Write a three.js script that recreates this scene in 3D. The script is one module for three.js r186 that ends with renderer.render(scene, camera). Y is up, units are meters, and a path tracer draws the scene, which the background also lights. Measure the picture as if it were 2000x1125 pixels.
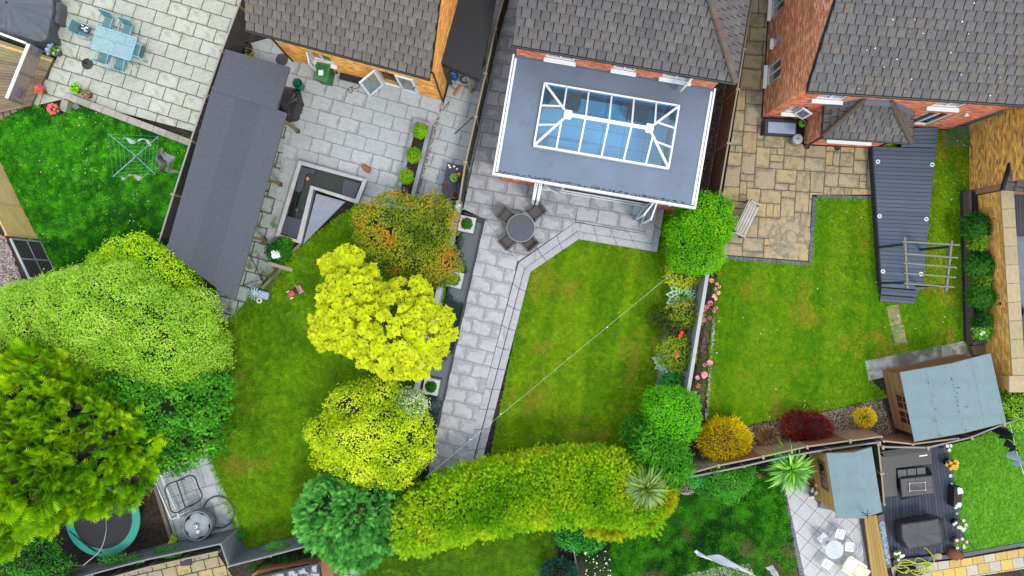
import * as THREE from 'three';
import { mergeGeometries } from 'three/addons/utils/BufferGeometryUtils.js';
import { RoundedBoxGeometry } from 'three/addons/geometries/RoundedBoxGeometry.js';

// ---------- camera, sky, sun, exposure ----------
const F = 1320, H = 29;                       // focal length in photo pixels, flying height in metres
const scene = new THREE.Scene();
const camera = new THREE.PerspectiveCamera(2 * Math.atan(562.5 / F) * 180 / Math.PI, 16 / 9, 0.5, 400);
camera.position.set(0, H, 0); camera.up.set(0, 0, -1); camera.lookAt(0, 0, 0);
const renderer = new THREE.WebGLRenderer();
renderer.toneMapping = THREE.LinearToneMapping;
renderer.toneMappingExposure = 1.88;
renderer.shadowMap.enabled = true;
{
  const w = 64, h = 32, d = new Float32Array(w * h * 4);
  for (let j = 0; j < h; j++) for (let i = 0; i < w; i++) {
    const el = ((j + 0.5) / h - 0.5) * Math.PI, s = Math.max(0, Math.sin(el)), k = el > 0 ? 1 : 0.4;
    const o = (j * w + i) * 4;
    d[o] = k * 0.94; d[o + 1] = k * 1.0; d[o + 2] = k * 1.1; d[o + 3] = 1;
  }
  const t = new THREE.DataTexture(d, w, h, THREE.RGBAFormat, THREE.FloatType);
  t.mapping = THREE.EquirectangularReflectionMapping; t.magFilter = t.minFilter = THREE.LinearFilter; t.needsUpdate = true;
  scene.background = t; scene.environment = t;
}
const sun = new THREE.DirectionalLight(0xfff4e4, 1.2);
sun.position.set(14, 40, 17); sun.castShadow = true; sun.shadow.radius = 22;
sun.shadow.mapSize.set(4096, 4096);
Object.assign(sun.shadow.camera, { left: -30, right: 30, top: 30, bottom: -30, near: 1, far: 120 });
scene.add(sun); scene.add(sun.target);

// ---------- helpers ----------
const V3 = (x, y, z) => new THREE.Vector3(x, y, z);
const P = (x, y, h = 0) => V3((x - 1000) * (H - h) / F, h, (y - 562.5) * (H - h) / F);   // photo pixel at height h -> place
const M = (n, h = 0) => n * (H - h) / F;                                             // pixels -> metres at height h
const RAD = Math.PI / 180;
let seed = 1;
const sd = s => { seed = s >>> 0; };
const rnd = () => { seed = (seed + 0x6D2B79F5) >>> 0; let t = seed; t = Math.imul(t ^ (t >>> 15), t | 1); t ^= t + Math.imul(t ^ (t >>> 7), t | 61); return ((t ^ (t >>> 14)) >>> 0) / 4294967296; };
const rr = (a, b) => a + (b - a) * rnd();
const pick = a => a[Math.floor(rnd() * a.length)];
const clamp = (v, a = 0, b = 1) => Math.min(b, Math.max(a, v));
const sst = (a, b, v) => { const t = clamp((v - a) / (b - a)); return t * t * (3 - 2 * t); };
const hs = (x, y, z) => { let n = Math.imul(x, 374761393) + Math.imul(y, 668265263) + Math.imul(z, 1274126177); n = Math.imul(n ^ (n >>> 13), 1274126177); return ((n ^ (n >>> 16)) >>> 0) / 4294967296; };
function vn(x, y, z = 0, per = 0) {          // value noise, tiling when per > 0
  const xi = Math.floor(x), yi = Math.floor(y), zi = Math.floor(z); let fx = x - xi, fy = y - yi, fz = z - zi;
  fx = fx * fx * (3 - 2 * fx); fy = fy * fy * (3 - 2 * fy); fz = fz * fz * (3 - 2 * fz);
  const w = per ? (v => ((v % per) + per) % per) : (v => v);
  const x0 = w(xi), x1 = w(xi + 1), y0 = w(yi), y1 = w(yi + 1);
  const L = (a, b, t) => a + (b - a) * t;
  const a = L(L(hs(x0, y0, zi), hs(x1, y0, zi), fx), L(hs(x0, y1, zi), hs(x1, y1, zi), fx), fy);
  if (fz === 0) return a;
  return L(a, L(L(hs(x0, y0, zi + 1), hs(x1, y0, zi + 1), fx), L(hs(x0, y1, zi + 1), hs(x1, y1, zi + 1), fx), fy), fz);
}
const fbm = (x, y, o = 4, z = 0, per = 0) => { let s = 0, a = 0.5, t = 0; for (let i = 0; i < o; i++) { s += a * vn(x, y, z + i * 17, per); t += a; x *= 2; y *= 2; per *= 2; a *= 0.55; } return s / t; };

const KA = 0.56;                              // share of a photographed tone that is surface colour (the rest is exposure)
const col = (r, g, b, k = KA) => new THREE.Color().setRGB(r / 255, g / 255, b / 255, THREE.SRGBColorSpace).multiplyScalar(k);
const mixc = (a, b, t) => [a[0] + (b[0] - a[0]) * t, a[1] + (b[1] - a[1]) * t, a[2] + (b[2] - a[2]) * t];
function tex(w, h, fn, rx = 1, ry = 1, srgb = true) {     // fn(u, v, i, j) -> [r, g, b] 0..255
  const d = new Uint8Array(w * h * 4);
  for (let j = 0; j < h; j++) for (let i = 0; i < w; i++) { const c = fn(i / w, j / h, i, j), o = (j * w + i) * 4; d[o] = clamp(c[0], 0, 255); d[o + 1] = clamp(c[1], 0, 255); d[o + 2] = clamp(c[2], 0, 255); d[o + 3] = 255; }
  const t = new THREE.DataTexture(d, w, h, THREE.RGBAFormat);
  t.wrapS = t.wrapT = THREE.RepeatWrapping; t.magFilter = THREE.LinearFilter; t.minFilter = THREE.LinearMipmapLinearFilter; t.generateMipmaps = true;
  if (srgb) t.colorSpace = THREE.SRGBColorSpace;
  t.repeat.set(rx, ry); t.needsUpdate = true; return t;
}
const std = (c, rough = 0.85, o = {}) => new THREE.MeshStandardMaterial({ color: c, roughness: rough, side: THREE.DoubleSide, ...o });

// neutral grain maps (multiply the colour); 1 = no change
const grain = (n, per, amp, base = 235, oct = 3) => tex(n, n, (u, v, i, j) => { const a = fbm(u * per, v * per, oct, 3, per), b = hs(i, j, 9); const k = base * (1 - amp * (0.55 * (1 - a) + 0.45 * b)); return [k, k, k]; });
const T_felt = grain(512, 64, 0.5, 255);
const T_conc = grain(512, 8, 0.3, 250, 5);
const T_soft = grain(256, 8, 0.22, 250, 4);
const T_soil = tex(512, 512, (u, v, i, j) => { const a = fbm(u * 24, v * 24, 4, 5, 24), b = hs(i, j, 2), s = b > 0.985 ? 90 : 0; const k = 110 + 140 * (a - 0.5) + 70 * (b - 0.5) + s; return [k * 1.05, k, k * 0.95]; });
const T_wood = tex(512, 128, (u, v, i, j) => { const a = fbm(u * 4, v * 48, 4, 7, 4), b = vn(u * 64, v * 64, 4, 64); const k = 235 * (0.62 + 0.55 * a) * (0.94 + 0.1 * b); return [k, k, k]; });
const B_grain = tex(256, 256, (u, v, i, j) => { const k = 255 * (0.6 * fbm(u * 32, v * 32, 3, 8, 32) + 0.4 * hs(i, j, 4)); return [k, k, k]; }, 1, 1, false);
function rep(t, x, y) { const c = t.clone(); c.repeat.set(x, y); c.needsUpdate = true; return c; }

// ---------- scene bookkeeping ----------
const taken = {};
const nm = n => { taken[n] = (taken[n] || 0) + 1; return taken[n] === 1 ? n : n + '_' + String(taken[n] - 1).padStart(3, '0'); };
function tag(o, label, category, group) { o.userData.label = label; o.userData.category = category; if (group) o.userData.group = group; return o; }
function thing(name, label, category, pos, deg = 0, group) {
  const g = new THREE.Group(); g.name = nm(name); if (pos) g.position.copy(pos); g.rotation.y = -deg * RAD;
  scene.add(g); return tag(g, label, category, group);
}
function mesh(name, geo, mat, parent) {
  const m = new THREE.Mesh(geo, mat); m.castShadow = m.receiveShadow = true;
  m.name = parent ? name : nm(name); (parent || scene).add(m); return m;
}
const struct = (name, geo, mat) => { const m = mesh(name, geo, mat); m.userData.kind = 'structure'; return m; };
function partW(name, geo, mat, parent) {     // geometry given in world coordinates, put under an unturned group
  parent.updateWorldMatrix(true, false); geo.applyMatrix4(parent.matrixWorld.clone().invert()); return mesh(name, geo, mat, parent);
}
// ---------- geometry helpers ----------
function strip(g) { const n = g.index ? g.toNonIndexed() : g; for (const k of Object.keys(n.attributes)) if (!['position', 'normal', 'uv', 'color'].includes(k)) n.deleteAttribute(k); return n; }
const merge = a => mergeGeometries(a.map(strip), false);
const box = (w, h, d, x = 0, y = 0, z = 0, ry = 0) => { const g = new THREE.BoxGeometry(w, h, d); if (ry) g.rotateY(ry); g.translate(x, y + h / 2, z); return g; };
const rbox = (w, h, d, r, x = 0, y = 0, z = 0, seg = 2) => { const g = new RoundedBoxGeometry(w, h, d, seg, Math.min(r, w / 2.1, h / 2.1, d / 2.1)); g.translate(x, y + h / 2, z); return g; };
const cyl = (r0, r1, h, x = 0, y = 0, z = 0, n = 16, open = false) => { const g = new THREE.CylinderGeometry(r1, r0, h, n, 1, open); g.translate(x, y + h / 2, z); return g; };
function bar(a, b, r, n = 6, r2 = r) {        // round bar between two points
  const d = b.clone().sub(a), L = d.length(), g = new THREE.CylinderGeometry(r2, r, L, n);
  g.translate(0, L / 2, 0); g.applyQuaternion(new THREE.Quaternion().setFromUnitVectors(V3(0, 1, 0), d.normalize())); g.translate(a.x, a.y, a.z); return g;
}
function beam(a, b, w, h) {                   // square timber between two points (w across, h high)
  const d = b.clone().sub(a), L = d.length(), g = new THREE.BoxGeometry(w, h, L);
  const m = new THREE.Matrix4().lookAt(b, a, Math.abs(d.y) > 0.95 * L ? V3(1, 0, 0) : V3(0, 1, 0)); g.applyMatrix4(m);
  g.translate((a.x + b.x) / 2, (a.y + b.y) / 2, (a.z + b.z) / 2);
  return g;
}
const tube = (pts, r, n = 6, seg = 0, closed = false) => new THREE.TubeGeometry(new THREE.CatmullRomCurve3(pts, closed), seg || pts.length * 5, r, n, closed);
const lathe = (pts, n = 20) => new THREE.LatheGeometry(pts.map(p => new THREE.Vector2(p[0], p[1])), n);
// flat-topped prism over a polygon [[x, z], ...] from y0 to y1; top(x, z) may shape the upper face
function prism(poly, y0, y1, o = {}) {
  const pts = poly.map(p => new THREE.Vector2(p[0], p[1]));
  if (THREE.ShapeUtils.isClockWise(pts)) pts.reverse();
  const tri = THREE.ShapeUtils.triangulateShape(pts, []), pos = [], uv = [], s = o.uv || 1, ou = o.ou || 0, ov = o.ov || 0, top = o.top || (() => y1);
  const put = (x, y, z, u, v) => { pos.push(x, y, z); uv.push(u * s + ou, v * s + ov); };
  for (const t of tri) for (const i of [t[0], t[2], t[1]]) put(pts[i].x, top(pts[i].x, pts[i].y), pts[i].y, pts[i].x, pts[i].y);
  if (y1 > y0 + 1e-6) for (let i = 0; i < pts.length; i++) {
    const a = pts[i], b = pts[(i + 1) % pts.length], L = a.distanceTo(b), ta = top(a.x, a.y), tb = top(b.x, b.y), u0 = a.x + a.y, u1 = u0 + L;
    put(a.x, y0, a.y, u0, y0); put(b.x, tb, b.y, u1, tb); put(b.x, y0, b.y, u1, y0); put(a.x, y0, a.y, u0, y0); put(a.x, ta, a.y, u0, ta); put(b.x, tb, b.y, u1, tb);
  }
  const g = new THREE.BufferGeometry(); g.setAttribute('position', new THREE.Float32BufferAttribute(pos, 3)); g.setAttribute('uv', new THREE.Float32BufferAttribute(uv, 2)); g.computeVertexNormals(); return g;
}
const wpoly = (px, h) => px.map(([x, y]) => { const p = P(x, y, h); return [p.x, p.z]; });
const prismPx = (px, y0, y1, o) => prism(wpoly(px, y1), y0, y1, o);
function clipRect(poly, x0, z0, x1, z1) {     // polygon clipped by a rectangle
  const cut = (p, ax, lim, sg) => { const r = []; for (let i = 0; i < p.length; i++) { const a = p[i], b = p[(i + 1) % p.length], ia = sg * (a[ax] - lim) >= 0, ib = sg * (b[ax] - lim) >= 0; if (ia) r.push(a); if (ia !== ib) { const t = (lim - a[ax]) / (b[ax] - a[ax]); r.push([a[0] + (b[0] - a[0]) * t, a[1] + (b[1] - a[1]) * t]); } } return r; };
  let p = cut(poly, 0, x0, 1); if (p.length) p = cut(p, 0, x1, -1); if (p.length) p = cut(p, 1, z0, 1); if (p.length) p = cut(p, 1, z1, -1);
  const q = []; for (const a of p) if (!q.length || Math.hypot(a[0] - q[q.length - 1][0], a[1] - q[q.length - 1][1]) > 0.004) q.push(a);
  if (q.length > 1 && Math.hypot(q[0][0] - q[q.length - 1][0], q[0][1] - q[q.length - 1][1]) < 0.004) q.pop(); return q;
}
const area = p => { let s = 0; for (let i = 0; i < p.length; i++) { const a = p[i], b = p[(i + 1) % p.length]; s += a[0] * b[1] - b[0] * a[1]; } return Math.abs(s) / 2; };
const inPoly = (x, z, p) => { let c = false; for (let i = 0, j = p.length - 1; i < p.length; j = i++) if ((p[i][1] > z) !== (p[j][1] > z) && x < (p[j][0] - p[i][0]) * (z - p[i][1]) / (p[j][1] - p[i][1]) + p[i][0]) c = !c; return c; };

// slabs laid in a region given in photo pixels; cells(x0,z0,x1,z1) lists rectangles in the turned frame
function pave(name, bedMat, px, h, deg, cells, mats, o = {}) {
  const thick = o.thick || 0.03, gap = o.gap || 0.02, org = P(o.org ? o.org[0] : px[0][0], o.org ? o.org[1] : px[0][1], h);
  const g = new THREE.Group(); g.name = nm(name); g.userData.kind = 'structure'; scene.add(g);
  mesh('joint_bed', prismPx(px, -0.3, h - (o.depth || 0.014)), bedMat, g);
  const c = Math.cos(deg * RAD), s = Math.sin(deg * RAD);
  const loc = wpoly(px, h).map(([x, z]) => { const a = x - org.x, b = z - org.z; return [a * c + b * s, -a * s + b * c]; });
  let x0 = 1e9, z0 = 1e9, x1 = -1e9, z1 = -1e9; for (const [a, b] of loc) { x0 = Math.min(x0, a); x1 = Math.max(x1, a); z0 = Math.min(z0, b); z1 = Math.max(z1, b); }
  const inner = new THREE.Group(); const cache = {}; let n = 0;
  const list = cells(x0 - 1.5, z0 - 1.5, x1 + 1.5, z1 + 1.5);
  for (const [a, b, a2, b2] of list) {
    const p = clipRect(loc, a + gap / 2, b + gap / 2, a2 - gap / 2, b2 - gap / 2);
    if (p.length < 3 || area(p) < 0.012) continue;
    const w = a2 - a, d = b2 - b, full = Math.abs(area(p) - (w - gap) * (d - gap)) < 1e-4;
    const key = w.toFixed(2) + '_' + d.toFixed(2); let geo;
    const local = p.map(q => [q[0] - a, q[1] - b]);
    if (full && cache[key]) geo = cache[key];
    else { geo = prism(local, -thick, 0); const uv = geo.attributes.uv; for (let i = 0; i < uv.count; i++) uv.setXY(i, uv.getX(i) / w, uv.getY(i) / d); if (full) cache[key] = geo; }
    const lift = (rnd() - 0.5) * (o.uneven || 0.004);
    const m = mesh(o.piece || 'slab', geo, o.pick ? o.pick(w, d, mats) : pick(mats), g);
    m.position.set(org.x + a * c - b * s, h + lift, org.z + a * s + b * c); m.rotation.y = -deg * RAD;
    if (o.tilt) { m.rotation.x = (rnd() - 0.5) * o.tilt; m.rotation.z = (rnd() - 0.5) * o.tilt; }
    n++;
  }
  return g;
}
const bond = (w, d, off = 0.5, jit = 0) => (x0, z0, x1, z1) => { const r = []; let k = 0; for (let z = Math.floor(z0 / d) * d; z < z1; z += d) { const row = Math.round(z / d), o = (((row % 2) + 2) % 2) * off * w + jit * hs(row, 3, 5); for (let x = Math.floor(x0 / w) * w - w + o; x < x1; x += w) r.push([x, z, x + w, z + d]); } return r; };
const randomPave = (u, sizes, sdv) => (x0, z0, x1, z1) => {    // mixed slab sizes on a grid of unit u
  sd(sdv); const nx = Math.ceil((x1 - x0) / u), nz = Math.ceil((z1 - z0) / u), used = new Uint8Array(nx * nz), r = [];
  for (let j = 0; j < nz; j++) for (let i = 0; i < nx; i++) { if (used[j * nx + i]) continue; let best = [1, 1];
    for (let t = 0; t < 5; t++) { const [w, d] = pick(sizes); let ok = i + w <= nx && j + d <= nz; for (let b = 0; ok && b < d; b++) for (let a = 0; a < w; a++) if (used[(j + b) * nx + i + a]) { ok = false; break; } if (ok) { best = [w, d]; break; } }
    for (let b = 0; b < best[1]; b++) for (let a = 0; a < best[0]; a++) used[(j + b) * nx + i + a] = 1;
    r.push([x0 + i * u, z0 + j * u, x0 + (i + best[0]) * u, z0 + (j + best[1]) * u]); }
  return r; };
// where the ray through a photo pixel meets the upright plane over ground line a-b: metres along it and height
function onWall(a, b, px, py) {
  const d = V3((px - 1000) / F, -1, (py - 562.5) / F), ab = b.clone().sub(a), L = Math.hypot(ab.x, ab.z), n = V3(-ab.z / L, 0, ab.x / L);
  const t = (n.x * a.x + n.z * a.z) / (n.x * d.x + n.z * d.z), x = d.x * t, z = d.z * t;
  return [((x - a.x) * ab.x + (z - a.z) * ab.z) / L, H - t];
}

// ================= THE GROUND =================
struct('ground', prism([[-90, -90], [90, -90], [90, 90], [-90, 90]], -0.07, -0.07, { uv: 0.5 }), std(col(128, 112, 98), 0.95, { map: T_soil, bumpMap: B_grain, bumpScale: 0.01 }));

// ---------- lawns: a turf sheet and blades ----------
const turf = {};
const LAWN = {   // colour of the turf itself by place: fresh, dry and lush patches
  left: { g: 1.55, a: [46, 128, 16], b: [24, 84, 12], c: [84, 170, 22], dry: 0, fx: 0.5 },
  broad: { g: 1.36, a: [106, 152, 14], b: [82, 132, 12], c: [122, 172, 20], dry: 0.12, dc: [136, 140, 44], fx: 0.45 },
  centre: { g: 1.36, a: [110, 154, 12], b: [86, 134, 10], c: [130, 170, 18], dry: 0.22, dc: [142, 146, 40], fx: 0.5, streak: [0.17, 0.5] },
  right: { g: 1.15, a: [116, 164, 14], b: [84, 148, 12], c: [132, 176, 24], dry: 0.34, dc: [164, 162, 44], fx: 0.42, streak: [0.05, 0.75] },
  low: { g: 1.28, a: [92, 138, 20], b: [72, 116, 18], c: [112, 156, 24], dry: 0.15, dc: [130, 130, 50], fx: 0.5 },
  lush: { g: 1.3, a: [48, 122, 16], b: [14, 58, 8], c: [72, 152, 18], dry: 0.02, dc: [110, 104, 66], fx: 0.62 },
  fake: { g: 1.22, a: [106, 176, 44], b: [100, 168, 40], c: [114, 182, 50], dry: 0, fx: 0.5 },
};
function turfColour(L, x, z, id) {
  const n = fbm(x * L.fx + id * 31, z * L.fx, 3, id), m = fbm(x * 2.1, z * 2.1, 3, id + 40), f = vn(x * 14, z * 14, id);
  let c = mixc(L.b, L.a, sst(0.3, 0.55, n * 0.65 + m * 0.35)); c = mixc(c, L.c, 0.85 * sst(0.5, 0.68, m * 0.6 + f * 0.4));
  c = mixc(c, L.b, .55 * sst(.52, .72, vn(x * 5.3, z * 5.3, id + 80))); c = mixc(c, L.c, .5 * sst(.6, .8, vn(x * 7.1 + 3, z * 7.1, id + 90)));
  if (L.streak) { const st = vn((x + z * L.streak[0]) * 2.2, z * .12, id + 60); c = mixc(c, L.c, .5 * sst(.5, .7, st)); c = mixc(c, L.b, .4 * sst(.5, .3, st)); }
  if (L.dry) { let d = fbm(x * 0.8 + 9, z * 0.8, 4, id + 7); if (L.streak) { const u = x + z * L.streak[0]; d = d * (1 - 0.4 * L.streak[1]) + 0.4 * L.streak[1] * fbm(u * 2.6, z * 0.35, 2, id + 3); } c = mixc(c, L.dc, 0.85 * sst(0.62 - 0.2 * L.dry, 0.8 - 0.2 * L.dry, d + 0.12 * (f - 0.5))); }
  return c;
}
const bladeGeo = (() => { const pos = []; sd(5); for (let i = 0; i < 5; i++) { const a = i * 1.26 + rnd(), r = 0.012, lx = Math.cos(a), lz = Math.sin(a), w = 0.006, L = rr(0.6, 1), o = rr(0, 0.02), bx = lx * o, bz = lz * o, tx = bx + lx * 0.035 * L, tz = bz + lz * 0.035 * L, mx = bx + lx * r, mz = bz + lz * r, px = -lz * w, pz = lx * w; pos.push(bx - px, 0, bz - pz, bx + px, 0, bz + pz, mx + px, 0.03 * L, mz + pz, bx - px, 0, bz - pz, mx + px, 0.03 * L, mz + pz, mx - px, 0.03 * L, mz - pz, mx - px, 0.03 * L, mz - pz, mx + px, 0.03 * L, mz + pz, tx, 0.045 * L, tz); } const g = new THREE.BufferGeometry(); g.setAttribute('position', new THREE.Float32BufferAttribute(pos, 3)); g.computeVertexNormals(); return g; })();
const soft = (c, rough, o = {}) => new THREE.MeshPhysicalMaterial({ color: c, roughness: rough, specularIntensity: 0.2, side: THREE.DoubleSide, ...o });
const M_blade = soft(0xffffff, 0.8);
let lawnId = 0;
function lawn(style, name, px, y, dens, size = 1, holes = [], daisies = 0) {
  const L = LAWN[style], id = ++lawnId, poly = wpoly(px, y); let x0 = 1e9, z0 = 1e9, x1 = -1e9, z1 = -1e9;
  for (const [a, b] of poly) { x0 = Math.min(x0, a); x1 = Math.max(x1, a); z0 = Math.min(z0, b); z1 = Math.max(z1, b); }
  const n = 512, g = prism(poly, -0.06, y), uv = g.attributes.uv, ps = g.attributes.position;
  for (let i = 0; i < uv.count; i++) uv.setXY(i, (ps.getX(i) - x0) / (x1 - x0), (ps.getZ(i) - z0) / (z1 - z0));
  const t = tex(n, n, (u, v, i, j) => { const c = turfColour(L, x0 + u * (x1 - x0), z0 + v * (z1 - z0), id), k = 0.8 + 0.4 * hs(i, j, id); return [c[0] * k, c[1] * k, c[2] * k]; });
  t.wrapS = t.wrapT = THREE.ClampToEdgeWrapping;
  struct(name, g, soft(new THREE.Color(KA * L.g, KA * L.g, KA * L.g), 0.95, { map: t, bumpMap: rep(B_grain, 8, 8), bumpScale: 0.02 }));
  sd(1000 + id); const holesW = holes.map(h => wpoly(h, 0)), pts = []; const A = (x1 - x0) * (z1 - z0);
  for (let i = 0; i < A * dens; i++) { const x = rr(x0, x1), z = rr(z0, z1); if (Math.abs(x) > 23.2 || Math.abs(z) > 13.4) continue; if (!inPoly(x, z, poly) || holesW.some(h => inPoly(x, z, h))) continue; pts.push([x, z]); }
  const im = new THREE.InstancedMesh(bladeGeo, M_blade, pts.length), q = new THREE.Quaternion(), m = new THREE.Matrix4(), c = new THREE.Color(), UP = V3(0, 1, 0);
  pts.forEach(([x, z], i) => { const s = size * rr(0.8, 1.7); q.setFromAxisAngle(UP, rnd() * 6.3); m.compose(V3(x, y, z), q, V3(s * 1.3, s * rr(0.7, 1.3), s * 1.3)); im.setMatrixAt(i, m);
    const w = turfColour(L, x, z, id); c.copy(col(w[0], w[1], w[2], KA * L.g)).multiplyScalar(rr(0.66, 1.4)); im.setColorAt(i, c); });
  im.name = nm('grass'); im.receiveShadow = im.castShadow = true; im.userData = { kind: 'stuff', label: name.includes('artificial') ? 'short artificial grass pile' : 'grass blades of the ' + style + ' lawn', category: 'grass' }; scene.add(im);
  if (daisies) { const fg = new THREE.CircleGeometry(0.02, 6); fg.rotateX(-Math.PI / 2); const fm = new THREE.InstancedMesh(fg, std(col(235, 238, 225, 0.75), 0.8), daisies); let k = 0; while (k < daisies) { const x = rr(x0, x1), z = rr(z0, z1); if (!inPoly(x, z, poly) || fbm(x * 0.6, z * 0.6, 2, 77) < 0.42) continue; const s = rr(0.5, 1.3); m.compose(V3(x, y + 0.06, z), q.setFromAxisAngle(UP, rnd()), V3(s, s, s)); fm.setMatrixAt(k++, m); } fm.name = nm('daisies'); fm.userData = { kind: 'stuff', label: 'tiny white daisies scattered in the ' + style + ' lawn', category: 'daisies' }; scene.add(fm); }
}
lawn('left', 'lawn_left', [[-30, 232], [45, 208], [75, 206], [110, 232], [145, 202], [385, 275], [300, 530], [95, 545], [-70, 190]], 0, 420, 1.5, [], 240);
lawn('broad', 'lawn_broad', [[560, 505], [640, 440], [700, 398], [890, 430], [842, 760], [830, 930], [700, 1040], [475, 1088], [395, 860], [440, 630]], 0, 380, 1.3);
lawn('centre', 'lawn_centre', [[1032, 529], [1130, 463], [1281, 490], [1297, 408], [1336, 415], [1312, 560], [1278, 780], [1240, 880], [955, 905]], 0, 420, 1.1);
lawn('right', 'lawn_right', [[1408, 500], [1582, 514], [1592, 384], [1700, 386], [1712, 288], [1830, 250], [1890, 255], [1892, 660], [1896, 675], [1692, 705], [1700, 742], [1735, 775], [1560, 812], [1450, 830], [1380, 826], [1384, 690], [1398, 560]], 0, 420, 1.1, [[[1712, 288], [1830, 250], [1800, 565], [1722, 560]]], 70);
lawn('low', 'lawn_low', [[690, 1160], [705, 1085], [760, 1060], [1000, 1020], [1078, 1015], [1100, 1160]], 0, 380, 1.2);
lawn('lush', 'lawn_lush', [[1175, 1160], [1195, 1060], [1290, 975], [1400, 940], [1525, 925], [1562, 1160]], 0, 380, 1.7);
lawn('fake', 'artificial_lawn', [[1842, 872], [1895, 860], [2030, 800], [2030, 1062], [1880, 1080]], 0.01, 420, 0.8);

// ---------- pebbles ----------
const pebbleGeo = (() => { const g = new THREE.IcosahedronGeometry(0.5, 1); const p = g.attributes.position; for (let i = 0; i < p.count; i++) { const k = 0.85 + 0.3 * vn(p.getX(i) * 3 + 5, p.getY(i) * 3 + 5, p.getZ(i) * 3 + 5); p.setXYZ(i, p.getX(i) * k, p.getY(i) * k * 0.6, p.getZ(i) * k * 0.85); } g.computeVertexNormals(); return g; })();
function pebbles(name, label, px, y, n, s0, s1, pal, sdv) {
  sd(sdv); const poly = wpoly(px, y); let x0 = 1e9, z0 = 1e9, x1 = -1e9, z1 = -1e9; for (const [a, b] of poly) { x0 = Math.min(x0, a); x1 = Math.max(x1, a); z0 = Math.min(z0, b); z1 = Math.max(z1, b); }
  const im = new THREE.InstancedMesh(pebbleGeo, std(0xffffff, 0.85), n), m = new THREE.Matrix4(), q = new THREE.Quaternion(), e = new THREE.Euler(); let k = 0, guard = 0;
  while (k < n && guard++ < n * 40) { const x = rr(x0, x1), z = rr(z0, z1); if (!inPoly(x, z, poly)) continue; const s = rr(s0, s1); m.compose(V3(x, y + s * 0.12, z), q.setFromEuler(e.set(rr(-.5, .5), rnd() * 6, rr(-.5, .5))), V3(s, s, s * rr(0.7, 1.2))); im.setMatrixAt(k, m); const c = pick(pal); im.setColorAt(k++, col(c[0] * rr(.85, 1.1), c[1] * rr(.85, 1.1), c[2] * rr(.85, 1.1))); }
  im.count = k; im.name = nm(name); im.castShadow = im.receiveShadow = true; im.userData = { kind: 'stuff', label, category: 'gravel' }; scene.add(im);
}
const pinkGravel = [[176, 158, 156], [150, 134, 134], [196, 182, 178], [124, 108, 108]];
pebbles('gravel', 'pinkish grey gravel beside the black slatted fence panel', [[-60, 430], [10, 462], [34, 520], [60, 590], [-60, 640]], -0.05, 5200, 0.05, 0.11, pinkGravel, 21);
pebbles('gravel', 'dark brown gravel strip between extension and timber fence', [[1330, 385], [1385, 160], [1425, 150], [1385, 400]], -0.05, 4200, 0.05, 0.1, [[98, 78, 78], [76, 60, 62], [120, 100, 98]], 22);
pebbles('gravel', 'pale gravel strip beside the long planter with box balls', [[858, 210], [864, 210], [812, 400], [796, 400]], 0.02, 900, 0.04, 0.09, [[170, 170, 165], [110, 110, 108], [205, 205, 200]], 23);
pebbles('gravel', 'beige gravel under the white washing', [[1290, 1135], [1400, 1108], [1462, 1100], [1478, 1135]], 0.03, 2600, 0.05, 0.1, [[190, 176, 160], [150, 136, 124], [214, 204, 190]], 24);
pebbles('gravel', 'fine brown grit on the flower border below the right lawn', [[1380, 826], [1450, 832], [1560, 815], [1720, 780], [1745, 850], [1560, 872], [1440, 890], [1360, 905]], -0.06, 6500, 0.025, 0.06, [[196, 172, 152], [168, 144, 126], [210, 192, 174]], 25);
struct('border_soil', merge([prismPx([[1380, 826], [1450, 832], [1560, 815], [1725, 778], [1750, 855], [1560, 885], [1430, 905], [1340, 925], [1350, 880]], -0.3, -0.062, { uv: .6 }), prismPx([[1396, 540], [1402, 545], [1384, 690], [1380, 830], [1352, 880], [1350, 780]], -0.3, -0.06, { uv: .6 })]), std(col(206, 178, 152), .95, { map: T_soil }));
pebbles('gravel', 'small pale stones lining the rose border', [[1398, 560], [1402, 560], [1382, 820], [1377, 820]], 0.0, 260, 0.05, 0.1, [[220, 210, 200], [240, 230, 225], [190, 170, 160]], 26);

// ---------- slab stains: damp and dry stone with an outline of its own ----------
function slabTex(wet, dry, cover, sdv, mossy = 0) {
  return tex(160, 112, (u, v, i, j) => {
    const n = fbm(u * 4 + sdv * 7, v * 3, 4, sdv), e = Math.min(Math.min(u, 1 - u) * 1.5, Math.min(v, 1 - v)), g = 0.95 + 0.1 * hs(i, j, sdv), big = fbm(u * 2 + sdv * 3, v * 2, 2, sdv + 9);
    const t = sst(0.0, 0.05, e - (1 - cover) * 0.42 + 0.34 * (n - 0.5) + 0.42 * (big - 0.5));
    let c = mixc(wet, dry, t); if (mossy) c = mixc(c, [96, 104, 72], mossy * sst(0.5, 0.75, fbm(u * 3, v * 3, 4, sdv + 20)));
    const k = g * (0.93 + 0.14 * fbm(u * 9, v * 9, 3, sdv + 4)); return [c[0] * k, c[1] * k, c[2] * k];
  });
}
const KW = new THREE.Color(KA, KA, KA);
const smat = t => std(KW, 0.75, { map: t, bumpMap: B_grain, bumpScale: 0.003 });
const S_terr = [[.35, 1], [.55, 2], [.7, 3], [.8, 4], [.9, 5], [.62, 6], [.45, 7], [1.1, 8]].map(([c, s]) => smat(slabTex([166, 169, 175], [190, 193, 198], c, s)));
const S_walk = [[.66, 11], [.72, 12], [.62, 13], [.78, 14], [.58, 15], [.7, 16], [.3, 17]].map(([c, s]) => smat(slabTex([174, 176, 181], [196, 198, 202], c, s)));
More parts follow.
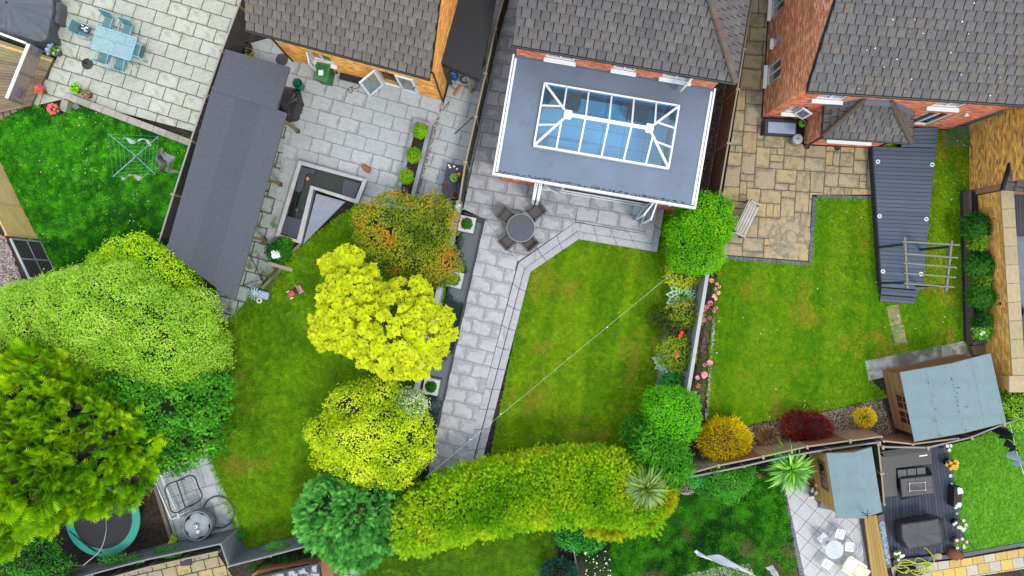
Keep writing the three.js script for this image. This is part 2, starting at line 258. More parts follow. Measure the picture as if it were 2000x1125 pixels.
const S_step = [[1.2, 21], [1.3, 22], [1.15, 23]].map(([c, s]) => smat(slabTex([168, 171, 176], [188, 190, 196], c, s)));
const S_pale = [[1.2, 31], [1.0, 32], [1.3, 33], [.9, 34], [1.2, 35]].map(([c, s], i) => smat(slabTex([172, 182, 186], i % 2 ? [196, 202, 206] : [188, 196, 200], c, s)));
const S_mossy = [[1.0, 41], [.8, 42], [1.1, 43]].map(([c, s]) => smat(slabTex([146, 160, 152], [172, 184, 180], c, s, 0.7)));
const S_beige = [[1.2, 51], [1.0, 52], [1.2, 53], [.9, 54], [1.3, 55]].map(([c, s], i) => smat(slabTex([176, 180, 164], i % 2 ? [202, 206, 193] : [194, 198, 185], c, s, 0.18)));
const S_sand = [[186, 166, 130], [180, 160, 126], [190, 170, 128], [178, 162, 132], [186, 160, 122], [174, 158, 126], [184, 168, 138], [192, 168, 120]].map((c, i) => smat(slabTex([c[0] * .82, c[1] * .84, c[2] * .86], c, .85, 61 + i, 0.34)));
const S_yard = [[196, 176, 120], [180, 168, 130], [170, 164, 140]].map((c, i) => smat(slabTex([c[0] * .86, c[1] * .86, c[2] * .86], c, 1.05, 71 + i, 0.3)));
const S_tile = [[1.3, 81], [1.2, 82], [1.3, 83]].map(([c, s]) => smat(slabTex([188, 192, 194], [200, 203, 206], c, s)));
const S_block = [[128, 128, 140], [116, 118, 128], [140, 138, 146]].map(c => std(col(...c), 0.9, { map: T_conc }));
const S_gold = [[218, 186, 96], [206, 174, 92], [190, 184, 168], [200, 192, 174]].map((c, i) => smat(slabTex([c[0] * .92, c[1] * .92, c[2] * .92], c, 1.2, 91 + i)));
const M_joint = std(col(118, 120, 120), 0.95, { map: T_conc }), M_jointG = std(col(122, 126, 92), 0.95, { map: T_soil }), M_jointD = std(col(138, 126, 96), 0.95, { map: T_soil });

// left garden patio
sd(101); pave('patio_left', M_jointG, [[110, -40], [490, -40], [472, 60], [398, 262], [130, 192], [60, 208], [112, 112], [90, 60]], 0.06, 17.2, bond(0.9, 0.6, 0.5), S_beige, { gap: 0.03, uneven: 0.012 });
{ // weeds in the joints
  sd(116); const g = scene.getObjectByName('patio_left'); const im = new THREE.InstancedMesh(bladeGeo, M_blade, 420), mt = new THREE.Matrix4(), q = new THREE.Quaternion(); let n = 0; for (const m of g.children) if (m.name === 'slab') { m.updateWorldMatrix(true, false); for (let k = 0; k < 4 && n < 420; k++) if (rnd() < .8) { const e = rnd() < .5, p = m.localToWorld(V3(e ? rr(-.01, .01) : rr(0, .88), 0, e ? rr(0, .58) : rr(-.01, .01))); const s = rr(.5, 1.3); im.setMatrixAt(n, mt.compose(V3(p.x, .05, p.z), q.setFromAxisAngle(V3(0, 1, 0), rnd() * 6), V3(s, s * .6, s))); im.setColorAt(n++, col(80 + rnd() * 40, 120 + rnd() * 40, 40)); } } im.count = n; im.name = nm('joint_weeds'); im.userData = { kind: 'stuff', label: 'small weeds in the joints of the left patio', category: 'weeds' }; scene.add(im); }
// orange-brick house patio and its side passage
sd(102); pave('patio_pale', M_joint, [[470, 90], [575, 60], [640, 80], [866, 170], [864, 215], [800, 410], [700, 402], [700, 398], [612, 369], [560, 470], [520, 460], [540, 380], [560, 250], [520, 130], [480, 120]], 0.03, 15.1, bond(0.9, 0.6, 0.5), S_pale, { gap: 0.02, org: [864, 195] });
sd(103); pave('path_mossy', M_jointD, [[556, 240], [604, 250], [540, 462], [570, 500], [556, 510], [440, 632], [420, 590], [440, 400]], 0.024, 15.1, bond(0.9, 0.66, 0.4), S_mossy, { gap: 0.04, uneven: 0.02, org: [600, 250] });
sd(104); pave('side_passage', M_joint, [[866, 205], [905, 60], [990, -30], [1002, -30], [906, 410], [800, 410]], 0.026, 16.5, bond(0.9, 0.62, 0.5), S_pale, { gap: 0.02, org: [880, 190] });
// central terrace (0.3 m up), steps and walk
sd(105); pave('terrace', M_joint, [[1003, -40], [1110, -40], [1124, 434], [1012, 511], [945, 427], [905, 408]], 0.3, 9.7, bond(0.9, 0.6, 0.5, 0.2), S_terr, { gap: 0.02, org: [1000, 380] });
sd(106); pave('terrace_front', M_joint, [[1112, 330], [1270, 365], [1262, 457.5], [1125, 433]], 0.3, 9.7, bond(0.9, 0.6, 0.5, 0.2), S_terr, { gap: 0.02, org: [1000, 380] });
sd(107); pave('garden_walk', M_joint, [[947, 430], [1012, 512], [1004, 540], [904, 922], [834, 932]], 0.3, 12.6, bond(0.86, 0.6, 0.5), S_walk, { gap: 0.014, org: [947, 430] });
// step treads: coping at 0.3, lower tread at 0.15
function treads(name, inner, outer, y0, y1, lens) {
  const g = new THREE.Group(); g.name = nm(name); g.userData.kind = 'structure'; scene.add(g);
  for (let k = 0; k < inner.length - 1; k++) { const n = lens[k]; for (let i = 0; i < n; i++) { const f = (a, b, t) => [a[0] + (b[0] - a[0]) * t, a[1] + (b[1] - a[1]) * t], e = 0.012; const t0 = i / n + (i ? e / n : 0), t1 = (i + 1) / n - e / n;
    const geo = prismPx([f(inner[k], inner[k + 1], t0), f(inner[k], inner[k + 1], t1), f(outer[k], outer[k + 1], t1), f(outer[k], outer[k + 1], t0)], y0, y1, { uv: 0.9, ou: rnd(), ov: rnd() }); mesh('tread_slab', geo, pick(S_step), g); } }
  return g;
}
sd(108);
treads('terrace_steps_upper', [[904, 921], [1013, 513], [1124.5, 434.5], [1261, 458], [1270, 400]], [[919, 918], [1024, 524], [1127, 451.5], [1272, 475], [1285, 402]], 0, 0.304, [10, 3, 4, 2]);
treads('terrace_steps_lower', [[921, 917], [1025, 524], [1127.5, 452.5], [1271, 476], [1284, 404]], [[938, 914], [1036, 531], [1130.5, 467], [1283, 492], [1298, 406]], -0.05, 0.15, [10, 3, 4, 2]);
// sandstone patio of the right-hand house
const sandCells = randomPave(0.3, [[2, 2], [3, 2], [2, 3], [3, 3], [2, 1], [1, 2], [2, 2], [3, 2]], 301);
sd(109); pave('sandstone_patio', M_jointD, [[1478, -40], [1520, -40], [1490, 230], [1570, 284], [1704, 290], [1704, 380], [1586, 380], [1578, 510], [1408, 497], [1396, 480]], 0.05, 3.8, sandCells, S_sand, { gap: 0.026, uneven: 0.012, tilt: 0.006 });
// dark block edging of that patio
const edgeRow = (px0, px1, w, y, name, n, mats) => { const a = P(...px0, y), b = P(...px1, y), d = b.clone().sub(a), L = d.length(), g = new THREE.Group(); g.name = nm(name); g.userData.kind = 'structure'; scene.add(g); const k = n || Math.round(L / 0.21), geo = rbox(L / k - 0.012, 0.08, w, 0.008, 0, -0.08, 0, 1); for (let i = 0; i < k; i++) { const m = mesh('edging_block', geo, pick(mats || S_block), g); m.position.copy(a).addScaledVector(d, (i + 0.5) / k); m.position.y += (rnd() - .5) * 0.008; m.rotation.y = -Math.atan2(d.z, d.x); } };
sd(110); edgeRow([1405, 502], [1582, 515.5], 0.16, 0.056, 'patio_edging'); edgeRow([1583, 510], [1591, 384], 0.16, 0.058, 'patio_edging'); edgeRow([1595, 383], [1704, 386], 0.14, 0.056, 'patio_edging');
// pieces of the ring laid into the sandstone
{ const g = new THREE.Group(); g.name = nm('paving_circle'); g.userData.kind = 'structure'; scene.add(g); const c = P(1542, 463, 0.054); sd(77);
  mesh('bedding', new THREE.CylinderGeometry(0.9, 0.9, 0.02, 40).translate(c.x, 0.049, c.z), S_sand[5], g);
  for (const [r0, r1, n] of [[0, 0.3, 1], [0.32, 0.62, 8], [0.64, 0.9, 13]]) for (let i = 0; i < n; i++) { const a0 = i / n * 6.283 + (r0 ? 0.03 : 0) + r0, a1 = (i + 1) / n * 6.283 + r0, p = []; const s = n === 1 ? 14 : 4; for (let k = 0; k <= s; k++) { const a = a0 + (a1 - a0) * k / s, r = r1 - rnd() * .05; p.push([c.x + r * Math.cos(a), c.z + r * Math.sin(a)]); } if (n > 1) for (let k = s; k >= 0; k--) { const a = a0 + (a1 - a0) * k / s; p.push([c.x + r0 * Math.cos(a), c.z + r0 * Math.sin(a)]); } else p.pop(); mesh('ring_stone', prism(p, 0.05, 0.066 + 0.006 * rnd(), { uv: 1.1, ou: rnd(), ov: rnd() }), pick([S_sand[0], S_sand[3], S_sand[6]]), g); } }
// lower-right tiled patio laid on the diagonal, with brick edging
sd(111); pave('tiled_patio', std(col(150, 120, 96), 0.95), [[1545, 925], [1600, 930], [1640, 985], [1700, 1000], [1712, 1150], [1568, 1150], [1530, 950]], 0.02, 39, bond(0.6, 0.6, 0), S_tile, { gap: 0.02 });
edgeRow([1526, 940], [1570, 1140], 0.22, 0.03, 'tiled_patio_edging', 44); edgeRow([1680, 1000], [1706, 1140], 0.2, 0.03, 'tiled_patio_edging', 30);
// yellow and grey paving at the lower right corner
sd(112); pave('garden_path_gold', M_joint, [[1740, 1108], [1880, 1092], [2020, 1068], [2020, 1108], [1880, 1130], [1750, 1150]], 0.02, -9, bond(0.5, 0.45, 0.35), S_gold, { gap: 0.02 });
// patio behind the grey fence at the lower left, slabs under the goal
sd(113); pave('patio_old', M_jointD, [[150, 1150], [290, 1100], [420, 1075], [470, 1150]], 0.02, -13, bond(0.62, 0.45, 0.4), S_yard, { gap: 0.04, uneven: 0.015 });
sd(114); pave('corner_paving', M_joint, [[372, 850], [398, 866], [470, 1032], [340, 1062], [300, 945], [330, 880]], 0.03, -17.5, bond(0.9, 0.9, 0.5), S_pale, { gap: 0.018, org: [397, 866] });
sd(115); pave('grey_path', M_joint, [[655, 1150], [700, 1060], [712, 1060], [720, 1150]], 0.02, 0, bond(0.6, 0.6, 0), S_mossy, { gap: 0.03 });
// loose slabs
const S_conc = std(KW, 0.85, { map: tex(512, 128, (u, v, i, j) => { const n = fbm(u * 16, v * 4, 5, 91), m = fbm(u * 5, v * 2, 3, 95), k = 0.9 + 0.16 * hs(i, j, 3); const c = mixc([112, 112, 106], [190, 190, 186], sst(0.3, 0.62, n * 0.6 + m * 0.4)); return [c[0] * k, c[1] * k, c[2] * k]; }) });
{ const g = prismPx([[1689.5, 705], [1884, 666], [1900, 694], [1697, 744]], -0.1, 0.05), uv = g.attributes.uv; for (let i = 0; i < uv.count; i++) uv.setXY(i, uv.getX(i) / 4.6, uv.getY(i) / 1.2); struct('concrete_base', g, S_conc); }
tag(mesh('stepping_stone', prismPx([[1731, 599], [1755, 594], [1762, 632], [1739, 637]], -0.05, 0.04, { uv: 1.2 }), S_sand[1]), 'beige stepping slab just below the deck steps', 'stepping stone', 'stepping slabs below the deck');
tag(mesh('stepping_stone', prismPx([[1741, 638], [1764, 633], [1772, 669], [1748, 675]], -0.05, 0.04, { uv: 1.2, ou: 0.4 }), S_sand[3]), 'beige stepping slab towards the concrete base', 'stepping stone', 'stepping slabs below the deck');
struct('concrete_pad', prismPx([[1840, 247], [1893, 245], [1891, 288], [1838, 288]], -0.05, 0.03, { uv: 0.5 }), std(col(128, 134, 130), 0.9, { map: T_conc }));
// dark edging sleeper between left patio wall etc.
struct('kerb', prismPx([[1876, 372], [1889, 372], [1898, 668], [1884, 668]], -0.05, 0.1), std(col(58, 68, 84), 0.85, { map: T_felt }));

// ================= BUILDINGS =================
const M_white = std(col(232, 236, 240, 0.72), 0.45), M_whiteM = std(col(225, 230, 236, 0.7), 0.6), M_black = std(col(34, 36, 40), 0.5), M_dark = std(col(24, 24, 26), 0.8), M_inside = std(col(150, 140, 128), 0.9), M_floorIn = std(col(140, 112, 82), 0.6, { map: T_wood });
const M_glass = new THREE.MeshPhysicalMaterial({ color: 0xdfeaf0, roughness: 0.04, transmission: 1, thickness: 0, ior: 1.5, side: THREE.DoubleSide });
const M_lead = std(col(112, 124, 146), 0.55), M_render = std(col(196, 204, 220), 0.8, { map: T_soft });
const B_orange = [[222, 160, 74], [210, 146, 62], [232, 174, 92], [198, 132, 58], [226, 166, 84]];
const B_red = [[190, 108, 78], [178, 94, 68], [204, 124, 90], [168, 98, 74], [196, 128, 96]];
const B_mix = [[196, 130, 94], [182, 116, 84], [208, 150, 112], [170, 116, 90], [212, 162, 120]];
const B_yellow = [[214, 168, 84], [204, 152, 70], [222, 180, 100], [196, 146, 66], [212, 162, 78], [214, 168, 84], [204, 152, 70], [150, 112, 66]];
const M_brick = new THREE.MeshStandardMaterial({ vertexColors: true, roughness: 0.92, side: THREE.DoubleSide });
// individual bricks of one wall face, width w along +x, height h along +y, face towards +z, joined into one piece
function bricks(w, h, holes, pal, sdv, slope) {
  sd(sdv); const pos = [], cl = [], nr = [], uvs = [], c0 = 0.075, b = 0.225, g = 0.006, t = 0.012, cc = new THREE.Color();
  const quad = (p, n) => { for (const i of [0, 1, 2, 0, 2, 3]) { pos.push(...p[i]); nr.push(...n); cl.push(cc.r, cc.g, cc.b); uvs.push(p[i][0], p[i][1]); } };
  for (let j = 0; j * c0 < h; j++) {
    const y0 = j * c0 + g, y1 = Math.min(h, (j + 1) * c0 - g); if (y1 - y0 < 0.02) continue;
    let xl = 0, xr = w; if (slope) [xl, xr] = slope(y1);
    let spans = [[xl, xr]];
    for (const [hx0, hy0, hx1, hy1] of holes) if (y1 > hy0 && y0 < hy1) { const ns = []; for (const [a, e] of spans) { if (hx1 <= a || hx0 >= e) ns.push([a, e]); else { if (hx0 > a) ns.push([a, hx0]); if (hx1 < e) ns.push([hx1, e]); } } spans = ns; }
    for (let x = (j % 2 ? -b / 2 : 0); x < w; x += b) { const c = pick(pal), k = rr(0.86, 1.12); cc.copy(col(Math.min(255, c[0] * k), Math.min(255, c[1] * k), Math.min(255, c[2] * k), KA * 1.75));
      for (const [a, e] of spans) { const x0 = Math.max(a, x + g), x1 = Math.min(e, x + b - g); if (x1 - x0 < 0.02) continue;
        quad([[x0, y0, t], [x1, y0, t], [x1, y1, t], [x0, y1, t]], [0, 0, 1]); quad([[x0, y1, t], [x1, y1, t], [x1, y1, 0], [x0, y1, 0]], [0, 1, 0]); quad([[x0, y0, 0], [x0, y0, t], [x0, y1, t], [x0, y1, 0]], [-1, 0, 0]); quad([[x1, y0, t], [x1, y0, 0], [x1, y1, 0], [x1, y1, t]], [1, 0, 0]); } }
  }
  const G = new THREE.BufferGeometry(); G.setAttribute('position', new THREE.Float32BufferAttribute(pos, 3)); G.setAttribute('normal', new THREE.Float32BufferAttribute(nr, 3)); G.setAttribute('uv', new THREE.Float32BufferAttribute(uvs, 2)); G.setAttribute('color', new THREE.Float32BufferAttribute(cl, 3)); return G;
}
// one wall: mortar body with openings, bricks in front; local frame: x along, y up, outside = +z
function wall(parent, x, z, deg, w, h, holes, pal, sdv, mortar, outline, slope) {
  const g = mesh('wall', (() => { const s = new THREE.Shape((outline || [[0, 0], [w, 0], [w, h], [0, h]]).map(p => new THREE.Vector2(p[0], p[1]))); for (const [a, b, c, d] of holes) { const q = new THREE.Path(); q.moveTo(a, b); q.lineTo(a, d); q.lineTo(c, d); q.lineTo(c, b); s.holes.push(q); } const e = new THREE.ExtrudeGeometry(s, { depth: 0.25, bevelEnabled: false }); e.translate(0, 0, -0.25); return e; })(), mortar, parent);
  g.position.set(x, 0, z); g.rotation.y = -deg * RAD;
  const hh = outline ? Math.max(...outline.map(p => p[1])) : h;
  const b = mesh('brickwork', bricks(w, hh, holes, pal, sdv, slope), M_brick, g); b.userData.kind = 'stuff';
  return g;
}
// a window in a wall opening, child of the wall: frame, mullions, panes, sill
function win(w, [x0, y0, x1, y1], o = {}) {
  const W = x1 - x0, Hh = y1 - y0, f = o.f || 0.07, d = 0.07, zc = -0.06, parts = [];
  const F0 = mesh('window', merge([box(W, f, d, x0 + W / 2, y0, zc), box(W, f, d, x0 + W / 2, y1 - f, zc), box(f, Hh - 2 * f, d, x0 + f / 2, y0 + f, zc), box(f, Hh - 2 * f, d, x1 - f / 2, y0 + f, zc)]), M_white, w);
  const n = o.n || 2, pw = (W - 2 * f) / n;
  for (let i = 1; i < n; i++) mesh('mullion', box(f * 0.9, Hh - 2 * f, d * 0.9, x0 + f + pw * i, y0 + f, zc), M_white, w);
  for (let i = 0; i < n; i++) if (!(o.open || []).includes(i)) mesh('pane', box(pw - 0.01, Hh - 2 * f, 0.008, x0 + f + pw * (i + 0.5), y0 + f, zc), M_glass, w);
  if (o.sill !== false) mesh('sill', rbox(W + 0.14, 0.05, 0.17, 0.012, x0 + W / 2, y0 - 0.055, 0.07, 1), M_white, w);
  for (const s of o.sash || []) { const sw = s.w, sh = Hh - 0.06, g = new THREE.Group(); g.name = 'open_sash'; w.add(g); g.position.set(s.x, y0 + 0.03, 0.03); g.rotation.y = -s.deg * RAD; mesh('sash_frame', merge([box(sw, 0.07, 0.05, sw / 2, 0, 0), box(sw, 0.07, 0.05, sw / 2, sh - 0.07, 0), box(0.07, sh - .14, 0.05, 0.035, 0.07, 0), box(0.07, sh - .14, 0.05, sw - 0.035, 0.07, 0)]), M_white, g); mesh('pane', box(sw - 0.14, sh - 0.14, 0.008, sw / 2, 0.07, 0), M_glass, g); }
}
// ---------- roof tiles ----------
const tileTex = (c, sdv, moss, spots) => tex(96, 96, (u, v, i, j) => { const n = fbm(u * 5, v * 5, 4, sdv), f = hs(i, j, sdv); let k = 0.82 + 0.3 * n + 0.16 * (f - 0.5); let r = [c[0] * k, c[1] * k, c[2] * k]; r = mixc(r, [150, 132, 104], moss * sst(0.55, 0.75, fbm(u * 4 + 3, v * 4, 3, sdv + 30))); for (const [a, b, s] of spots) if (Math.hypot(u - a, v - b) < s) r = [226, 230, 230]; return r; });
const tmats = (cs, moss, sdv) => cs.map((c, i) => std(KW, 0.9, { map: tileTex(c, sdv + i, moss, []), bumpMap: B_grain, bumpScale: 0.003 }));
const TM1 = tmats([[116, 110, 107], [111, 105, 102], [120, 114, 109], [107, 102, 99], [114, 109, 106], [118, 111, 104]], 0.14, 400);
const TM2 = tmats([[108, 105, 106], [103, 100, 102], [112, 109, 109], [100, 97, 98], [107, 103, 104], [110, 106, 106]], 0.03, 410);
const TM3 = tmats([[110, 109, 110], [105, 104, 106], [114, 112, 111], [102, 100, 101], [112, 107, 102], [108, 108, 110]], 0.08, 420);
// tiles on a sloping plane. poly in (u along eave, v up slope); frame: origin o, u axis U, v axis Vv (unit, in parent's space)
function tiles(roof, o, U, Vv, poly, tw, gauge, mats, sdv, maxV, limit = 300) {
  sd(sdv); const N = new THREE.Vector3().crossVectors(U, Vv).negate(); if (N.y < 0) N.negate();
  const basis = new THREE.Matrix4().makeBasis(U, N, Vv), q = new THREE.Quaternion(), rest = []; let n = 0;
  const handed = new THREE.Vector3().crossVectors(U, N).dot(Vv) > 0; const cache = {};
  let u0 = 1e9, u1 = -1e9, v1 = -1e9; for (const [a, b] of poly) { u0 = Math.min(u0, a); u1 = Math.max(u1, a); v1 = Math.max(v1, b); }
  const toW = (u, nn, v) => o.clone().addScaledVector(U, u).addScaledVector(N, nn).addScaledVector(Vv, v);
  const k0 = Math.floor(u0 / tw) - 1;
  for (let r = 0; r * gauge < v1; r++) for (let i = k0; i * tw < u1 + tw; i++) {
    const a = i * tw + (r % 2 ? tw / 2 : 0), b = r * gauge, g = 0.034; const p = clipRect(poly, a + g / 2, b, a + tw - g / 2, b + gauge + 0.06); if (p.length < 3 || area(p) < 0.006) continue;
    const lift = rnd() * 0.006, th = 0.062, m = pick(mats);
    const pr = prism(p.map(s => [s[0] - a, s[1] - b]), -0.02, 0.02, { uv: 2.4, ou: rnd(), ov: rnd(), top: (x, z) => th + lift - (th) * z / gauge });
    const ps = pr.attributes.position; for (let t = 0; t < ps.count; t++) { const w = toW(a + ps.getX(t), ps.getY(t), b + ps.getZ(t)); ps.setXYZ(t, w.x, w.y, w.z); } pr.computeVertexNormals();
    if (n < limit && b < maxV) { mesh('tile', pr, m, roof); n++; } else rest.push(pr);
  }
  if (rest.length) { const m = mesh('tile_field', merge(rest), mats[0], roof); m.userData.kind = 'stuff'; }
}
function gutter(parent, a, b, r = 0.055) { return mesh('gutter', bar(a, b, r, 8), M_black, parent); }
const mortarY = std(col(214, 172, 100, KA * 1.5), 0.95, { map: T_soft }), mortarR = std(col(190, 140, 110, KA * 1.5), 0.95, { map: T_soft });

// ----- orange-brick house, upper left -----
{
  const A = P(570, 117), B = P(864, 195.5), W = A.distanceTo(B), D = 8.2, EH = 4.78, oh = 0.42, pitch = 38 * RAD, tp = Math.tan(pitch);
  const g = thing('orange_brick_house', 'orange brick house with brown tiled roof and open patio door', 'house', A, Math.atan2(B.z - A.z, B.x - A.x) / RAD);
  const wv = (x, y) => onWall(A, B, x, y);
  const s1 = wv(567, 71), s1b = wv(627, 89), s2 = wv(713, 112), s2b = wv(801, 138), lw = wv(614, 117.5), lw2 = wv(642, 107), lw3 = wv(657, 129), dr = wv(748, 161), dr2 = wv(823, 187);
  const up1 = [s1[0] + 0.1, 3.35, s1b[0] - 0.02, 4.5], up2 = [s2[0] + 0.1, 3.35, s2b[0] - 0.02, 4.5], low = [lw[0], 1.05, lw3[0], 2.05], door = [dr[0] - 0.02, 0.05, dr2[0], 2.1];
  const w = wall(g, 0, 0, 0, W, EH, [up1, up2, low, door], B_orange, 501, mortarY);
  win(w, up1); win(w, up2, { n: 3 });
  win(w, low, { open: [0], sash: [{ x: low[0], w: (low[2] - low[0]) / 2, deg: 62 }] });
  // patio door: frame, closed leaf, open leaf
  const dw = door[2] - door[0], half = dw / 2;
  mesh('door_frame', merge([box(dw, 0.06, 0.09, (door[0] + door[2]) / 2, door[1] - 0.02, -0.05), box(dw, 0.07, 0.09, (door[0] + door[2]) / 2, door[3] - 0.07, -0.05), box(0.07, 2, 0.09, door[0] + 0.035, 0.08, -0.05), box(0.07, 2, 0.09, door[2] - 0.035, 0.08, -0.05)]), M_white, w);
  const leaf = (name, x, deg, lwid) => { const l = new THREE.Group(); l.name = name; w.add(l); l.position.set(x, 0.07, 0.02); l.rotation.y = -deg * RAD; const lf = mesh('door_leaf_frame', merge([box(lwid, 0.12, 0.06, lwid / 2, 0, 0), box(lwid, 0.1, 0.06, lwid / 2, 1.86, 0), box(0.1, 1.74, 0.06, 0.05, 0.12, 0), box(0.1, 1.74, 0.06, lwid - 0.05, 0.12, 0)]), M_white, l); mesh('pane', box(lwid - 0.2, 1.74, 0.01, lwid / 2, 0.12, 0), M_glass, l); mesh('handle', merge([box(0.02, 0.16, 0.05, lwid - 0.05, 0.95, 0.05), box(0.1, 0.02, 0.02, lwid - 0.09, 1.05, 0.08)]), M_black, l); return l; };
  leaf('door', door[0] + half + 0.02, 0, half - 0.06); leaf('door', door[0] + 0.02, 125, half);
  // right gable wall, back and left walls, floor
  const gab = [[0, 0], [D, 0], [D, EH], [D / 2, EH + D / 2 * tp], [0, EH]];
  wall(g, W, 0, -90, D, EH, [], B_orange, 502, mortarY, gab, y => y < EH ? [0, D] : [(y - EH) / tp, D - (y - EH) / tp]);
  wall(g, 0, -D, 90, D, EH, [], B_orange, 503, mortarY, gab, y => y < EH ? [0, D] : [(y - EH) / tp, D - (y - EH) / tp]);
  const back = mesh('wall', box(W - 0.5, EH, 0.25, W / 2, 0, -D + 0.125), mortarY, g); mesh('floor', box(W - 0.5, 0.06, D - 0.5, W / 2, 0.0, -D / 2), M_floorIn, g); mesh('upper_floor', box(W - 0.52, 0.2, D - 0.52, W / 2, 2.5, -D / 2), M_inside, g);
  // roof
  const roof = new THREE.Group(); roof.name = 'roof'; g.add(roof);
  const U = V3(1, 0, 0), Vv = V3(0, Math.sin(pitch), -Math.cos(pitch)), Vb = V3(0, Math.sin(pitch), Math.cos(pitch)), run = (D / 2 + oh) / Math.cos(pitch), vo = 0.1, e0 = EH - oh * tp;
  mesh('roof_deck', (() => { const s = new THREE.Shape([[D / 2, EH + D / 2 * tp], [-oh, e0], [-oh, e0 - 0.16], [0.02, e0 - 0.16], [D / 2, EH + D / 2 * tp - 0.3], [D + oh - 0.44, e0 - 0.16], [D + oh, e0 - 0.16], [D + oh, e0]].map(p => new THREE.Vector2(p[0], p[1]))); const e = new THREE.ExtrudeGeometry(s, { depth: W + 2 * vo - 0.04, bevelEnabled: false }); e.rotateY(Math.PI / 2); e.translate(-vo + 0.02, 0, 0); return e; })(), std(col(30, 27, 25), 0.95), roof);
  tiles(roof, V3(-vo, e0 + 0.02, oh), U, Vv, [[0, 0], [W + 2 * vo, 0], [W + 2 * vo, run], [0, run]], 0.335, 0.33, TM1, 511, 4.2);
  const bk = mesh('back_slope', box(W + 2 * vo, 0.03, run), TM1[0], roof); bk.rotation.x = pitch; bk.position.set(W / 2, EH + D / 4 * tp - oh / 2 * tp + 0.03, -D * 0.75 - oh / 2);
  mesh('ridge', bar(V3(-vo, EH + D / 2 * tp + 0.03, -D / 2), V3(W + vo, EH + D / 2 * tp + 0.03, -D / 2), 0.12, 8), TM1[3], roof);
  gutter(roof, V3(-vo - 0.03, e0 - 0.02, oh + 0.06), V3(W + vo + 0.04, e0 - 0.02, oh + 0.06));
  // moss clumps in the joints
  sd(515); const ms = []; for (let i = 0; i < 320; i++) { const v = Math.floor(rr(1, 12)) * 0.33 - 0.01, u = rr(0, W), s = rr(0.012, 0.035), c = V3(-vo + u, e0 + 0.05, oh).addScaledVector(Vv, v); const q = new THREE.IcosahedronGeometry(s, 0); q.scale(1.6, 0.8, 1); q.translate(c.x, c.y, c.z); ms.push(q); }
  const moss = mesh('moss', merge(ms), std(col(60, 52, 44), 0.95), roof); moss.userData.kind = 'stuff';
  mesh('drainpipe', tube([V3(W - 0.05, e0 - 0.03, oh + 0.06), V3(W + 0.05, e0 - 0.25, 0.15), V3(W + 0.06, e0 - 0.5, 0.07), V3(W + 0.06, 2, 0.07), V3(W + 0.06, 0.1, 0.08)], 0.035, 8, 40), M_black, g);
  mesh('overflow_pipe', tube([V3(0.15, e0 - 0.1, oh), V3(0.1, e0 - 0.5, 0.12), V3(0.1, 1, 0.08), V3(0.1, 0.1, 0.08)], 0.035, 8, 30), M_black, g);
}
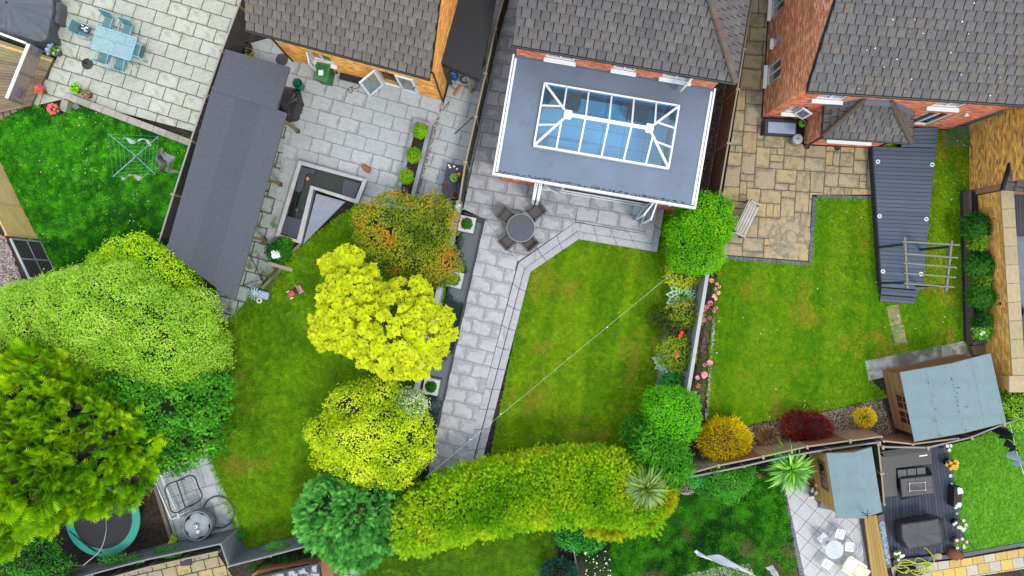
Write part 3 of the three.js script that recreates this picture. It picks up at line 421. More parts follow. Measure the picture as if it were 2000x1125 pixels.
// ----- central red-brick house with flat-roofed extension -----
{
  const eh = 3.0, TL = P(1003, 108, eh), TR = P(1398, 175, eh), BR = P(1360, 405, eh), BL = P(968, 338, eh);
  const deg = Math.atan2(TR.z - TL.z, TR.x - TL.x) / RAD, O = V3(TL.x, 0, TL.z);
  const g = thing('red_brick_house', 'red brick house with grey hipped roof and flat extension carrying a glass lantern', 'house', O, deg);
  const c = Math.cos(deg * RAD), s = Math.sin(deg * RAD), L = p => { const a = p.x - O.x, b = p.z - O.z; return [a * c + b * s, -a * s + b * c]; };
  const px = (x, y, h) => L(P(x, y, h));
  const W = 7.62, x0 = 0.12, D = 8, EH = 5.08, oh = 0.26, pitch = 38 * RAD, tp = Math.tan(pitch), e0 = EH - oh * tp;
  const wA = V3(O.x + x0 * c, 0, O.z + x0 * s), wB = V3(O.x + (x0 + W) * c, 0, O.z + (x0 + W) * s), wv = (x, y) => onWall(wA, wB, x, y);
  const sills = [[1064, 109, 1124, 119], [1196, 130, 1243, 138.5], [1290, 148, 1350, 158]].map(([a, b, e, f]) => [wv(a, b)[0] + 0.05, 3.38, wv(e, f)[0] - 0.03, 4.45]);
  const w = wall(g, x0, 0, 0, W, EH, [...sills, [1.0, 0.3, 6.6, 2.5]], B_red, 521, mortarR);
  win(w, sills[0]); win(w, sills[1]); win(w, sills[2], { open: [1], sash: [{ x: sills[2][2], w: 0.5, deg: 125 }] });
  wall(g, x0, -D, 90, D, EH, [], B_red, 522, mortarR); wall(g, x0 + W, 0, -90, D, EH, [], B_red, 523, mortarR);
  mesh('wall', box(W - 0.5, EH, 0.25, x0 + W / 2, 0, -D + 0.125), mortarR, g); mesh('floor', box(W - 0.5, 0.3, D - 0.5, x0 + W / 2, 0, -D / 2), M_floorIn, g); mesh('upper_floor', box(W - 0.52, 0.2, D - 0.52, x0 + W / 2, 2.7, -D / 2), M_inside, g);
  // main roof: gable on the left, hip on the right
  const roof = new THREE.Group(); roof.name = 'roof'; g.add(roof);
  const rl = x0 - 0.12, rr2 = x0 + W + 0.3, half = D / 2 + oh, run = half / Math.cos(pitch), rh = e0 + half * tp, hipPlan = half * 0.86, hp = Math.atan2(half * tp, hipPlan);
  mesh('roof_deck', (() => { const p = [V3(rl, e0, oh), V3(rr2, e0, oh), V3(rr2, e0, -D - oh), V3(rl, e0, -D - oh), V3(rl, rh, -D / 2), V3(rr2 - hipPlan, rh, -D / 2)].map(v => v.setY(v.y - 0.015)); const f = [[0, 1, 5], [0, 5, 4], [1, 2, 5], [2, 3, 4], [2, 4, 5], [3, 0, 4], [0, 2, 1], [0, 3, 2]], q = []; for (const t of f) for (const i of t) q.push(p[i].x, p[i].y, p[i].z); const b = new THREE.BufferGeometry(); b.setAttribute('position', new THREE.Float32BufferAttribute(q, 3)); b.setAttribute('uv', new THREE.Float32BufferAttribute(new Array(q.length / 3 * 2).fill(0), 2)); b.computeVertexNormals(); return b; })(), std(col(30, 28, 28), 0.95), roof);
  const Vv = V3(0, Math.sin(pitch), -Math.cos(pitch)), RL = rr2 - rl;
  tiles(roof, V3(rl, e0 + 0.01, oh), V3(1, 0, 0), Vv, [[0, 0], [RL, 0], [RL - hipPlan, run], [0, run]], 0.335, 0.335, TM2, 531, 4.6);
  const Vs = V3(-Math.cos(hp), Math.sin(hp), 0), srun = hipPlan / Math.cos(hp), SL = D + 2 * oh;
  tiles(roof, V3(rr2, e0 + 0.01, oh), V3(0, 0, -1), Vs, [[0, 0], [SL, 0], [SL / 2, srun]], 0.335, 0.335, TM2, 532, 4, 120);
  // hip tiles, laid one over the other
  const h0 = V3(rr2 + 0.02, e0 + 0.05, oh + 0.02), h1 = V3(rr2 - hipPlan, rh + 0.06, -D / 2), hd = h1.clone().sub(h0), hn = Math.round(hd.length() / 0.4);
  sd(535); for (let i = 0; i < hn; i++) { const a = h0.clone().addScaledVector(hd, i / hn), b = h0.clone().addScaledVector(hd, (i + 1.12) / hn); a.y += 0.015; mesh('hip_tile', bar(a, b, 0.125, 8, 0.11), std(col(122 * rr(.85, 1.1), 110 * rr(.85, 1.1), 98), 0.95, { map: T_soft }), roof); }
  mesh('ridge', bar(V3(rl, rh + 0.03, -D / 2), V3(rr2 - hipPlan, rh + 0.03, -D / 2), 0.12, 8), TM2[3], roof);
  gutter(roof, V3(rl - 0.04, e0 - 0.03, oh + 0.06), V3(rr2 + 0.06, e0 - 0.03, oh + 0.06)); gutter(roof, V3(rr2 + 0.06, e0 - 0.03, oh + 0.06), V3(rr2 + 0.06, e0 - 0.03, -D - oh));
  mesh('soffit', box(RL - 0.02, 0.03, oh, rl + RL / 2, e0 - 0.12, oh / 2), M_black, roof);
  // ---- extension ----
  const [bx, bz] = L(BL), [cx, cz] = L(BR), XW = 7.86, XD = 4.62;
  const ext = new THREE.Group(); ext.name = 'extension'; g.add(ext);
  const M_flat = std(col(136, 156, 184), 0.6, { map: tex(512, 512, (u, v, i, j) => { const n = fbm(u * 5, v * 5, 5, 61, 5), q = fbm(u * 14, v * 14, 3, 66, 14), k = 225 * (0.86 + 0.16 * n) * (0.94 + 0.1 * hs(i, j, 2)); const st = 1 - 0.06 * sst(0.68, 0.85, q); return [k * st, k * st, k * st]; }, 0.2, 0.2) });
  // lantern opening in ext frame
  const q0 = px(1064, 160, 3.15), q1 = px(1328, 208, 3.15), q2 = px(1305, 328, 3.15), q3 = px(1043, 284, 3.15);
  const lx0 = (q0[0] + q3[0]) / 2, lx1 = (q1[0] + q2[0]) / 2, lz0 = (q0[1] + q1[1]) / 2, lz1 = (q2[1] + q3[1]) / 2;
  { const sh = new THREE.Shape([[0, 0], [XW, 0], [XW, XD], [0, XD]].map(p => new THREE.Vector2(p[0], p[1]))), ho = new THREE.Path([[lx0 + .06, lz0 + .06], [lx0 + .06, lz1 - .06], [lx1 - .06, lz1 - .06], [lx1 - .06, lz0 + .06]].map(p => new THREE.Vector2(p[0], p[1]))); sh.holes.push(ho); const e = new THREE.ExtrudeGeometry(sh, { depth: 0.3, bevelEnabled: false }); e.rotateX(Math.PI / 2); e.translate(0, 2.97, 0); mesh('flat_roof', e, M_flat, ext); }
  for (const [nm2, b] of [['roof_trim', box(0.07, 0.26, XD + 0.08, -0.0, 2.76, XD / 2)], ['roof_trim', box(0.07, 0.26, XD + 0.08, XW, 2.76, XD / 2)], ['roof_trim', box(XW - 0.07, 0.26, 0.08, XW / 2, 2.76, XD)]]) mesh(nm2, b, M_white, ext);
  mesh('gutter', merge([box(0.09, 0.06, XD - 0.2, 0.11, 2.955, XD / 2), box(0.09, 0.06, XD - 0.2, XW - 0.11, 2.955, XD / 2)]), M_whiteM, ext);
  mesh('gutter_leaves', (() => { sd(541); const a = []; for (let i = 0; i < 260; i++) { const q = new THREE.TetrahedronGeometry(rr(0.012, 0.03), 0); q.rotateY(rnd() * 6); q.scale(1.4, 0.5, 1); q.translate(rr(0.1, XW - 0.4), 2.985, XD - rr(0.09, 0.16)); a.push(q); } return merge(a); })(), std(col(44, 46, 52), 0.95), ext).userData.kind = 'stuff';
  mesh('lead_flashing', box(W, 0.14, 0.03, x0 + W / 2, 2.97, 0.03), M_lead, ext);
  // walls of the extension (0.2 in from the trim), open front
  const fz = XD - 0.2, fl = 1.35, fr = 1.05;
  const wl = wall(ext, 0.25, fz, 0, fl, 2.68, [], B_red, 542, mortarR), wr = wall(ext, XW - 0.2 - fr, fz, 0, fr, 2.68, [], B_red, 543, mortarR);
  wall(ext, 0.25, 0.3, 90, fz - 0.3, 2.68, [], B_red, 544, mortarR); wall(ext, XW - 0.2, fz, -90, fz - 0.3, 2.68, [], B_red, 545, mortarR);
  mesh('lintel', box(XW - 0.45 - fl - fr, 0.25, 0.25, 0.25 + fl + (XW - 0.45 - fl - fr) / 2, 2.43, fz - 0.125), M_white, ext);
  const M_tileIn = std(col(214, 222, 230, 0.8), 0.35); const fi = mesh('interior_floor', box(XW - 0.9, 0.3, fz - 0.1, XW / 2, 0.012, fz / 2), std(col(60, 64, 70), 0.8), ext);
  sd(546); const tg = rbox(0.885, 0.02, 0.585, 0.004, 0, 0, 0, 1); for (let i = 0; i < 7; i++) for (let j = 0; j < 6; j++) { const m = mesh('floor_tile', tg, M_tileIn, fi); m.position.set(0.98 + i * 0.9, 0.312, 0.72 + j * 0.6); }
  // furniture seen through the lantern
  mesh('kitchen_island', merge([rbox(1.9, 0.9, 0.8, 0.02, 2.9, 0.33, 3.0), rbox(2.05, 0.04, 0.95, 0.01, 2.9, 1.24, 3.0)]), std(col(206, 214, 222, 0.75), 0.3), ext);
  mesh('wooden_cabinet', merge([rbox(1.3, 0.9, 0.6, 0.02, 2.3, 0.33, 0.7), rbox(0.8, 0.9, 0.6, 0.02, 5.4, 0.33, 0.7)]), std(col(150, 112, 70), 0.5, { map: T_wood }), ext);
  // wall lights
  for (const [x, y] of [[1006, 351], [1308, 403]]) { const l = wv; const q = px(x, y, 2.2); const wlg = new THREE.Group(); wlg.name = 'wall_light'; ext.add(wlg); wlg.position.set(q[0], 2.05, fz + 0.1); mesh('lamp_body', cyl(0.06, 0.06, 0.2, 0, 0, 0, 14), M_white, wlg); mesh('lamp_ring', new THREE.TorusGeometry(0.07, 0.014, 6, 18).rotateX(Math.PI / 2).translate(0, 0.2, 0), M_whiteM, wlg); mesh('lamp_cap', cyl(0.035, 0.03, 0.02, 0, 0.2, 0, 10), M_black, wlg); mesh('bracket', box(0.03, 0.03, 0.1, 0, 0.1, -0.05), M_white, wlg); }
  // bifold doors folded to the left, one leaf and another at the right, track
  const bif = new THREE.Group(); bif.name = 'bifold_doors'; ext.add(bif);
  const dl = (x, z, dg, lw = 0.82) => { const l = new THREE.Group(); l.name = 'door_leaf'; bif.add(l); l.position.set(x, 0.33, z); l.rotation.y = -dg * RAD; mesh('leaf_frame', merge([box(lw, 0.1, 0.055, lw / 2, 0, 0), box(lw, 0.08, 0.055, lw / 2, 1.98, 0), box(0.08, 1.88, 0.055, 0.04, 0.1, 0), box(0.08, 1.88, 0.055, lw - 0.04, 0.1, 0)]), M_white, l); mesh('pane', box(lw - 0.16, 1.88, 0.01, lw / 2, 0.1, 0), M_glass, l); mesh('leaf_hinge', cyl(0.02, 0.02, 0.18, lw, 0.3, 0, 6), M_black, l); };
  const bl = 0.25 + fl; for (let i = 0; i < 4; i++) dl(bl + 0.06 + i * 0.085, fz + 0.02, 90 + (i % 2 ? 1.5 : -1));
  dl(bl + 0.45, fz - 0.05, 16, 0.8); const rx = XW - 0.2 - fr; dl(rx - 0.08, fz + 0.03, 100, 0.85); dl(rx - 0.16, fz + 0.03, 118, 0.8);
  mesh('door_track', merge([box(rx - bl, 0.03, 0.05, (rx + bl) / 2, 0.315, fz - 0.03), box(rx - bl, 0.03, 0.04, (rx + bl) / 2, 0.315, fz + 0.06)]), M_whiteM, bif);
  // roof lantern
  const lan = new THREE.Group(); lan.name = 'roof_lantern'; ext.add(lan);
  const M_blue = new THREE.MeshPhysicalMaterial({ color: new THREE.Color(0.34, 0.7, 0.98), roughness: 0.05, transmission: 0.93, thickness: 0, ior: 1.6, side: THREE.DoubleSide });
  const y0 = 3.12, y1 = 3.75, a0 = px(1110, 223, y1), a1 = px(1268, 250, y1), mz = (lz0 + lz1) / 2;
  const A0 = V3(lx0, y0, lz0), A1 = V3(lx1, y0, lz0), A2 = V3(lx1, y0, lz1), A3 = V3(lx0, y0, lz1), R0 = V3(a0[0], y1, mz), R1 = V3(a1[0], y1, mz);
  mesh('lantern_kerb', merge([box(lx1 - lx0 + .04, 0.17, 0.07, (lx0 + lx1) / 2, 2.965, lz0), box(lx1 - lx0 + .04, 0.17, 0.07, (lx0 + lx1) / 2, 2.965, lz1), box(0.07, 0.17, lz1 - lz0 - .07, lx0, 2.965, mz), box(0.07, 0.17, lz1 - lz0 - .07, lx1, 2.965, mz)]), M_white, lan);
  const gl = (...p) => { const b = new THREE.BufferGeometry(), q = []; for (let i = 1; i < p.length - 1; i++) for (const v of [p[0], p[i], p[i + 1]]) q.push(v.x, v.y - 0.012, v.z); b.setAttribute('position', new THREE.Float32BufferAttribute(q, 3)); b.computeVertexNormals(); mesh('pane', b, M_blue, lan); };
  const rb = (a, b, r = 0.032) => mesh('glazing_bar', beam(a, b, r * 2, r * 1.6), M_white, lan), lp = (a, b, t) => a.clone().lerp(b, t);
  rb(A0, R0, 0.042); rb(A3, R0, 0.042); rb(A1, R1, 0.042); rb(A2, R1, 0.042);
  // panes between bars: long sides split in 6, ends in 3
  const side = (Aa, Ab) => { const ts = [0.165, 0.33, 0.5, 0.665, 0.83], top = x => { const t = clamp((x - R0.x) / (R1.x - R0.x)); return x < R0.x ? lp(Aa, R0, (x - Aa.x) / (R0.x - Aa.x)) : x > R1.x ? lp(Ab, R1, (Ab.x - x) / (Ab.x - R1.x)) : lp(R0, R1, t); }; let prev = null; const xs = [0, ...ts, 1]; for (let i = 0; i < xs.length; i++) { const b = lp(Aa, Ab, xs[i]), t = top(b.x); if (xs[i] > 0 && xs[i] < 1) rb(b, t); if (prev) { const poly = [prev[0], b]; if (t.distanceTo(b) > 0.01) poly.push(t); if (prev[0].x < R0.x && b.x > R0.x) poly.push(R0); if (prev[0].x < R1.x && b.x > R1.x) poly.push(R1); if (prev[1].distanceTo(prev[0]) > 0.01) poly.push(prev[1]); gl(...poly); } prev = [b, t]; } };
  side(A0, A1); side(A3, A2);
  const end = (Aa, Ab, R) => { const b1 = lp(Aa, Ab, 0.36), b2 = lp(Aa, Ab, 0.67), t1 = lp(Aa, R, 0.74), t2 = lp(Ab, R, 0.68); rb(b1, t1); rb(b2, t2); gl(Aa, b1, t1); gl(b1, b2, t2, R, t1); gl(b2, Ab, t2); };
  end(A0, A3, R0); end(A1, A2, R1);
  mesh('ridge_bar', beam(R0, R1, 0.13, 0.08), M_white, lan);
  for (const R of [R0, R1]) mesh('ridge_cap', merge([rbox(0.26, 0.09, 0.36, 0.05, R.x, R.y - 0.03, R.z, 3), rbox(0.34, 0.07, 0.2, 0.04, R.x, R.y - 0.035, R.z, 3)]), M_white, lan);
}
// ----- right-hand red-brick house -----
{
  const A = P(1487, 230), deg = 3.7, W = 7.95, D = 8.2, EH = 5.0, oh = 0.24, pitch = 36 * RAD, tp = Math.tan(pitch), e0 = EH - oh * tp, c = Math.cos(deg * RAD), s = Math.sin(deg * RAD);
  const B = V3(A.x + W * c, 0, A.z + W * s), Cb = V3(A.x + D * s, 0, A.z - D * c);
  const g = thing('brown_brick_house', 'brown and red brick house with bay window and grey slate-like roof', 'house', A, deg);
  const fv = (x, y) => onWall(A, B, x, y), lv = (x, y) => onWall(A, Cb, x, y);
  // front wall openings
  const lo = [fv(1534, 216)[0], 1.05, fv(1576, 218)[0], 2.0], u1 = [fv(1598, 186)[0] + .05, 3.1, fv(1657, 189)[0], 4.2], u2 = [fv(1829, 200)[0] + .05, 3.1, fv(1891, 203)[0], 4.2], dr = [fv(1760, 242)[0], 0.45, fv(1806, 246)[0], 2.3];
  dr[1] = 0.46; const w = wall(g, 0, 0, 0, W, EH, [lo, u1, u2, dr], B_red, 551, mortarR);
  win(w, lo, { open: [1], sash: [{ x: (lo[0] + lo[2]) / 2, w: 0.45, deg: 30 }] }); win(w, u1); win(w, u2); win(w, dr, { sill: false, f: 0.09 });
  mesh('security_light', merge([box(0.08, 0.1, 0.06, dr[2] + 0.3, 2.5, 0.05), box(0.14, 0.1, 0.05, dr[2] + 0.3, 2.5, 0.1)]), M_white, w);
  // left wall (faces the passage)
  const lw = (a, b) => { const p = lv(...a), q = lv(...b); return [Math.min(p[0], q[0]), Math.min(p[1], q[1]), Math.max(p[0], q[0]), Math.max(p[1], q[1])]; };
  const toL = r => [D - r[2], r[1], D - r[0], r[3]];
  const o1 = toL(lw([1494, 172], [1526, 108])), o2 = toL(lw([1511, 93], [1530, 61])), o3 = toL(lw([1501, 43], [1533, -26]));
  for (const o of [o1, o2, o3]) { o[1] = Math.max(0.4, o[1]); o[3] = Math.min(2.9, o[3]); }
  const gab = [[0, 0], [D, 0], [D, EH], [D / 2, EH + D / 2 * tp], [0, EH]], sl = y => y < EH ? [0, D] : [(y - EH) / tp, D - (y - EH) / tp];
  const wl = wall(g, 0, -D, 90, D, EH, [o1, o2, o3], B_mix, 552, mortarR, gab, sl); for (const o of [o1, o2, o3]) win(wl, o);
  wall(g, W, 0, -90, D, EH, [], B_mix, 553, mortarR, gab, sl);
  mesh('wall', box(W - 0.5, EH, 0.25, W / 2, 0, -D + 0.125), mortarR, g); mesh('floor', box(W - 0.5, 0.4, D - 0.5, W / 2, 0, -D / 2), M_floorIn, g); mesh('upper_floor', box(W - 0.52, 0.2, D - 0.52, W / 2, 2.55, -D / 2), M_inside, g);
  mesh('plinth', merge([box(W + 0.05, 0.15, 0.03, W / 2, 0, 0.02), box(0.03, 0.15, D, -0.02, 0, -D / 2)]), M_black, g);
  mesh('verge_board', box(0.02, 0.3, 0.3, -0.02, EH - 0.35, -0.2), std(col(222, 170, 80), 0.7), g);
  const roof = new THREE.Group(); roof.name = 'roof'; g.add(roof); const vo = 0.12, run = (D / 2 + oh) / Math.cos(pitch), Vv = V3(0, Math.sin(pitch), -Math.cos(pitch));
  mesh('roof_deck', (() => { const q = new THREE.Shape([[D / 2, EH + D / 2 * tp], [-oh, e0], [-oh, e0 - 0.16], [0.02, e0 - 0.16], [D / 2, EH + D / 2 * tp - 0.3], [D + oh - 0.32, e0 - 0.16], [D + oh, e0 - 0.16], [D + oh, e0]].map(p => new THREE.Vector2(p[0], p[1]))); const e = new THREE.ExtrudeGeometry(q, { depth: W + 2 * vo - 0.04, bevelEnabled: false }); e.rotateY(Math.PI / 2); e.translate(-vo + 0.02, 0, 0); return e; })(), std(col(30, 28, 28), 0.95), roof);
  tiles(roof, V3(-vo, e0 + 0.02, oh), V3(1, 0, 0), Vv, [[0, 0], [W + 2 * vo, 0], [W + 2 * vo, run], [0, run]], 0.335, 0.335, TM3, 561, 4.4);
  const bk = mesh('back_slope', box(W + 2 * vo, 0.03, run), TM3[0], roof); bk.rotation.x = pitch; bk.position.set(W / 2, EH + D / 4 * tp - oh / 2 * tp + 0.03, -D * 0.75 - oh / 2);
  mesh('ridge', bar(V3(-vo, EH + D / 2 * tp + 0.03, -D / 2), V3(W + vo, EH + D / 2 * tp + 0.03, -D / 2), 0.12, 8), TM3[3], roof);
  gutter(roof, V3(-vo - 0.03, e0 - 0.02, oh + 0.06), V3(W + vo + 0.04, e0 - 0.02, oh + 0.06));
  sd(565); const ls = []; for (let i = 0; i < 46; i++) { const u = rr(0.1, W), v = rr(0.1, 4.2), r = rr(0.012, 0.028), q = new THREE.CylinderGeometry(r, r * 1.1, 0.008, 7); q.rotateX(-pitch * -1); const p = V3(-vo + u, e0 + 0.055, oh).addScaledVector(Vv, v); q.translate(p.x, p.y, p.z); ls.push(q); }
  mesh('lichen', merge(ls), std(col(225, 228, 225, 0.7), 0.95), roof).userData.kind = 'stuff';
  // bay
  const bay = new THREE.Group(); bay.name = 'bay'; g.add(bay); const L = p => { const a = p.x - A.x, b = p.z - A.z; return [a * c + b * s, -a * s + b * c]; };
  const b0 = L(P(1570, 281)), b1 = L(P(1703, 288)), bz = (b0[1] + b1[1]) / 2, bh = 2.42, bw = b1[0] - b0[0];
  const bo = [0.6, 1.0, bw - 0.6, 2.1]; const bf = wall(bay, b0[0], bz, 0, bw, bh, [bo], B_red, 555, mortarR); win(bf, bo, { n: 3 });
  wall(bay, b0[0], 0, 90, bz, bh, [], B_mix, 556, mortarR); wall(bay, b1[0], bz, -90, bz, bh, [], B_mix, 557, mortarR);
  const e = 0.26, X0 = b0[0] - e, X1 = b1[0] + e, Z1 = bz + e, th = 3.5, T0 = L(P(1688, 190, th))[0], T1 = L(P(1739, 193, th))[0], y0 = bh - 0.02, zt = 0.03;
  const br = new THREE.Group(); br.name = 'bay_roof'; bay.add(br);
  mesh('roof_deck', (() => { const p = [V3(X0, y0, Z1), V3(X1, y0, Z1), V3(X1, y0, zt), V3(X0, y0, zt), V3(T0, th, zt), V3(T1, th, zt)].map(v => v.setY(v.y - 0.012)), f = [[0, 1, 5], [0, 5, 4], [1, 2, 5], [3, 0, 4], [0, 2, 1], [0, 3, 2], [3, 4, 5], [3, 5, 2]], q = []; for (const t of f) for (const i of t) q.push(p[i].x, p[i].y, p[i].z); const G = new THREE.BufferGeometry(); G.setAttribute('position', new THREE.Float32BufferAttribute(q, 3)); G.computeVertexNormals(); return G; })(), std(col(60, 56, 56), 0.9), br);
  const fr = Z1 - zt, fh = th - y0, fl = Math.hypot(fr, fh), TMb = TM3.slice(0, 4);
  tiles(br, V3(X0, y0 + 0.005, Z1), V3(1, 0, 0), V3(0, fh / fl, -fr / fl), [[0, 0], [X1 - X0, 0], [T1 - X0, fl], [T0 - X0, fl]], 0.335, 0.3, TMb, 571, 9);
  const s0 = T0 - X0, sl0 = Math.hypot(s0, fh), s1 = X1 - T1, sl1 = Math.hypot(s1, fh);
  tiles(br, V3(X0, y0 + 0.005, zt), V3(0, 0, 1), V3(s0 / sl0, fh / sl0, 0), [[0, 0], [fr, 0], [0, sl0]], 0.335, 0.3, TMb, 572, 9);
  tiles(br, V3(X1, y0 + 0.005, zt), V3(0, 0, 1), V3(-s1 / sl1, fh / sl1, 0), [[0, 0], [fr, 0], [0, sl1]], 0.335, 0.3, TMb, 573, 9);
  const M_hip = std(col(112, 100, 86), 0.95, { map: T_soft });
  for (const [x, t] of [[X0, T0], [X1, T1]]) { const a = V3(x, y0 + 0.03, Z1), b = V3(t, th + 0.03, zt), d = b.clone().sub(a), n = 6; for (let i = 0; i < n; i++) mesh('hip_tile', bar(a.clone().addScaledVector(d, i / n), a.clone().addScaledVector(d, (i + 1.1) / n), 0.12, 8, 0.1), M_hip, br); }
  mesh('lead_flashing', merge([beam(V3(X0, y0 + 0.08, 0.1), V3(T0, th + 0.07, 0.1), 0.24, 0.02), beam(V3(T0, th + 0.05, 0.12), V3(T1, th + 0.05, 0.12), 0.26, 0.02), beam(V3(T1, th + 0.07, 0.1), V3(X1, y0 + 0.08, 0.1), 0.24, 0.02)]), M_lead, br);
  mesh('gutter', merge([bar(V3(X0 - 0.05, y0 - 0.03, Z1 + 0.05), V3(X1 + 0.05, y0 - 0.03, Z1 + 0.05), 0.05, 8), bar(V3(X0 - 0.05, y0 - 0.03, Z1 + 0.05), V3(X0 - 0.05, y0 - 0.03, 0.03), 0.05, 8), bar(V3(X1 + 0.05, y0 - 0.03, Z1 + 0.05), V3(X1 + 0.05, y0 - 0.03, 0.03), 0.05, 8)]), M_black, br);
  mesh('drainpipe', tube([V3(X0 + 0.15, y0 - 0.05, Z1 + 0.04), V3(b0[0] + 0.1, 1.9, bz + 0.09), V3(b0[0] + 0.1, 0.3, bz + 0.09)], 0.04, 8, 20), M_black, bay);
}
// ----- yellow-brick house on the far right and its garden wall -----
{
  const A = P(1893, 371), Z0 = -16, Lh = A.z - Z0, EH = 5, g = thing('yellow_brick_house', 'yellow brick side wall of the neighbouring house above the planted kerb', 'house', V3(A.x, 0, A.z));
  wall(g, 0, -Lh, 90, Lh, EH, [], B_yellow, 601, mortarY); wall(g, 0.0, 0, 0, 0.75, EH, [], B_red, 602, mortarR);
  mesh('wall', box(5, EH, 0.25, 3.25, 0, -0.4), mortarY, g); mesh('roof', box(6, 0.2, Lh + 0.6, 3, EH, -Lh / 2), TM2[0], g);
  // garage roof beyond
  const ga = thing('garage', 'neighbouring garage with dark tiled roof above the wall', 'garage', P(1980, 365, 0)); sd(603);
  const T = (x, y, h) => P(x, y, h).sub(ga.position), e0 = T(1962, 371, 2.4), e1 = T(2016, 190, 2.4), u = e1.clone().sub(e0), len = u.length(); u.normalize();
  const slope = V3(-u.z, 0, u.x); if (slope.x < 0) slope.negate(); const Vv = slope.multiplyScalar(0.8).setY(0.6);
  const rf = new THREE.Group(); rf.name = 'roof'; ga.add(rf); tiles(rf, e0, u, Vv, [[0, 0], [len, 0], [len, 3], [0, 3]], 0.335, 0.335, TM2.slice(0, 3), 604, 9);
  mesh('roof_deck', (() => { const p = [e0, e0.clone().addScaledVector(u, len), e0.clone().addScaledVector(u, len).addScaledVector(Vv, 3), e0.clone().addScaledVector(Vv, 3)], q = []; for (const t of [[0, 1, 2], [0, 2, 3]]) for (const i of t) q.push(p[i].x, p[i].y - 0.02, p[i].z); const G = new THREE.BufferGeometry(); G.setAttribute('position', new THREE.Float32BufferAttribute(q, 3)); G.computeVertexNormals(); return G; })(), M_dark, rf);
  mesh('eaves_board', beam(e0.clone().add(V3(-0.06, -0.06, 0)), e0.clone().addScaledVector(u, len).add(V3(-0.06, -0.06, 0)), 0.08, 0.16), M_black, rf);
  mesh('wall', prism([[e0.x + .2, e0.z - .1], [e0.x + 3, e0.z - .1], [e0.x + 3, e0.z - 4], [e0.x + 1.2, e0.z - 4]], 0, 2.3), mortarR, ga);
  // garden wall
  const b = P(1960, 372, 1.9), e = P(1983, 736, 1.9), gw = thing('garden_wall', 'yellow brick garden wall with pale stone coping beside the planted bed', 'wall', V3(b.x, 0, b.z), 0), d = V3(e.x - b.x, 0, e.z - b.z), wlh = d.length(), dg = Math.atan2(d.z, d.x) / RAD;
  const pal = B_yellow.slice(0, 6); wall(gw, 0, 0, dg, wlh, 1.86, [], pal, 605, mortarY); const ang = -dg * RAD;
  { const q = mesh('brickwork', bricks(wlh, 1.86, [], pal, 606), M_brick, gw); q.rotation.y = ang + Math.PI; q.position.copy(d); q.userData.kind = 'stuff'; }
  const n = 10, M_cop = [[226, 206, 162], [214, 194, 150], [220, 200, 158]].map(q => std(col(...q), 0.85, { map: T_conc })); const cg = rbox(wlh / n - 0.01, 0.07, 0.52, 0.012, 0, 0, 0, 1);
  const nrm = V3(-d.z / wlh, 0, d.x / wlh); for (let i = 0; i < n; i++) { const m = mesh('coping_stone', cg, pick(M_cop), gw); m.position.copy(d).multiplyScalar((i + 0.5) / n).addScaledVector(nrm, -0.13); m.position.y = 1.865; m.rotation.y = ang; }
  const pr = new THREE.Group(); pr.name = 'pier'; gw.add(pr); pr.position.set(d.x, 0, d.z + 0.28); mesh('pier_brickwork', box(0.7, 1.9, 0.55, 0.12, 0, 0), mortarY, pr); mesh('pier_cap', rbox(0.86, 0.09, 0.66, 0.015, 0.12, 1.905, 0, 1), M_cop[0], pr); mesh('end_wall', box(1.6, 1.8, 0.3, 1.2, 0, 0), mortarY, pr); mesh('end_coping', rbox(1.6, 0.08, 0.46, 0.012, 1.36, 1.805, 0, 1), M_cop[1], pr);
  for (const [x, y] of [[1951, 440], [1956, 593]]) { const q = mesh('air_vent', box(0.1, 0.1, 0.03), M_black, gw); const p = P(x, y, 1.4); q.position.set(p.x - b.x - 0.02, 1.3, p.z - b.z); q.rotation.y = Math.PI / 2; }
}

// ================= FENCES =================
const wood = (r, g, b, rx = 0.7, ry = 1.6) => std(col(r, g, b), 0.85, { map: rep(T_wood, rx, ry), bumpMap: B_grain, bumpScale: 0.002 });
const W_old = [wood(122, 108, 92), wood(108, 96, 84), wood(134, 118, 98)], W_dark = [wood(86, 84, 86), wood(74, 74, 78), wood(96, 94, 96)], W_grey = [wood(156, 166, 182), wood(144, 154, 170), wood(166, 176, 190)], W_red = [wood(208, 142, 98), wood(188, 122, 84), wood(220, 178, 142), wood(206, 196, 184)], W_new = [[250, 216, 140], [240, 204, 128], [252, 222, 154]].map(c => std(col(...c, .8), .85, { map: T_wood })), W_brown = [wood(150, 134, 102), wood(132, 116, 88), wood(160, 144, 112)], W_green = [wood(64, 70, 52), wood(54, 60, 46), wood(74, 76, 58)];
const W_post = wood(196, 182, 154), W_postG = wood(176, 176, 176), M_concP = std(col(206, 204, 196), 0.9, { map: T_conc });
function boardUV(g, along) { const p = g.attributes.position, uv = g.attributes.uv, o = rnd() * 7; for (let i = 0; i < uv.count; i++) along === 'y' ? uv.setXY(i, p.getY(i) * 0.4 + o, (p.getX(i) + p.getZ(i)) * 0.8 + o) : uv.setXY(i, p.getX(i) * 0.4 + o, (p.getY(i) + p.getZ(i)) * 1.5 + o); return g; }
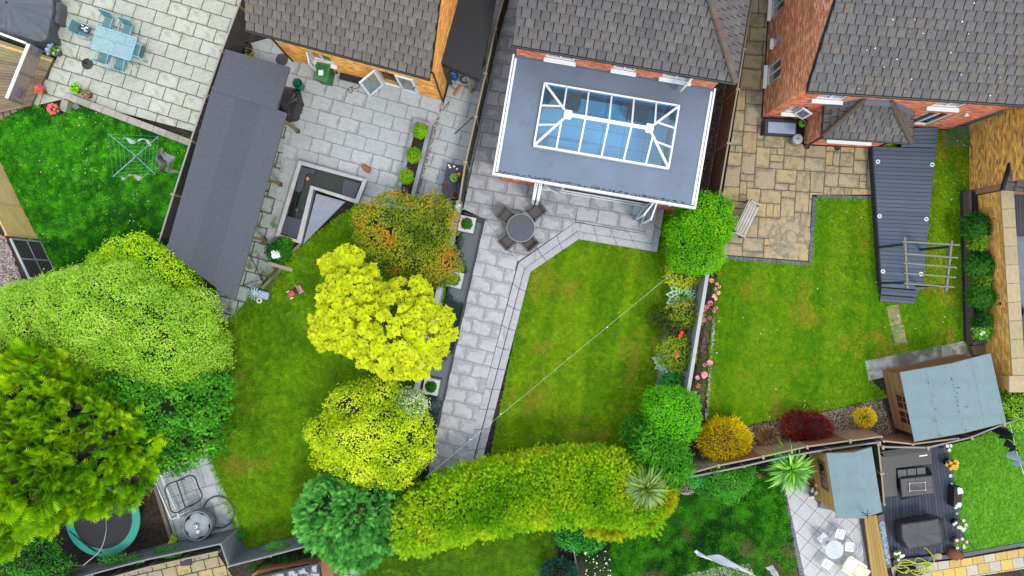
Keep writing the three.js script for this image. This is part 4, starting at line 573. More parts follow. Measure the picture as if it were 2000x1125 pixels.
// upright fence along points given at its top edge; boards face the side `face` (+1 / -1)
function fence(name, label, px, h, o = {}) {
  const pts = px.map(([x, y]) => P(x, y, h)), g = thing(name, label, 'fence', V3(pts[0].x, 0, pts[0].z)); sd(o.seed || 700);
  const mats = o.mats || W_old, post = o.post || W_post, bw = o.bw || 0.12, face = o.face || 1, cap = o.cap === undefined ? post : o.cap, base = o.base || 0;
  for (let k = 0; k < pts.length - 1; k++) {
    const a = pts[k], b = pts[k + 1], d = V3(b.x - a.x, 0, b.z - a.z), L = d.length(), n = Math.max(1, Math.round(L / (o.panel || 1.83))), ang = -Math.atan2(d.z, d.x);
    for (let i = 0; i < n; i++) {
      const s = V3(a.x - pts[0].x, 0, a.z - pts[0].z).addScaledVector(d, i / n), pl = L / n, bs = [], hj = h - 0.03 + (rnd() - .5) * (o.wob || 0.03);
      if (o.horizontal) for (let y = base + 0.05, j = 0; y < hj - bw * 0.6; y += bw, j++) bs.push(boardUV(box(pl - 0.02, Math.min(bw - (o.slit || 0.006), hj - y), 0.022, pl / 2, y, face * 0.02 + rr(-.003, .003)), 'x'));
      else for (let x = 0.02, j = 0; x < pl - 0.03; x += bw, j++) { const q = boardUV(box(Math.min(bw - 0.004, pl - x), hj - base - 0.04 + rr(-.012, .012), 0.018, x + bw / 2, base + 0.03, face * (0.022 + (j % 2) * 0.009)), 'y'); q.rotateY(0); bs.push(q); }
      const m = mesh('board_panel', merge(bs), pick(mats), g); m.userData.kind = 'stuff'; m.position.copy(s); m.rotation.y = ang;
      if (cap) { const c = mesh('capping', box(pl, 0.035, o.capw || 0.06, pl / 2, hj, face * 0.01), cap, g); c.position.copy(s); c.rotation.y = ang; }
      if (o.rails) { const r = mesh('rail', merge([0.35, 1.0, 1.6].map(y => box(pl, 0.07, 0.05, pl / 2, y * h / 1.8, -face * 0.03))), post, g); r.position.copy(s); r.rotation.y = ang; }
      const pm = mesh('post', rbox(0.09, h + (o.proud || 0.03), 0.09, 0.01, 0, 0, 0, 1), post, g); pm.position.copy(s); pm.rotation.y = ang;
      if (o.brace) { const q = mesh('post_brace', box(0.09, 0.03, 0.16, 0, h + 0.02, 0), post, g); q.position.copy(s); q.rotation.y = ang; }
    }
  }
  const q = pts[pts.length - 1], pm = mesh('post', rbox(0.09, h + 0.03, 0.09, 0.01, q.x - pts[0].x, 0, q.z - pts[0].z, 1), post, g);
  return g;
}
fence('timber_fence', 'weathered dark timber fence along the long felt roof', [[480, -30], [466, 10], [432, 100], [372, 275], [338, 380], [306, 483]], 1.8, { mats: W_dark, face: -1, brace: true, seed: 701, cap: M_concP });
fence('timber_fence', 'green-stained timber fence beside the pale side passage', [[998, -60], [967, 56], [948, 144], [929, 228], [909, 317], [897, 392]], 1.8, { mats: W_green, face: -1, brace: true, seed: 702, rails: true });
fence('timber_fence', 'brown timber fence between extension gravel and sandstone patio', [[1480, -60], [1441, 175], [1405, 385]], 1.8, { mats: W_brown, face: 1, brace: true, seed: 703 });
fence('painted_fence', 'smooth grey fence behind the raised flower bed', [[1396, 452], [1343, 777]], 1.7, { mats: [std(col(158, 166, 172), 0.7), std(col(150, 158, 164), 0.7)], horizontal: true, bw: 0.42, face: 1, post: std(col(188, 190, 190), 0.8), capw: 0.14, seed: 704 });
fence('timber_fence', 'reddish timber fence below the golden and crimson shrubs', [[1334, 929], [1403, 910], [1490, 892.5], [1576, 873], [1660, 861.5], [1721, 853]], 1.7, { mats: W_red, face: -1, brace: true, seed: 705 });
fence('timber_fence', 'dark timber fence standing behind the reddish fence', [[1336, 935], [1453, 911.5], [1530, 893.5], [1620, 878], [1718, 864]], 1.75, { mats: W_dark, face: -1, seed: 706, cap: W_postG });
fence('timber_fence', 'reddish timber fence along the blue-roofed shed', [[1726, 862], [1783, 868], [1871, 857]], 1.7, { mats: W_red, face: -1, seed: 707 });
fence('timber_fence', 'grey timber fence behind the dark decking', [[1724, 874], [1812, 875], [1897, 855], [1961, 829], [2030, 806]], 1.75, { mats: [wood(104, 120, 116), wood(96, 110, 108)], face: -1, brace: true, seed: 708, cap: W_postG });
fence('timber_fence', 'pale-capped fence between green-roofed shed and dark decking', [[1716, 868], [1722, 925], [1727, 985]], 1.7, { mats: W_dark, face: 1, brace: true, seed: 709 });
fence('grey_fence', 'blue-grey board fence with angled return behind egg chair', [[60, 1160], [180, 1122], [280, 1095], [431, 1063], [446, 1107], [529, 1086], [605, 1066], [690, 1044]], 1.8, { mats: W_grey, horizontal: true, bw: 0.15, face: -1, post: W_postG, capw: 0.05, seed: 710, panel: 2.4 });
fence('timber_fence', 'rough timber fence standing just behind the grey fence', [[140, 1150], [290, 1108], [425, 1078]], 1.5, { mats: W_old, face: -1, seed: 711, horizontal: true, bw: 0.2 });
fence('timber_fence', 'new yellow timber fence left of the daisy lawn', [[-70, 290], [-20, 395], [12, 458]], 1.8, { mats: W_new, horizontal: true, bw: 0.14, face: -1, post: W_new[1], seed: 712, slit: 0.008 });
{ // black slatted panel with pale frame
  const h = 1.75, a = P(20, 466, h), b = P(58, 546, h), g = thing('slatted_screen', 'black slatted screen in pale frame below the new yellow fence', 'screen', V3(a.x, 0, a.z)), d = V3(b.x - a.x, 0, b.z - a.z), L = d.length(), ang = -Math.atan2(d.z, d.x);
  const put = (n, q, m) => { const e = mesh(n, q, m, g); e.rotation.y = ang; return e; }; const M_al = std(col(176, 180, 184), 0.6);
  for (let i = 0; i < 3; i++) put('post', box(0.06, h, 0.08, 0.03 + i * (L - 0.06) / 2, 0, 0), M_al);
  for (const y of [0.02, 0.86, h - 0.04]) put('rail', box(L, 0.05, 0.09, L / 2, y, 0), M_al);
  for (let i = 0; i < 15; i++) put('slat', box(L - 0.1, 0.075, 0.02, L / 2, 0.1 + i * 0.108, -0.02), M_black);
}
// grey side gate between right-hand house and yellow wall
{ const a = P(1836, 246), b = P(1893, 243), g = thing('side_gate', 'grey boarded side gate beside the yellow brick wall', 'gate', a), d = b.clone().sub(a), L = d.length(), ang = -Math.atan2(d.z, d.x); for (let i = 0; i < 9; i++) { const m = mesh('board', box(L / 9 - 0.006, 1.85, 0.03, (i + .5) * L / 9, 0.03, 0), std(col(104, 112, 124), 0.8), g); m.rotation.y = ang; } mesh('gate_rail', merge([box(L, 0.1, 0.05, L / 2, 0.3, -0.05), box(L, 0.1, 0.05, L / 2, 1.6, -0.05)]), std(col(96, 104, 116), 0.8), g).rotation.y = ang;
  const r = mesh('gate_canopy', box(L, 0.05, 0.5, L / 2, 1.95, -0.2), std(col(120, 128, 142), 0.6), g); r.rotation.y = ang; }

// ================= STRUCTURES IN THE GARDENS =================
const M_felt = std(col(114, 120, 134), 0.85, { map: T_felt, bumpMap: B_grain, bumpScale: 0.004 }), M_feltD = std(col(108, 114, 128), 0.85, { map: T_felt, bumpMap: B_grain, bumpScale: 0.004 }), M_feltBlk = std(col(66, 70, 78), 0.85, { map: T_felt }), M_feltG = std(col(144, 172, 182), 0.85, { map: tex(512, 512, (u, v, i, j) => { const n = fbm(u * 5, v * 5, 5, 33, 5), k = 255 * (.8 + .2 * hs(i, j, 6)) * (.92 + .1 * n), w = sst(.6, .75, fbm(u * 9, v * 9, 4, 38, 9)) * .1; return [k * (1 - w * .4), k * (1 - w * .25), k * (1 - w * .6)]; }), bumpMap: B_grain, bumpScale: 0.003 });
{ // long felt-roofed shelter
  const g = thing('garden_shelter', 'long open shelter with dark mineral-felt roof on timber posts', 'shelter', V3(P(500, 340).x, 0, P(500, 340).z));
  // felt strips lapped over one another
  const l0 = [415, 168], l1 = [325, 488], r0 = [560, 221], r1 = [458, 589], f = (a, b, t) => [a[0] + (b[0] - a[0]) * t, a[1] + (b[1] - a[1]) * t];
  for (let i = 0; i < 3; i++) { const t0 = i / 3, t1 = (i + 1) / 3 + 0.004; partW('felt_sheet', prismPx([f(l0, r0, t0), f(l0, r0, t1), f(l1, r1, t1), f(l1, r1, t0)], 2.36 + i * 0.006, 2.4 + i * 0.006, { uv: 0.8, ou: i * 0.3 }), i % 2 ? M_feltD : M_felt, g); }
  partW('felt_sheet', prismPx([[440, 96], [566, 131], [540, 214.5], [414, 176]], 2.4, 2.43, { uv: 0.8 }), M_felt, g);
  partW('roof_boards', prismPx([[441, 97], [565, 132], [540, 215], [559, 222], [458, 587], [327, 487]], 2.22, 2.35), W_brown[1], g);
  for (const [x, y] of [[583, 257], [549, 361], [519, 469]]) { const b = P(x, y), tl = M(1); const q = new THREE.Group(); q.name = 'post'; g.add(q); q.position.set(b.x - g.position.x, 0, b.z - g.position.z); mesh('post_shaft', box(0.1, 2.3, 0.1, 0, 0, 0), wood(190, 160, 104), q); mesh('post_shoe', box(0.15, 0.12, 0.15, 0, 0.02, 0), M_black, q); }
  for (const [x, y] of [[405, 260], [372, 380], [345, 480]]) { const b = P(x + 35, y + 20); mesh('rear_post', box(0.1, 2.3, 0.1, b.x - g.position.x, 0, b.z - g.position.z), W_brown[0], g); }
  for (const [a, b] of [[[470, 125], [395, 440]], [[545, 190], [470, 540]]]) partW('roof_beam', beam(P(...a, 2.2).setY(2.15), P(...b, 2.2).setY(2.15), 0.08, 0.14), W_brown[2], g);
}
{ // lean-to store between house and fence
  const g = thing('lean_to_store', 'dark felt-roofed lean-to store beside the orange gable wall', 'store', V3(P(910, 80).x, 0, P(910, 80).z)), px = [[896, -30], [975, -30], [937, 157], [857, 124]];
  const w = wpoly(px, 2.3); partW('roof', prism(w, 2.2, 2.34, { uv: 0.8, top: (x, z) => 2.5 - 0.11 * (x - w[0][0]) }), M_feltBlk, g);
  const A = P(864, 168), B = P(893, 182); partW('front_panel', beam(P(866, 158).setY(1.0), P(884, 167).setY(1.0), 0.04, 2.0), wood(92, 98, 104), g);
  partW('post', box(0.1, 2.25, 0.1, P(921, 180).x, 0, P(921, 180).z), W_post, g); partW('post', box(0.1, 2.25, 0.1, P(960, 20).x, 0, P(960, 20).z), W_post, g); partW('eaves_trim', beam(P(857, 125, 2.3).setY(2.2), P(937, 158, 2.3).setY(2.2), 0.03, 0.12), M_black, g);
}
{ // L-shaped raised pond
  const h = 0.5, O = [[583, 313], [717, 350.5], [699, 398.5], [612, 369.5], [588, 476], [538, 461.5]], I = [[588, 322], [708, 354], [694, 389], [606.5, 362], [580, 468], [547, 457.5]];
  const g = thing('raised_pond', 'L-shaped raised pond with pale coping and dark slate platforms', 'pond', P(600, 400));
  for (let i = 0; i < 6; i++) { const j = (i + 1) % 6; partW('coping', prismPx([O[i], O[j], I[j], I[i]], h - 0.05, h, { uv: 0.8 }), std(col(228 + i, 230 + i, 234), 0.7, { map: T_conc }), g);
    const shr = (p, q) => [p[0] + (q[0] - p[0]) * 0.2, p[1] + (q[1] - p[1]) * 0.2]; partW('pond_wall', prismPx([shr(O[i], I[i]), shr(O[j], I[j]), I[j], I[i]], 0, h - 0.052), M_render, g); }
  partW('pond_floor', prismPx(I, 0.0, 0.06), std(col(130, 142, 134), 0.9, { map: T_conc }), g);
  const M_water = new THREE.MeshPhysicalMaterial({ color: 0xd8e4dc, roughness: 0.03, transmission: 1, thickness: 0.2, ior: 1.33, attenuationColor: new THREE.Color(0.25, 0.34, 0.28), attenuationDistance: 1.1, side: THREE.DoubleSide });
  const I2 = I.map(p => [p[0] + (600 - p[0]) * 0.004, p[1] + (395 - p[1]) * 0.004]);
  partW('water', prismPx(I2, 0.065, 0.36), M_water, g);
  const M_slate = std(col(92, 98, 116), 0.75, { map: T_felt });
  partW('slate_platform', prismPx([[672, 350], [703, 359], [692, 388], [667, 379]], 0.3, 0.42, { uv: 0.9 }), M_slate, g);
  partW('slate_platform', prismPx([[561, 422], [592, 429], [582, 466], [549, 456]], 0.3, 0.42, { uv: 0.9 }), M_slate, g);
  partW('liner_ledge', prismPx([[589, 325], [617, 333], [614, 340], [603, 338], [597, 342], [590, 372], [584, 376], [577, 373]], 0.2, 0.38, { uv: 0.9 }), M_slate, g);
  partW('side_ledge', prismPx([[577, 375], [583, 377], [580, 400], [572, 420], [562, 417]], 0.2, 0.3), std(col(40, 44, 50), 0.8), g);
  tag(mesh('floating_ball', new THREE.SphereGeometry(0.085, 20, 14).translate(P(601, 349, 0.42).x, 0.42, P(601, 349, 0.42).z), std(col(226, 142, 96), 0.5)), 'orange ball floating in the raised pond', 'ball');
  const pump = thing('pond_pump', 'dark pump with hose loop in the pond corner', 'pump', P(581, 410, 0.36)); mesh('pump_body', lathe([[0, 0.14], [0.07, 0.13], [0.1, 0.05], [0.1, 0]], 16), std(col(70, 76, 80), 0.4), pump); mesh('pump_hose', new THREE.TorusGeometry(0.17, 0.014, 6, 28).rotateX(Math.PI / 2).translate(0.02, 0.02, 0.14), std(col(60, 62, 60), 0.5), pump); mesh('pump_cable', tube([V3(0, 0.1, 0), V3(-0.05, 0.14, -0.3), V3(0.02, 0.1, -0.62)], 0.008, 5), M_black, pump);
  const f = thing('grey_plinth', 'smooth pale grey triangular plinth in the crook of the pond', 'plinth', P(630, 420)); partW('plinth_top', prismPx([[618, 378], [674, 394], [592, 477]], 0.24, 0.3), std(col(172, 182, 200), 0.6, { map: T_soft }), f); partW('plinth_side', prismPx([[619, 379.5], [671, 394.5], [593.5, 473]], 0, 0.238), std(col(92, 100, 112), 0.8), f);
}
{ // rill with white box planters, and its white wall
  const px = [[905, 414], [947, 425.5], [834, 932], [800, 925]];
  struct('rill_lining', prismPx(px, -0.1, 0.04), std(col(38, 44, 50), 0.6)); const w = struct('rill_edge', merge([prismPx([[943, 425], [947, 426], [834, 932], [830, 931]], 0, 0.3), prismPx([[906, 414], [946, 424.5], [944, 436], [904, 426]], 0, 0.28)]), std(col(72, 78, 90), 0.7, { map: T_felt }));
  struct('rill_water', prismPx([[903, 424], [943, 435], [830, 930], [800, 924]], 0.15, 0.15), new THREE.MeshPhysicalMaterial({ color: col(46, 62, 66), roughness: 0.04, clearcoat: 1, clearcoatRoughness: 0.03, bumpMap: rep(T_soft, 0.5, 0.5), bumpScale: 0.004 }));
  const h = 1.05, g = thing('white_wall', 'low white rendered wall between photinia and the dark rill', 'wall', V3(P(880, 560).x, 0, P(880, 560).z));
  partW('wall_body', prismPx([[893, 392], [901, 394], [815, 770], [807, 768]], 0, h), std(col(212, 220, 232, 0.68), 0.75, { map: T_soft }), g); partW('wall_cap', prismPx([[892, 391], [902, 393.5], [815.5, 771], [806, 769]], h + 0.002, h + 0.04), std(col(224, 228, 234, 0.68), 0.7, { map: T_soft }), g);
  const gm = std(col(230, 232, 236, 0.7), 0.6, { map: T_soft });
  const mk = (x, y, lab) => { const p = P(x, y, 0.55), t = thing('box_planter', lab, 'planter', V3(p.x, 0.1, p.z), 12, 'white planters in the rill'), S = 0.66, r = 0.14; for (const [a, b, w2, d2] of [[0, -S / 2 + r / 2, S, r], [0, S / 2 - r / 2, S, r], [-S / 2 + r / 2, 0, r, S - 2 * r], [S / 2 - r / 2, 0, r, S - 2 * r]]) mesh('planter_side', rbox(w2, 0.5, d2, 0.01, a, 0, b, 1), gm, t); mesh('soil', box(S - 2 * r, 0.36, S - 2 * r, 0, 0.02, 0), std(col(50, 44, 40), 0.95, { map: T_soil }), t); return t; };
  mk(912, 438, 'white box planter with green dome at the terrace end of the rill'); mk(888, 546, 'white box planter halfway along the rill'); mk(842, 755, 'white box planter beside the lower rill by the lime tree');
}
{ // long planter with box balls
  const g = thing('long_planter', 'long grey planter holding a row of clipped box balls', 'planter', P(806, 320)), O = [[808, 230], [845, 242], [806, 398], [772, 388]], I = [[814, 239], [836, 246], [800, 390], [779, 384]], m = std(col(186, 192, 200), 0.75, { map: T_soft });
  for (let i = 0; i < 4; i++) { const j = (i + 1) % 4; partW('planter_side', prismPx([O[i], O[j], I[j], I[i]], 0, 0.5), m, g); } partW('soil', prismPx(I, 0.02, 0.42), std(col(104, 88, 76), 0.95, { map: T_soil }), g);
}
{ // retaining wall with coping of the left patio
  const g = thing('retaining_wall', 'low pale block wall along the left patio edge above the daisy lawn', 'wall', P(260, 235)), a = [128, 180], b = [376, 274], n = 10, ms = [[206, 196, 186], [196, 188, 176], [212, 204, 192]].map(c => std(col(...c), 0.9, { map: T_conc })); sd(31);
  for (let i = 0; i < n; i++) { const f = t => [a[0] + (b[0] - a[0]) * t, a[1] + (b[1] - a[1]) * t], p = f(i / n), q = f((i + 0.97) / n); partW('coping_block', prismPx([[p[0], p[1]], [q[0], q[1]], [q[0] - 4, q[1] + 12], [p[0] - 4, p[1] + 12]], 0.0, 0.32 + 0.006 * rnd(), { uv: 0.8, ou: rnd() }), pick(ms), g); }
  partW('coping_block', prismPx([[121, 193], [133, 197], [128, 219], [115, 214]], 0, 0.3), ms[0], g);
}
{ // raised flower bed of the central garden
  const g = thing('raised_bed', 'long raised flower bed with grey walls below the grey fence', 'raised bed', P(1320, 660)), m = std(col(178, 180, 184), 0.8, { map: T_conc });
  partW('bed_wall', prismPx([[1316, 535], [1323, 535], [1291, 768], [1283, 768]], 0, 0.45), m, g); partW('bed_wall', prismPx([[1357, 545], [1363, 545], [1333, 768], [1327, 768]], 0, 0.6), m, g); partW('soil', prismPx([[1320, 535], [1362, 535], [1330, 768], [1287, 768]], 0, 0.36), std(col(70, 60, 52), 0.95, { map: T_soil }), g);
}
{ // raised bed under the yellow garden wall
  const g = thing('raised_bed', 'narrow raised bed of evergreen shrubs under the yellow garden wall', 'raised bed', P(1905, 520)), m = std(col(132, 122, 104), 0.9, { map: T_conc });
  partW('bed_edge', prismPx([[1893, 372], [1897, 372], [1905, 668], [1900, 668]], 0, 0.5), m, g); partW('bed_edge', prismPx([[1900, 664], [1926, 660], [1926, 670], [1902, 674]], 0, 0.5), m, g); partW('soil', prismPx([[1896, 374], [1920, 374], [1932, 664], [1903, 668]], 0, 0.42), std(col(78, 66, 56), 0.95, { map: T_soil }), g);
  tag(mesh('stone_block', prismPx([[1898, 676], [1923, 671], [1925, 690], [1902, 694]], 0, 0.3), std(col(150, 136, 108), 0.9, { map: T_conc })), 'rough stone block at the end of the shrub bed', 'stone');
}
// ---------- decks ----------
function deck(g, px, h, n, mats, matsSide, dirAB) {   // boards from edge a-b (first two points) towards the far edge
  const [a, b, c, d] = px, f = (p, q, t) => [p[0] + (q[0] - p[0]) * t, p[1] + (q[1] - p[1]) * t];
  for (let i = 0; i < n; i++) { const t0 = i / n + 0.05 / n, t1 = (i + 1) / n - 0.05 / n; const geo = prismPx([f(a, d, t0), f(b, c, t0), f(b, c, t1), f(a, d, t1)], h - 0.028, h + (rnd() - .5) * 0.004, { uv: 1, ou: rnd() * 3, ov: rnd() * 3 }); partW('deck_board', geo, pick(mats), g); }
  partW('deck_frame', prismPx(px.map(p => [p[0] + ((a[0] + c[0]) / 2 - p[0]) * 0.01, p[1] + ((a[1] + c[1]) / 2 - p[1]) * 0.01]), 0, h - 0.032), matsSide, g);
}
const M_deckS = std(col(40, 48, 62), 0.85);
{ sd(41); const ds = [[108, 130, 160], [100, 122, 152], [116, 138, 166]].map(c => std(col(...c), 0.75, { map: rep(T_felt, 1, 1) })), g = thing('blue_grey_deck', 'long blue-grey composite deck with inset lights and two steps', 'deck', P(1765, 420));
  deck(g, [[1704, 286], [1828, 290], [1802, 566], [1722, 560.5]], 0.45, 35, ds, M_deckS); deck(g, [[1773, 250], [1833, 248], [1828.3, 288.5], [1760, 287]], 0.446, 5, ds, M_deckS);
  deck(g, [[1722, 562], [1795, 568], [1790, 580], [1721, 575]], 0.3, 2, ds, M_deckS); deck(g, [[1720, 577], [1789, 582], [1786, 594], [1719, 588]], 0.15, 2, ds, M_deckS);
  partW('deck_trim', prismPx([[1703, 286], [1705.5, 286], [1723, 561], [1720.5, 561]], 0.3, 0.456), M_deckS, g);
  for (const [x, y] of [[1714.8, 315.5], [1821, 321.5], [1718, 422], [1809.5, 428], [1724.6, 530], [1799, 535]]) { const p = P(x, y, 0.46), l = new THREE.Group(); l.name = 'deck_light'; g.add(l); l.position.set(p.x - g.position.x, 0.452, p.z - g.position.z); mesh('bezel', new THREE.TorusGeometry(0.07, 0.024, 8, 20).rotateX(Math.PI / 2), M_white, l); mesh('lens', cyl(0.055, 0.055, 0.012, 0, -0.002, 0, 14), std(col(120, 128, 136), 0.3), l); }
}
{ // ladder-topped pergola on the deck
  const h = 2.4, g = thing('pergola', 'grey ladder-topped pergola standing at the end of the blue-grey deck', 'pergola', P(1760, 525)), m = std(col(166, 162, 150), 0.85, { map: T_wood }), dk = std(col(44, 50, 62), 0.8);
  partW('beam', beam(P(1766, 463, h), P(1771, 563, h), 0.07, 0.12), m, g); partW('beam', beam(P(1858, 470, h), P(1847, 568, h), 0.07, 0.12), m, g);
  for (const [a, b, c, d] of [[1759, 472, 1870, 479], [1762, 495.5, 1867, 504], [1761, 514, 1865, 523], [1763, 533.5, 1863, 542], [1763, 553.5, 1860, 561]]) partW('rafter', beam(P(a, b, h).setY(h + 0.09), P(c, d, h).setY(h + 0.09), 0.05, 0.09), m, g);
  for (const [x, y, b] of [[1768, 477, 0.45], [1770, 552, 0.45], [1856, 482, 0.0], [1849, 558, 0.0]]) { const p = P(x, y, h); partW('post', box(0.1, h - b - 0.06, 0.1, p.x, b, p.z), dk, g); }
}
{ sd(43); const ds = [[66, 76, 96], [58, 68, 86], [74, 84, 104]].map(c => std(col(...c), 0.8, { map: rep(T_wood, 0.5, 2) })), g = thing('dark_deck', 'dark blue-grey timber deck with covered garden furniture', 'deck', P(1795, 980));
  deck(g, [[1719, 880], [1717, 1090], [1884, 1075], [1850, 868]].map(p => p), 0.1, 1, ds, M_deckS); g.remove(g.children[0]);
  const f = (p, q, t) => [p[0] + (q[0] - p[0]) * t, p[1] + (q[1] - p[1]) * t]; for (let i = 0; i < 24; i++) { const t0 = i / 24 + 0.002, t1 = (i + 1) / 24 - 0.002; partW('deck_board', prismPx([f([1719, 878], [1852, 870], t0), f([1719, 878], [1852, 870], t1), f([1717, 1092], [1886, 1075], t1), f([1717, 1092], [1886, 1075], t0)], 0.072, 0.1 + rnd() * 0.004, { uv: 0.9, ou: rnd() * 3, ov: rnd() * 3 }), pick(ds), g); } }
{ sd(45); const g = thing('timber_deck', 'weathered brown timber deck with slatted balustrade at the left edge', 'deck', P(20, 150)), ds = [wood(170, 146, 118), wood(158, 134, 108), wood(180, 158, 128)];
  const f = (p, q, t) => [p[0] + (q[0] - p[0]) * t, p[1] + (q[1] - p[1]) * t]; for (let i = 0; i < 24; i++) { const t0 = i / 24 + 0.002, t1 = (i + 1) / 24 - 0.002; const a = [-60, 58], b = [104, 113], c = [60, 206], d = [-90, 240]; partW('deck_board', prismPx([f(a, d, t0), f(b, c, t0), f(b, c, t1), f(a, d, t1)], 0.2, 0.24, { uv: 0.8, ou: rnd() * 3, ov: rnd() * 3 }), pick(i < 5 ? [W_new[1], wood(186, 176, 120)] : ds), g); }
  partW('deck_frame', prismPx([[-60, 60], [103, 114], [59, 205], [-90, 238]], 0, 0.195), W_brown[1], g);
  for (let i = 0; i < 9; i++) { const a = [-60 + i * 13, 262 - i * 7], w = 11; partW('step_board', prismPx([[a[0], a[1] - 14], [a[0] + w, a[1] - 18], [a[0] + w + 4, a[1] - 3], [a[0] + 4, a[1] + 1]], 0.05, 0.12, { uv: 0.8, ou: rnd() }), pick(ds), g); }
  const rl = thing('balustrade', 'slatted timber balustrade with white handrail on the weathered deck', 'balustrade', P(60, 150)); const hb = y => [P(56, 86, y), P(13, 192, y)];
  const A = P(56, 86, 1.15), B = P(13, 192, 1.15); const dn = (p, y) => V3(p.x, y, p.z);
  for (let i = 0; i < 7; i++) partW('slat', beam(dn(A, 0.36 + i * 0.105), dn(B, 0.36 + i * 0.105), 0.045, 0.06), wood(186, 174, 160), rl);
  for (const t of [0, 0.5, 1]) { const p = A.clone().lerp(B, t); partW('post', box(0.08, 0.88, 0.08, p.x, 0.25, p.z), wood(176, 160, 140), rl); }
  partW('handrail', beam(dn(A, 1.15), dn(B, 1.15), 0.13, 0.04), M_whiteM, rl); const C = P(-20, 58, 1.15); partW('handrail', beam(dn(C, 1.15), dn(A, 1.15).add(V3(-.1, 0, -.03)), 0.09, 0.04), M_whiteM, rl);
}
{ sd(46); const g = thing('timber_walkway', 'yellow timber raised planter strip along the tiled patio', 'planter', P(1712, 1060)); const f = (p, q, t) => [p[0] + (q[0] - p[0]) * t, p[1] + (q[1] - p[1]) * t]; for (let i = 0; i < 5; i++) { const t0 = i / 5 + 0.006, t1 = (i + 1) / 5 - 0.006; partW('plank', prismPx([f([1688, 1011], [1712, 1006], t0), f([1688, 1011], [1712, 1006], t1), f([1740, 1150], [1706, 1150], 1 - t1), f([1740, 1150], [1706, 1150], 1 - t0)], 0.3, 0.36, { uv: 0.7, ou: rnd() }), pick([wood(206, 166, 84), wood(192, 152, 76), wood(212, 176, 98)]), g); } partW('planter_frame', prismPx([[1689, 1012], [1711, 1007], [1738, 1150], [1707, 1150]], 0, 0.298), W_brown[1], g); }
// ---------- sheds ----------
function shed(name, label, o) {
  const g = thing(name, label, 'shed', P(...o.c)); const [tl, tm, tr, br, bm, bl] = o.roof.map(([x, y], i) => P(x, y, [o.e, o.r, o.e, o.e, o.r, o.e][i]));
  const quad = (p, th) => { const b = new THREE.BufferGeometry(), q = [], dn = p.map(v => v.clone().setY(v.y - th)); const tri = (a, b2, c) => q.push(a.x, a.y, a.z, b2.x, b2.y, b2.z, c.x, c.y, c.z); tri(p[0], p[2], p[1]); tri(p[0], p[3], p[2]); tri(dn[0], dn[1], dn[2]); tri(dn[0], dn[2], dn[3]); for (let i = 0; i < 4; i++) { const j = (i + 1) % 4; tri(p[i], p[j], dn[j]); tri(p[i], dn[j], dn[i]); } b.setAttribute('position', new THREE.Float32BufferAttribute(q, 3)); const uv = []; for (let i = 0; i < q.length; i += 3) uv.push(q[i] * 0.7, q[i + 2] * 0.7); b.setAttribute('uv', new THREE.Float32BufferAttribute(uv, 2)); b.computeVertexNormals(); return b; };
  const roof = new THREE.Group(); roof.name = 'roof'; g.add(roof); const put = (n, geo, m) => partW(n, geo, m, roof), L = (a, b, t) => a.clone().lerp(b, t);
  for (let i = 0; i < o.nl; i++) { const t0 = i / o.nl, t1 = (i + 1) / o.nl + 0.01; put('felt_sheet', quad([L(tl, tm, t0), L(tl, tm, t1), L(bl, bm, t1), L(bl, bm, t0)].map(v => v.setY(v.y + (o.nl - i) % 2 * 0.008)), 0.03), M_feltG); }
  for (let i = 0; i < o.nr; i++) { const t0 = i / o.nr, t1 = (i + 1) / o.nr; put('felt_sheet', quad([L(tm, tr, t0), L(tm, tr, t1), L(bm, br, t1), L(bm, br, t0)].map(v => v.setY(v.y + i % 2 * 0.008)), 0.03), M_feltG); }
  put('fascia', merge([beam(tl, tm, 0.03, 0.1), beam(tm, tr, 0.03, 0.1), beam(bl, bm, 0.03, 0.1), beam(bm, br, 0.03, 0.1)].map(q => q.translate(0, -0.06, 0))), W_brown[0]);
  // walls inset from the eaves
  const cx = (tl.x + tr.x + bl.x + br.x) / 4, cz = (tl.z + tr.z + bl.z + br.z) / 4, ins = (p, k = 0.1) => { const d = V3(cx - p.x, 0, cz - p.z).normalize(); return V3(p.x, 0, p.z).addScaledVector(d, k * 1.4); }, c4 = [tl, tr, br, bl].map(p => ins(p, o.ins || 0.12)); sd(o.seed);
  for (let k = 0; k < 4; k++) { const a = c4[k], b = c4[(k + 1) % 4], d = b.clone().sub(a), len = d.length(), ang = -Math.atan2(d.z, d.x), hh = o.e - 0.05; const wl = new THREE.Group(); wl.name = 'wall'; g.add(wl); wl.position.copy(a).sub(V3(g.position.x, 0, g.position.z)); wl.rotation.y = ang; const out = -1;
    const n = Math.round(hh / 0.13); for (let i = 0; i < n; i++) mesh('cladding_board', boardUV(box(len, hh / n - 0.006, 0.02 + (i % 2) * 0.004, len / 2, 0.04 + i * hh / n, 0), 'x'), pick(o.mats), wl);
    if (k === 3) for (const wd of o.wins) { const [x, y, w, h] = [wd[0] * len, wd[1], wd[2], wd[3]], wf = new THREE.Group(); wf.name = 'window'; wl.add(wf); wf.position.set(x, y, -0.02); mesh('window_frame', merge([box(w + .12, 0.06, 0.05, 0, -0.03, -0.02), box(w + .12, 0.06, 0.05, 0, h - 0.03, -0.02), box(0.06, h - .06, 0.05, -w / 2 - .03, 0.03, -0.02), box(0.06, h - .06, 0.05, w / 2 + .03, 0.03, -0.02), ...(wd[4] ? [box(0.03, h - .06, 0.04, 0, 0.03, -0.02), box(w, 0.03, 0.04, 0, h / 2, -0.02)] : [])]), o.frame, wf); mesh('pane', box(w, h - .06, 0.01, 0, 0.03, -0.012), std(col(38, 42, 48), 0.08), wf); }
  }
  return g;
}
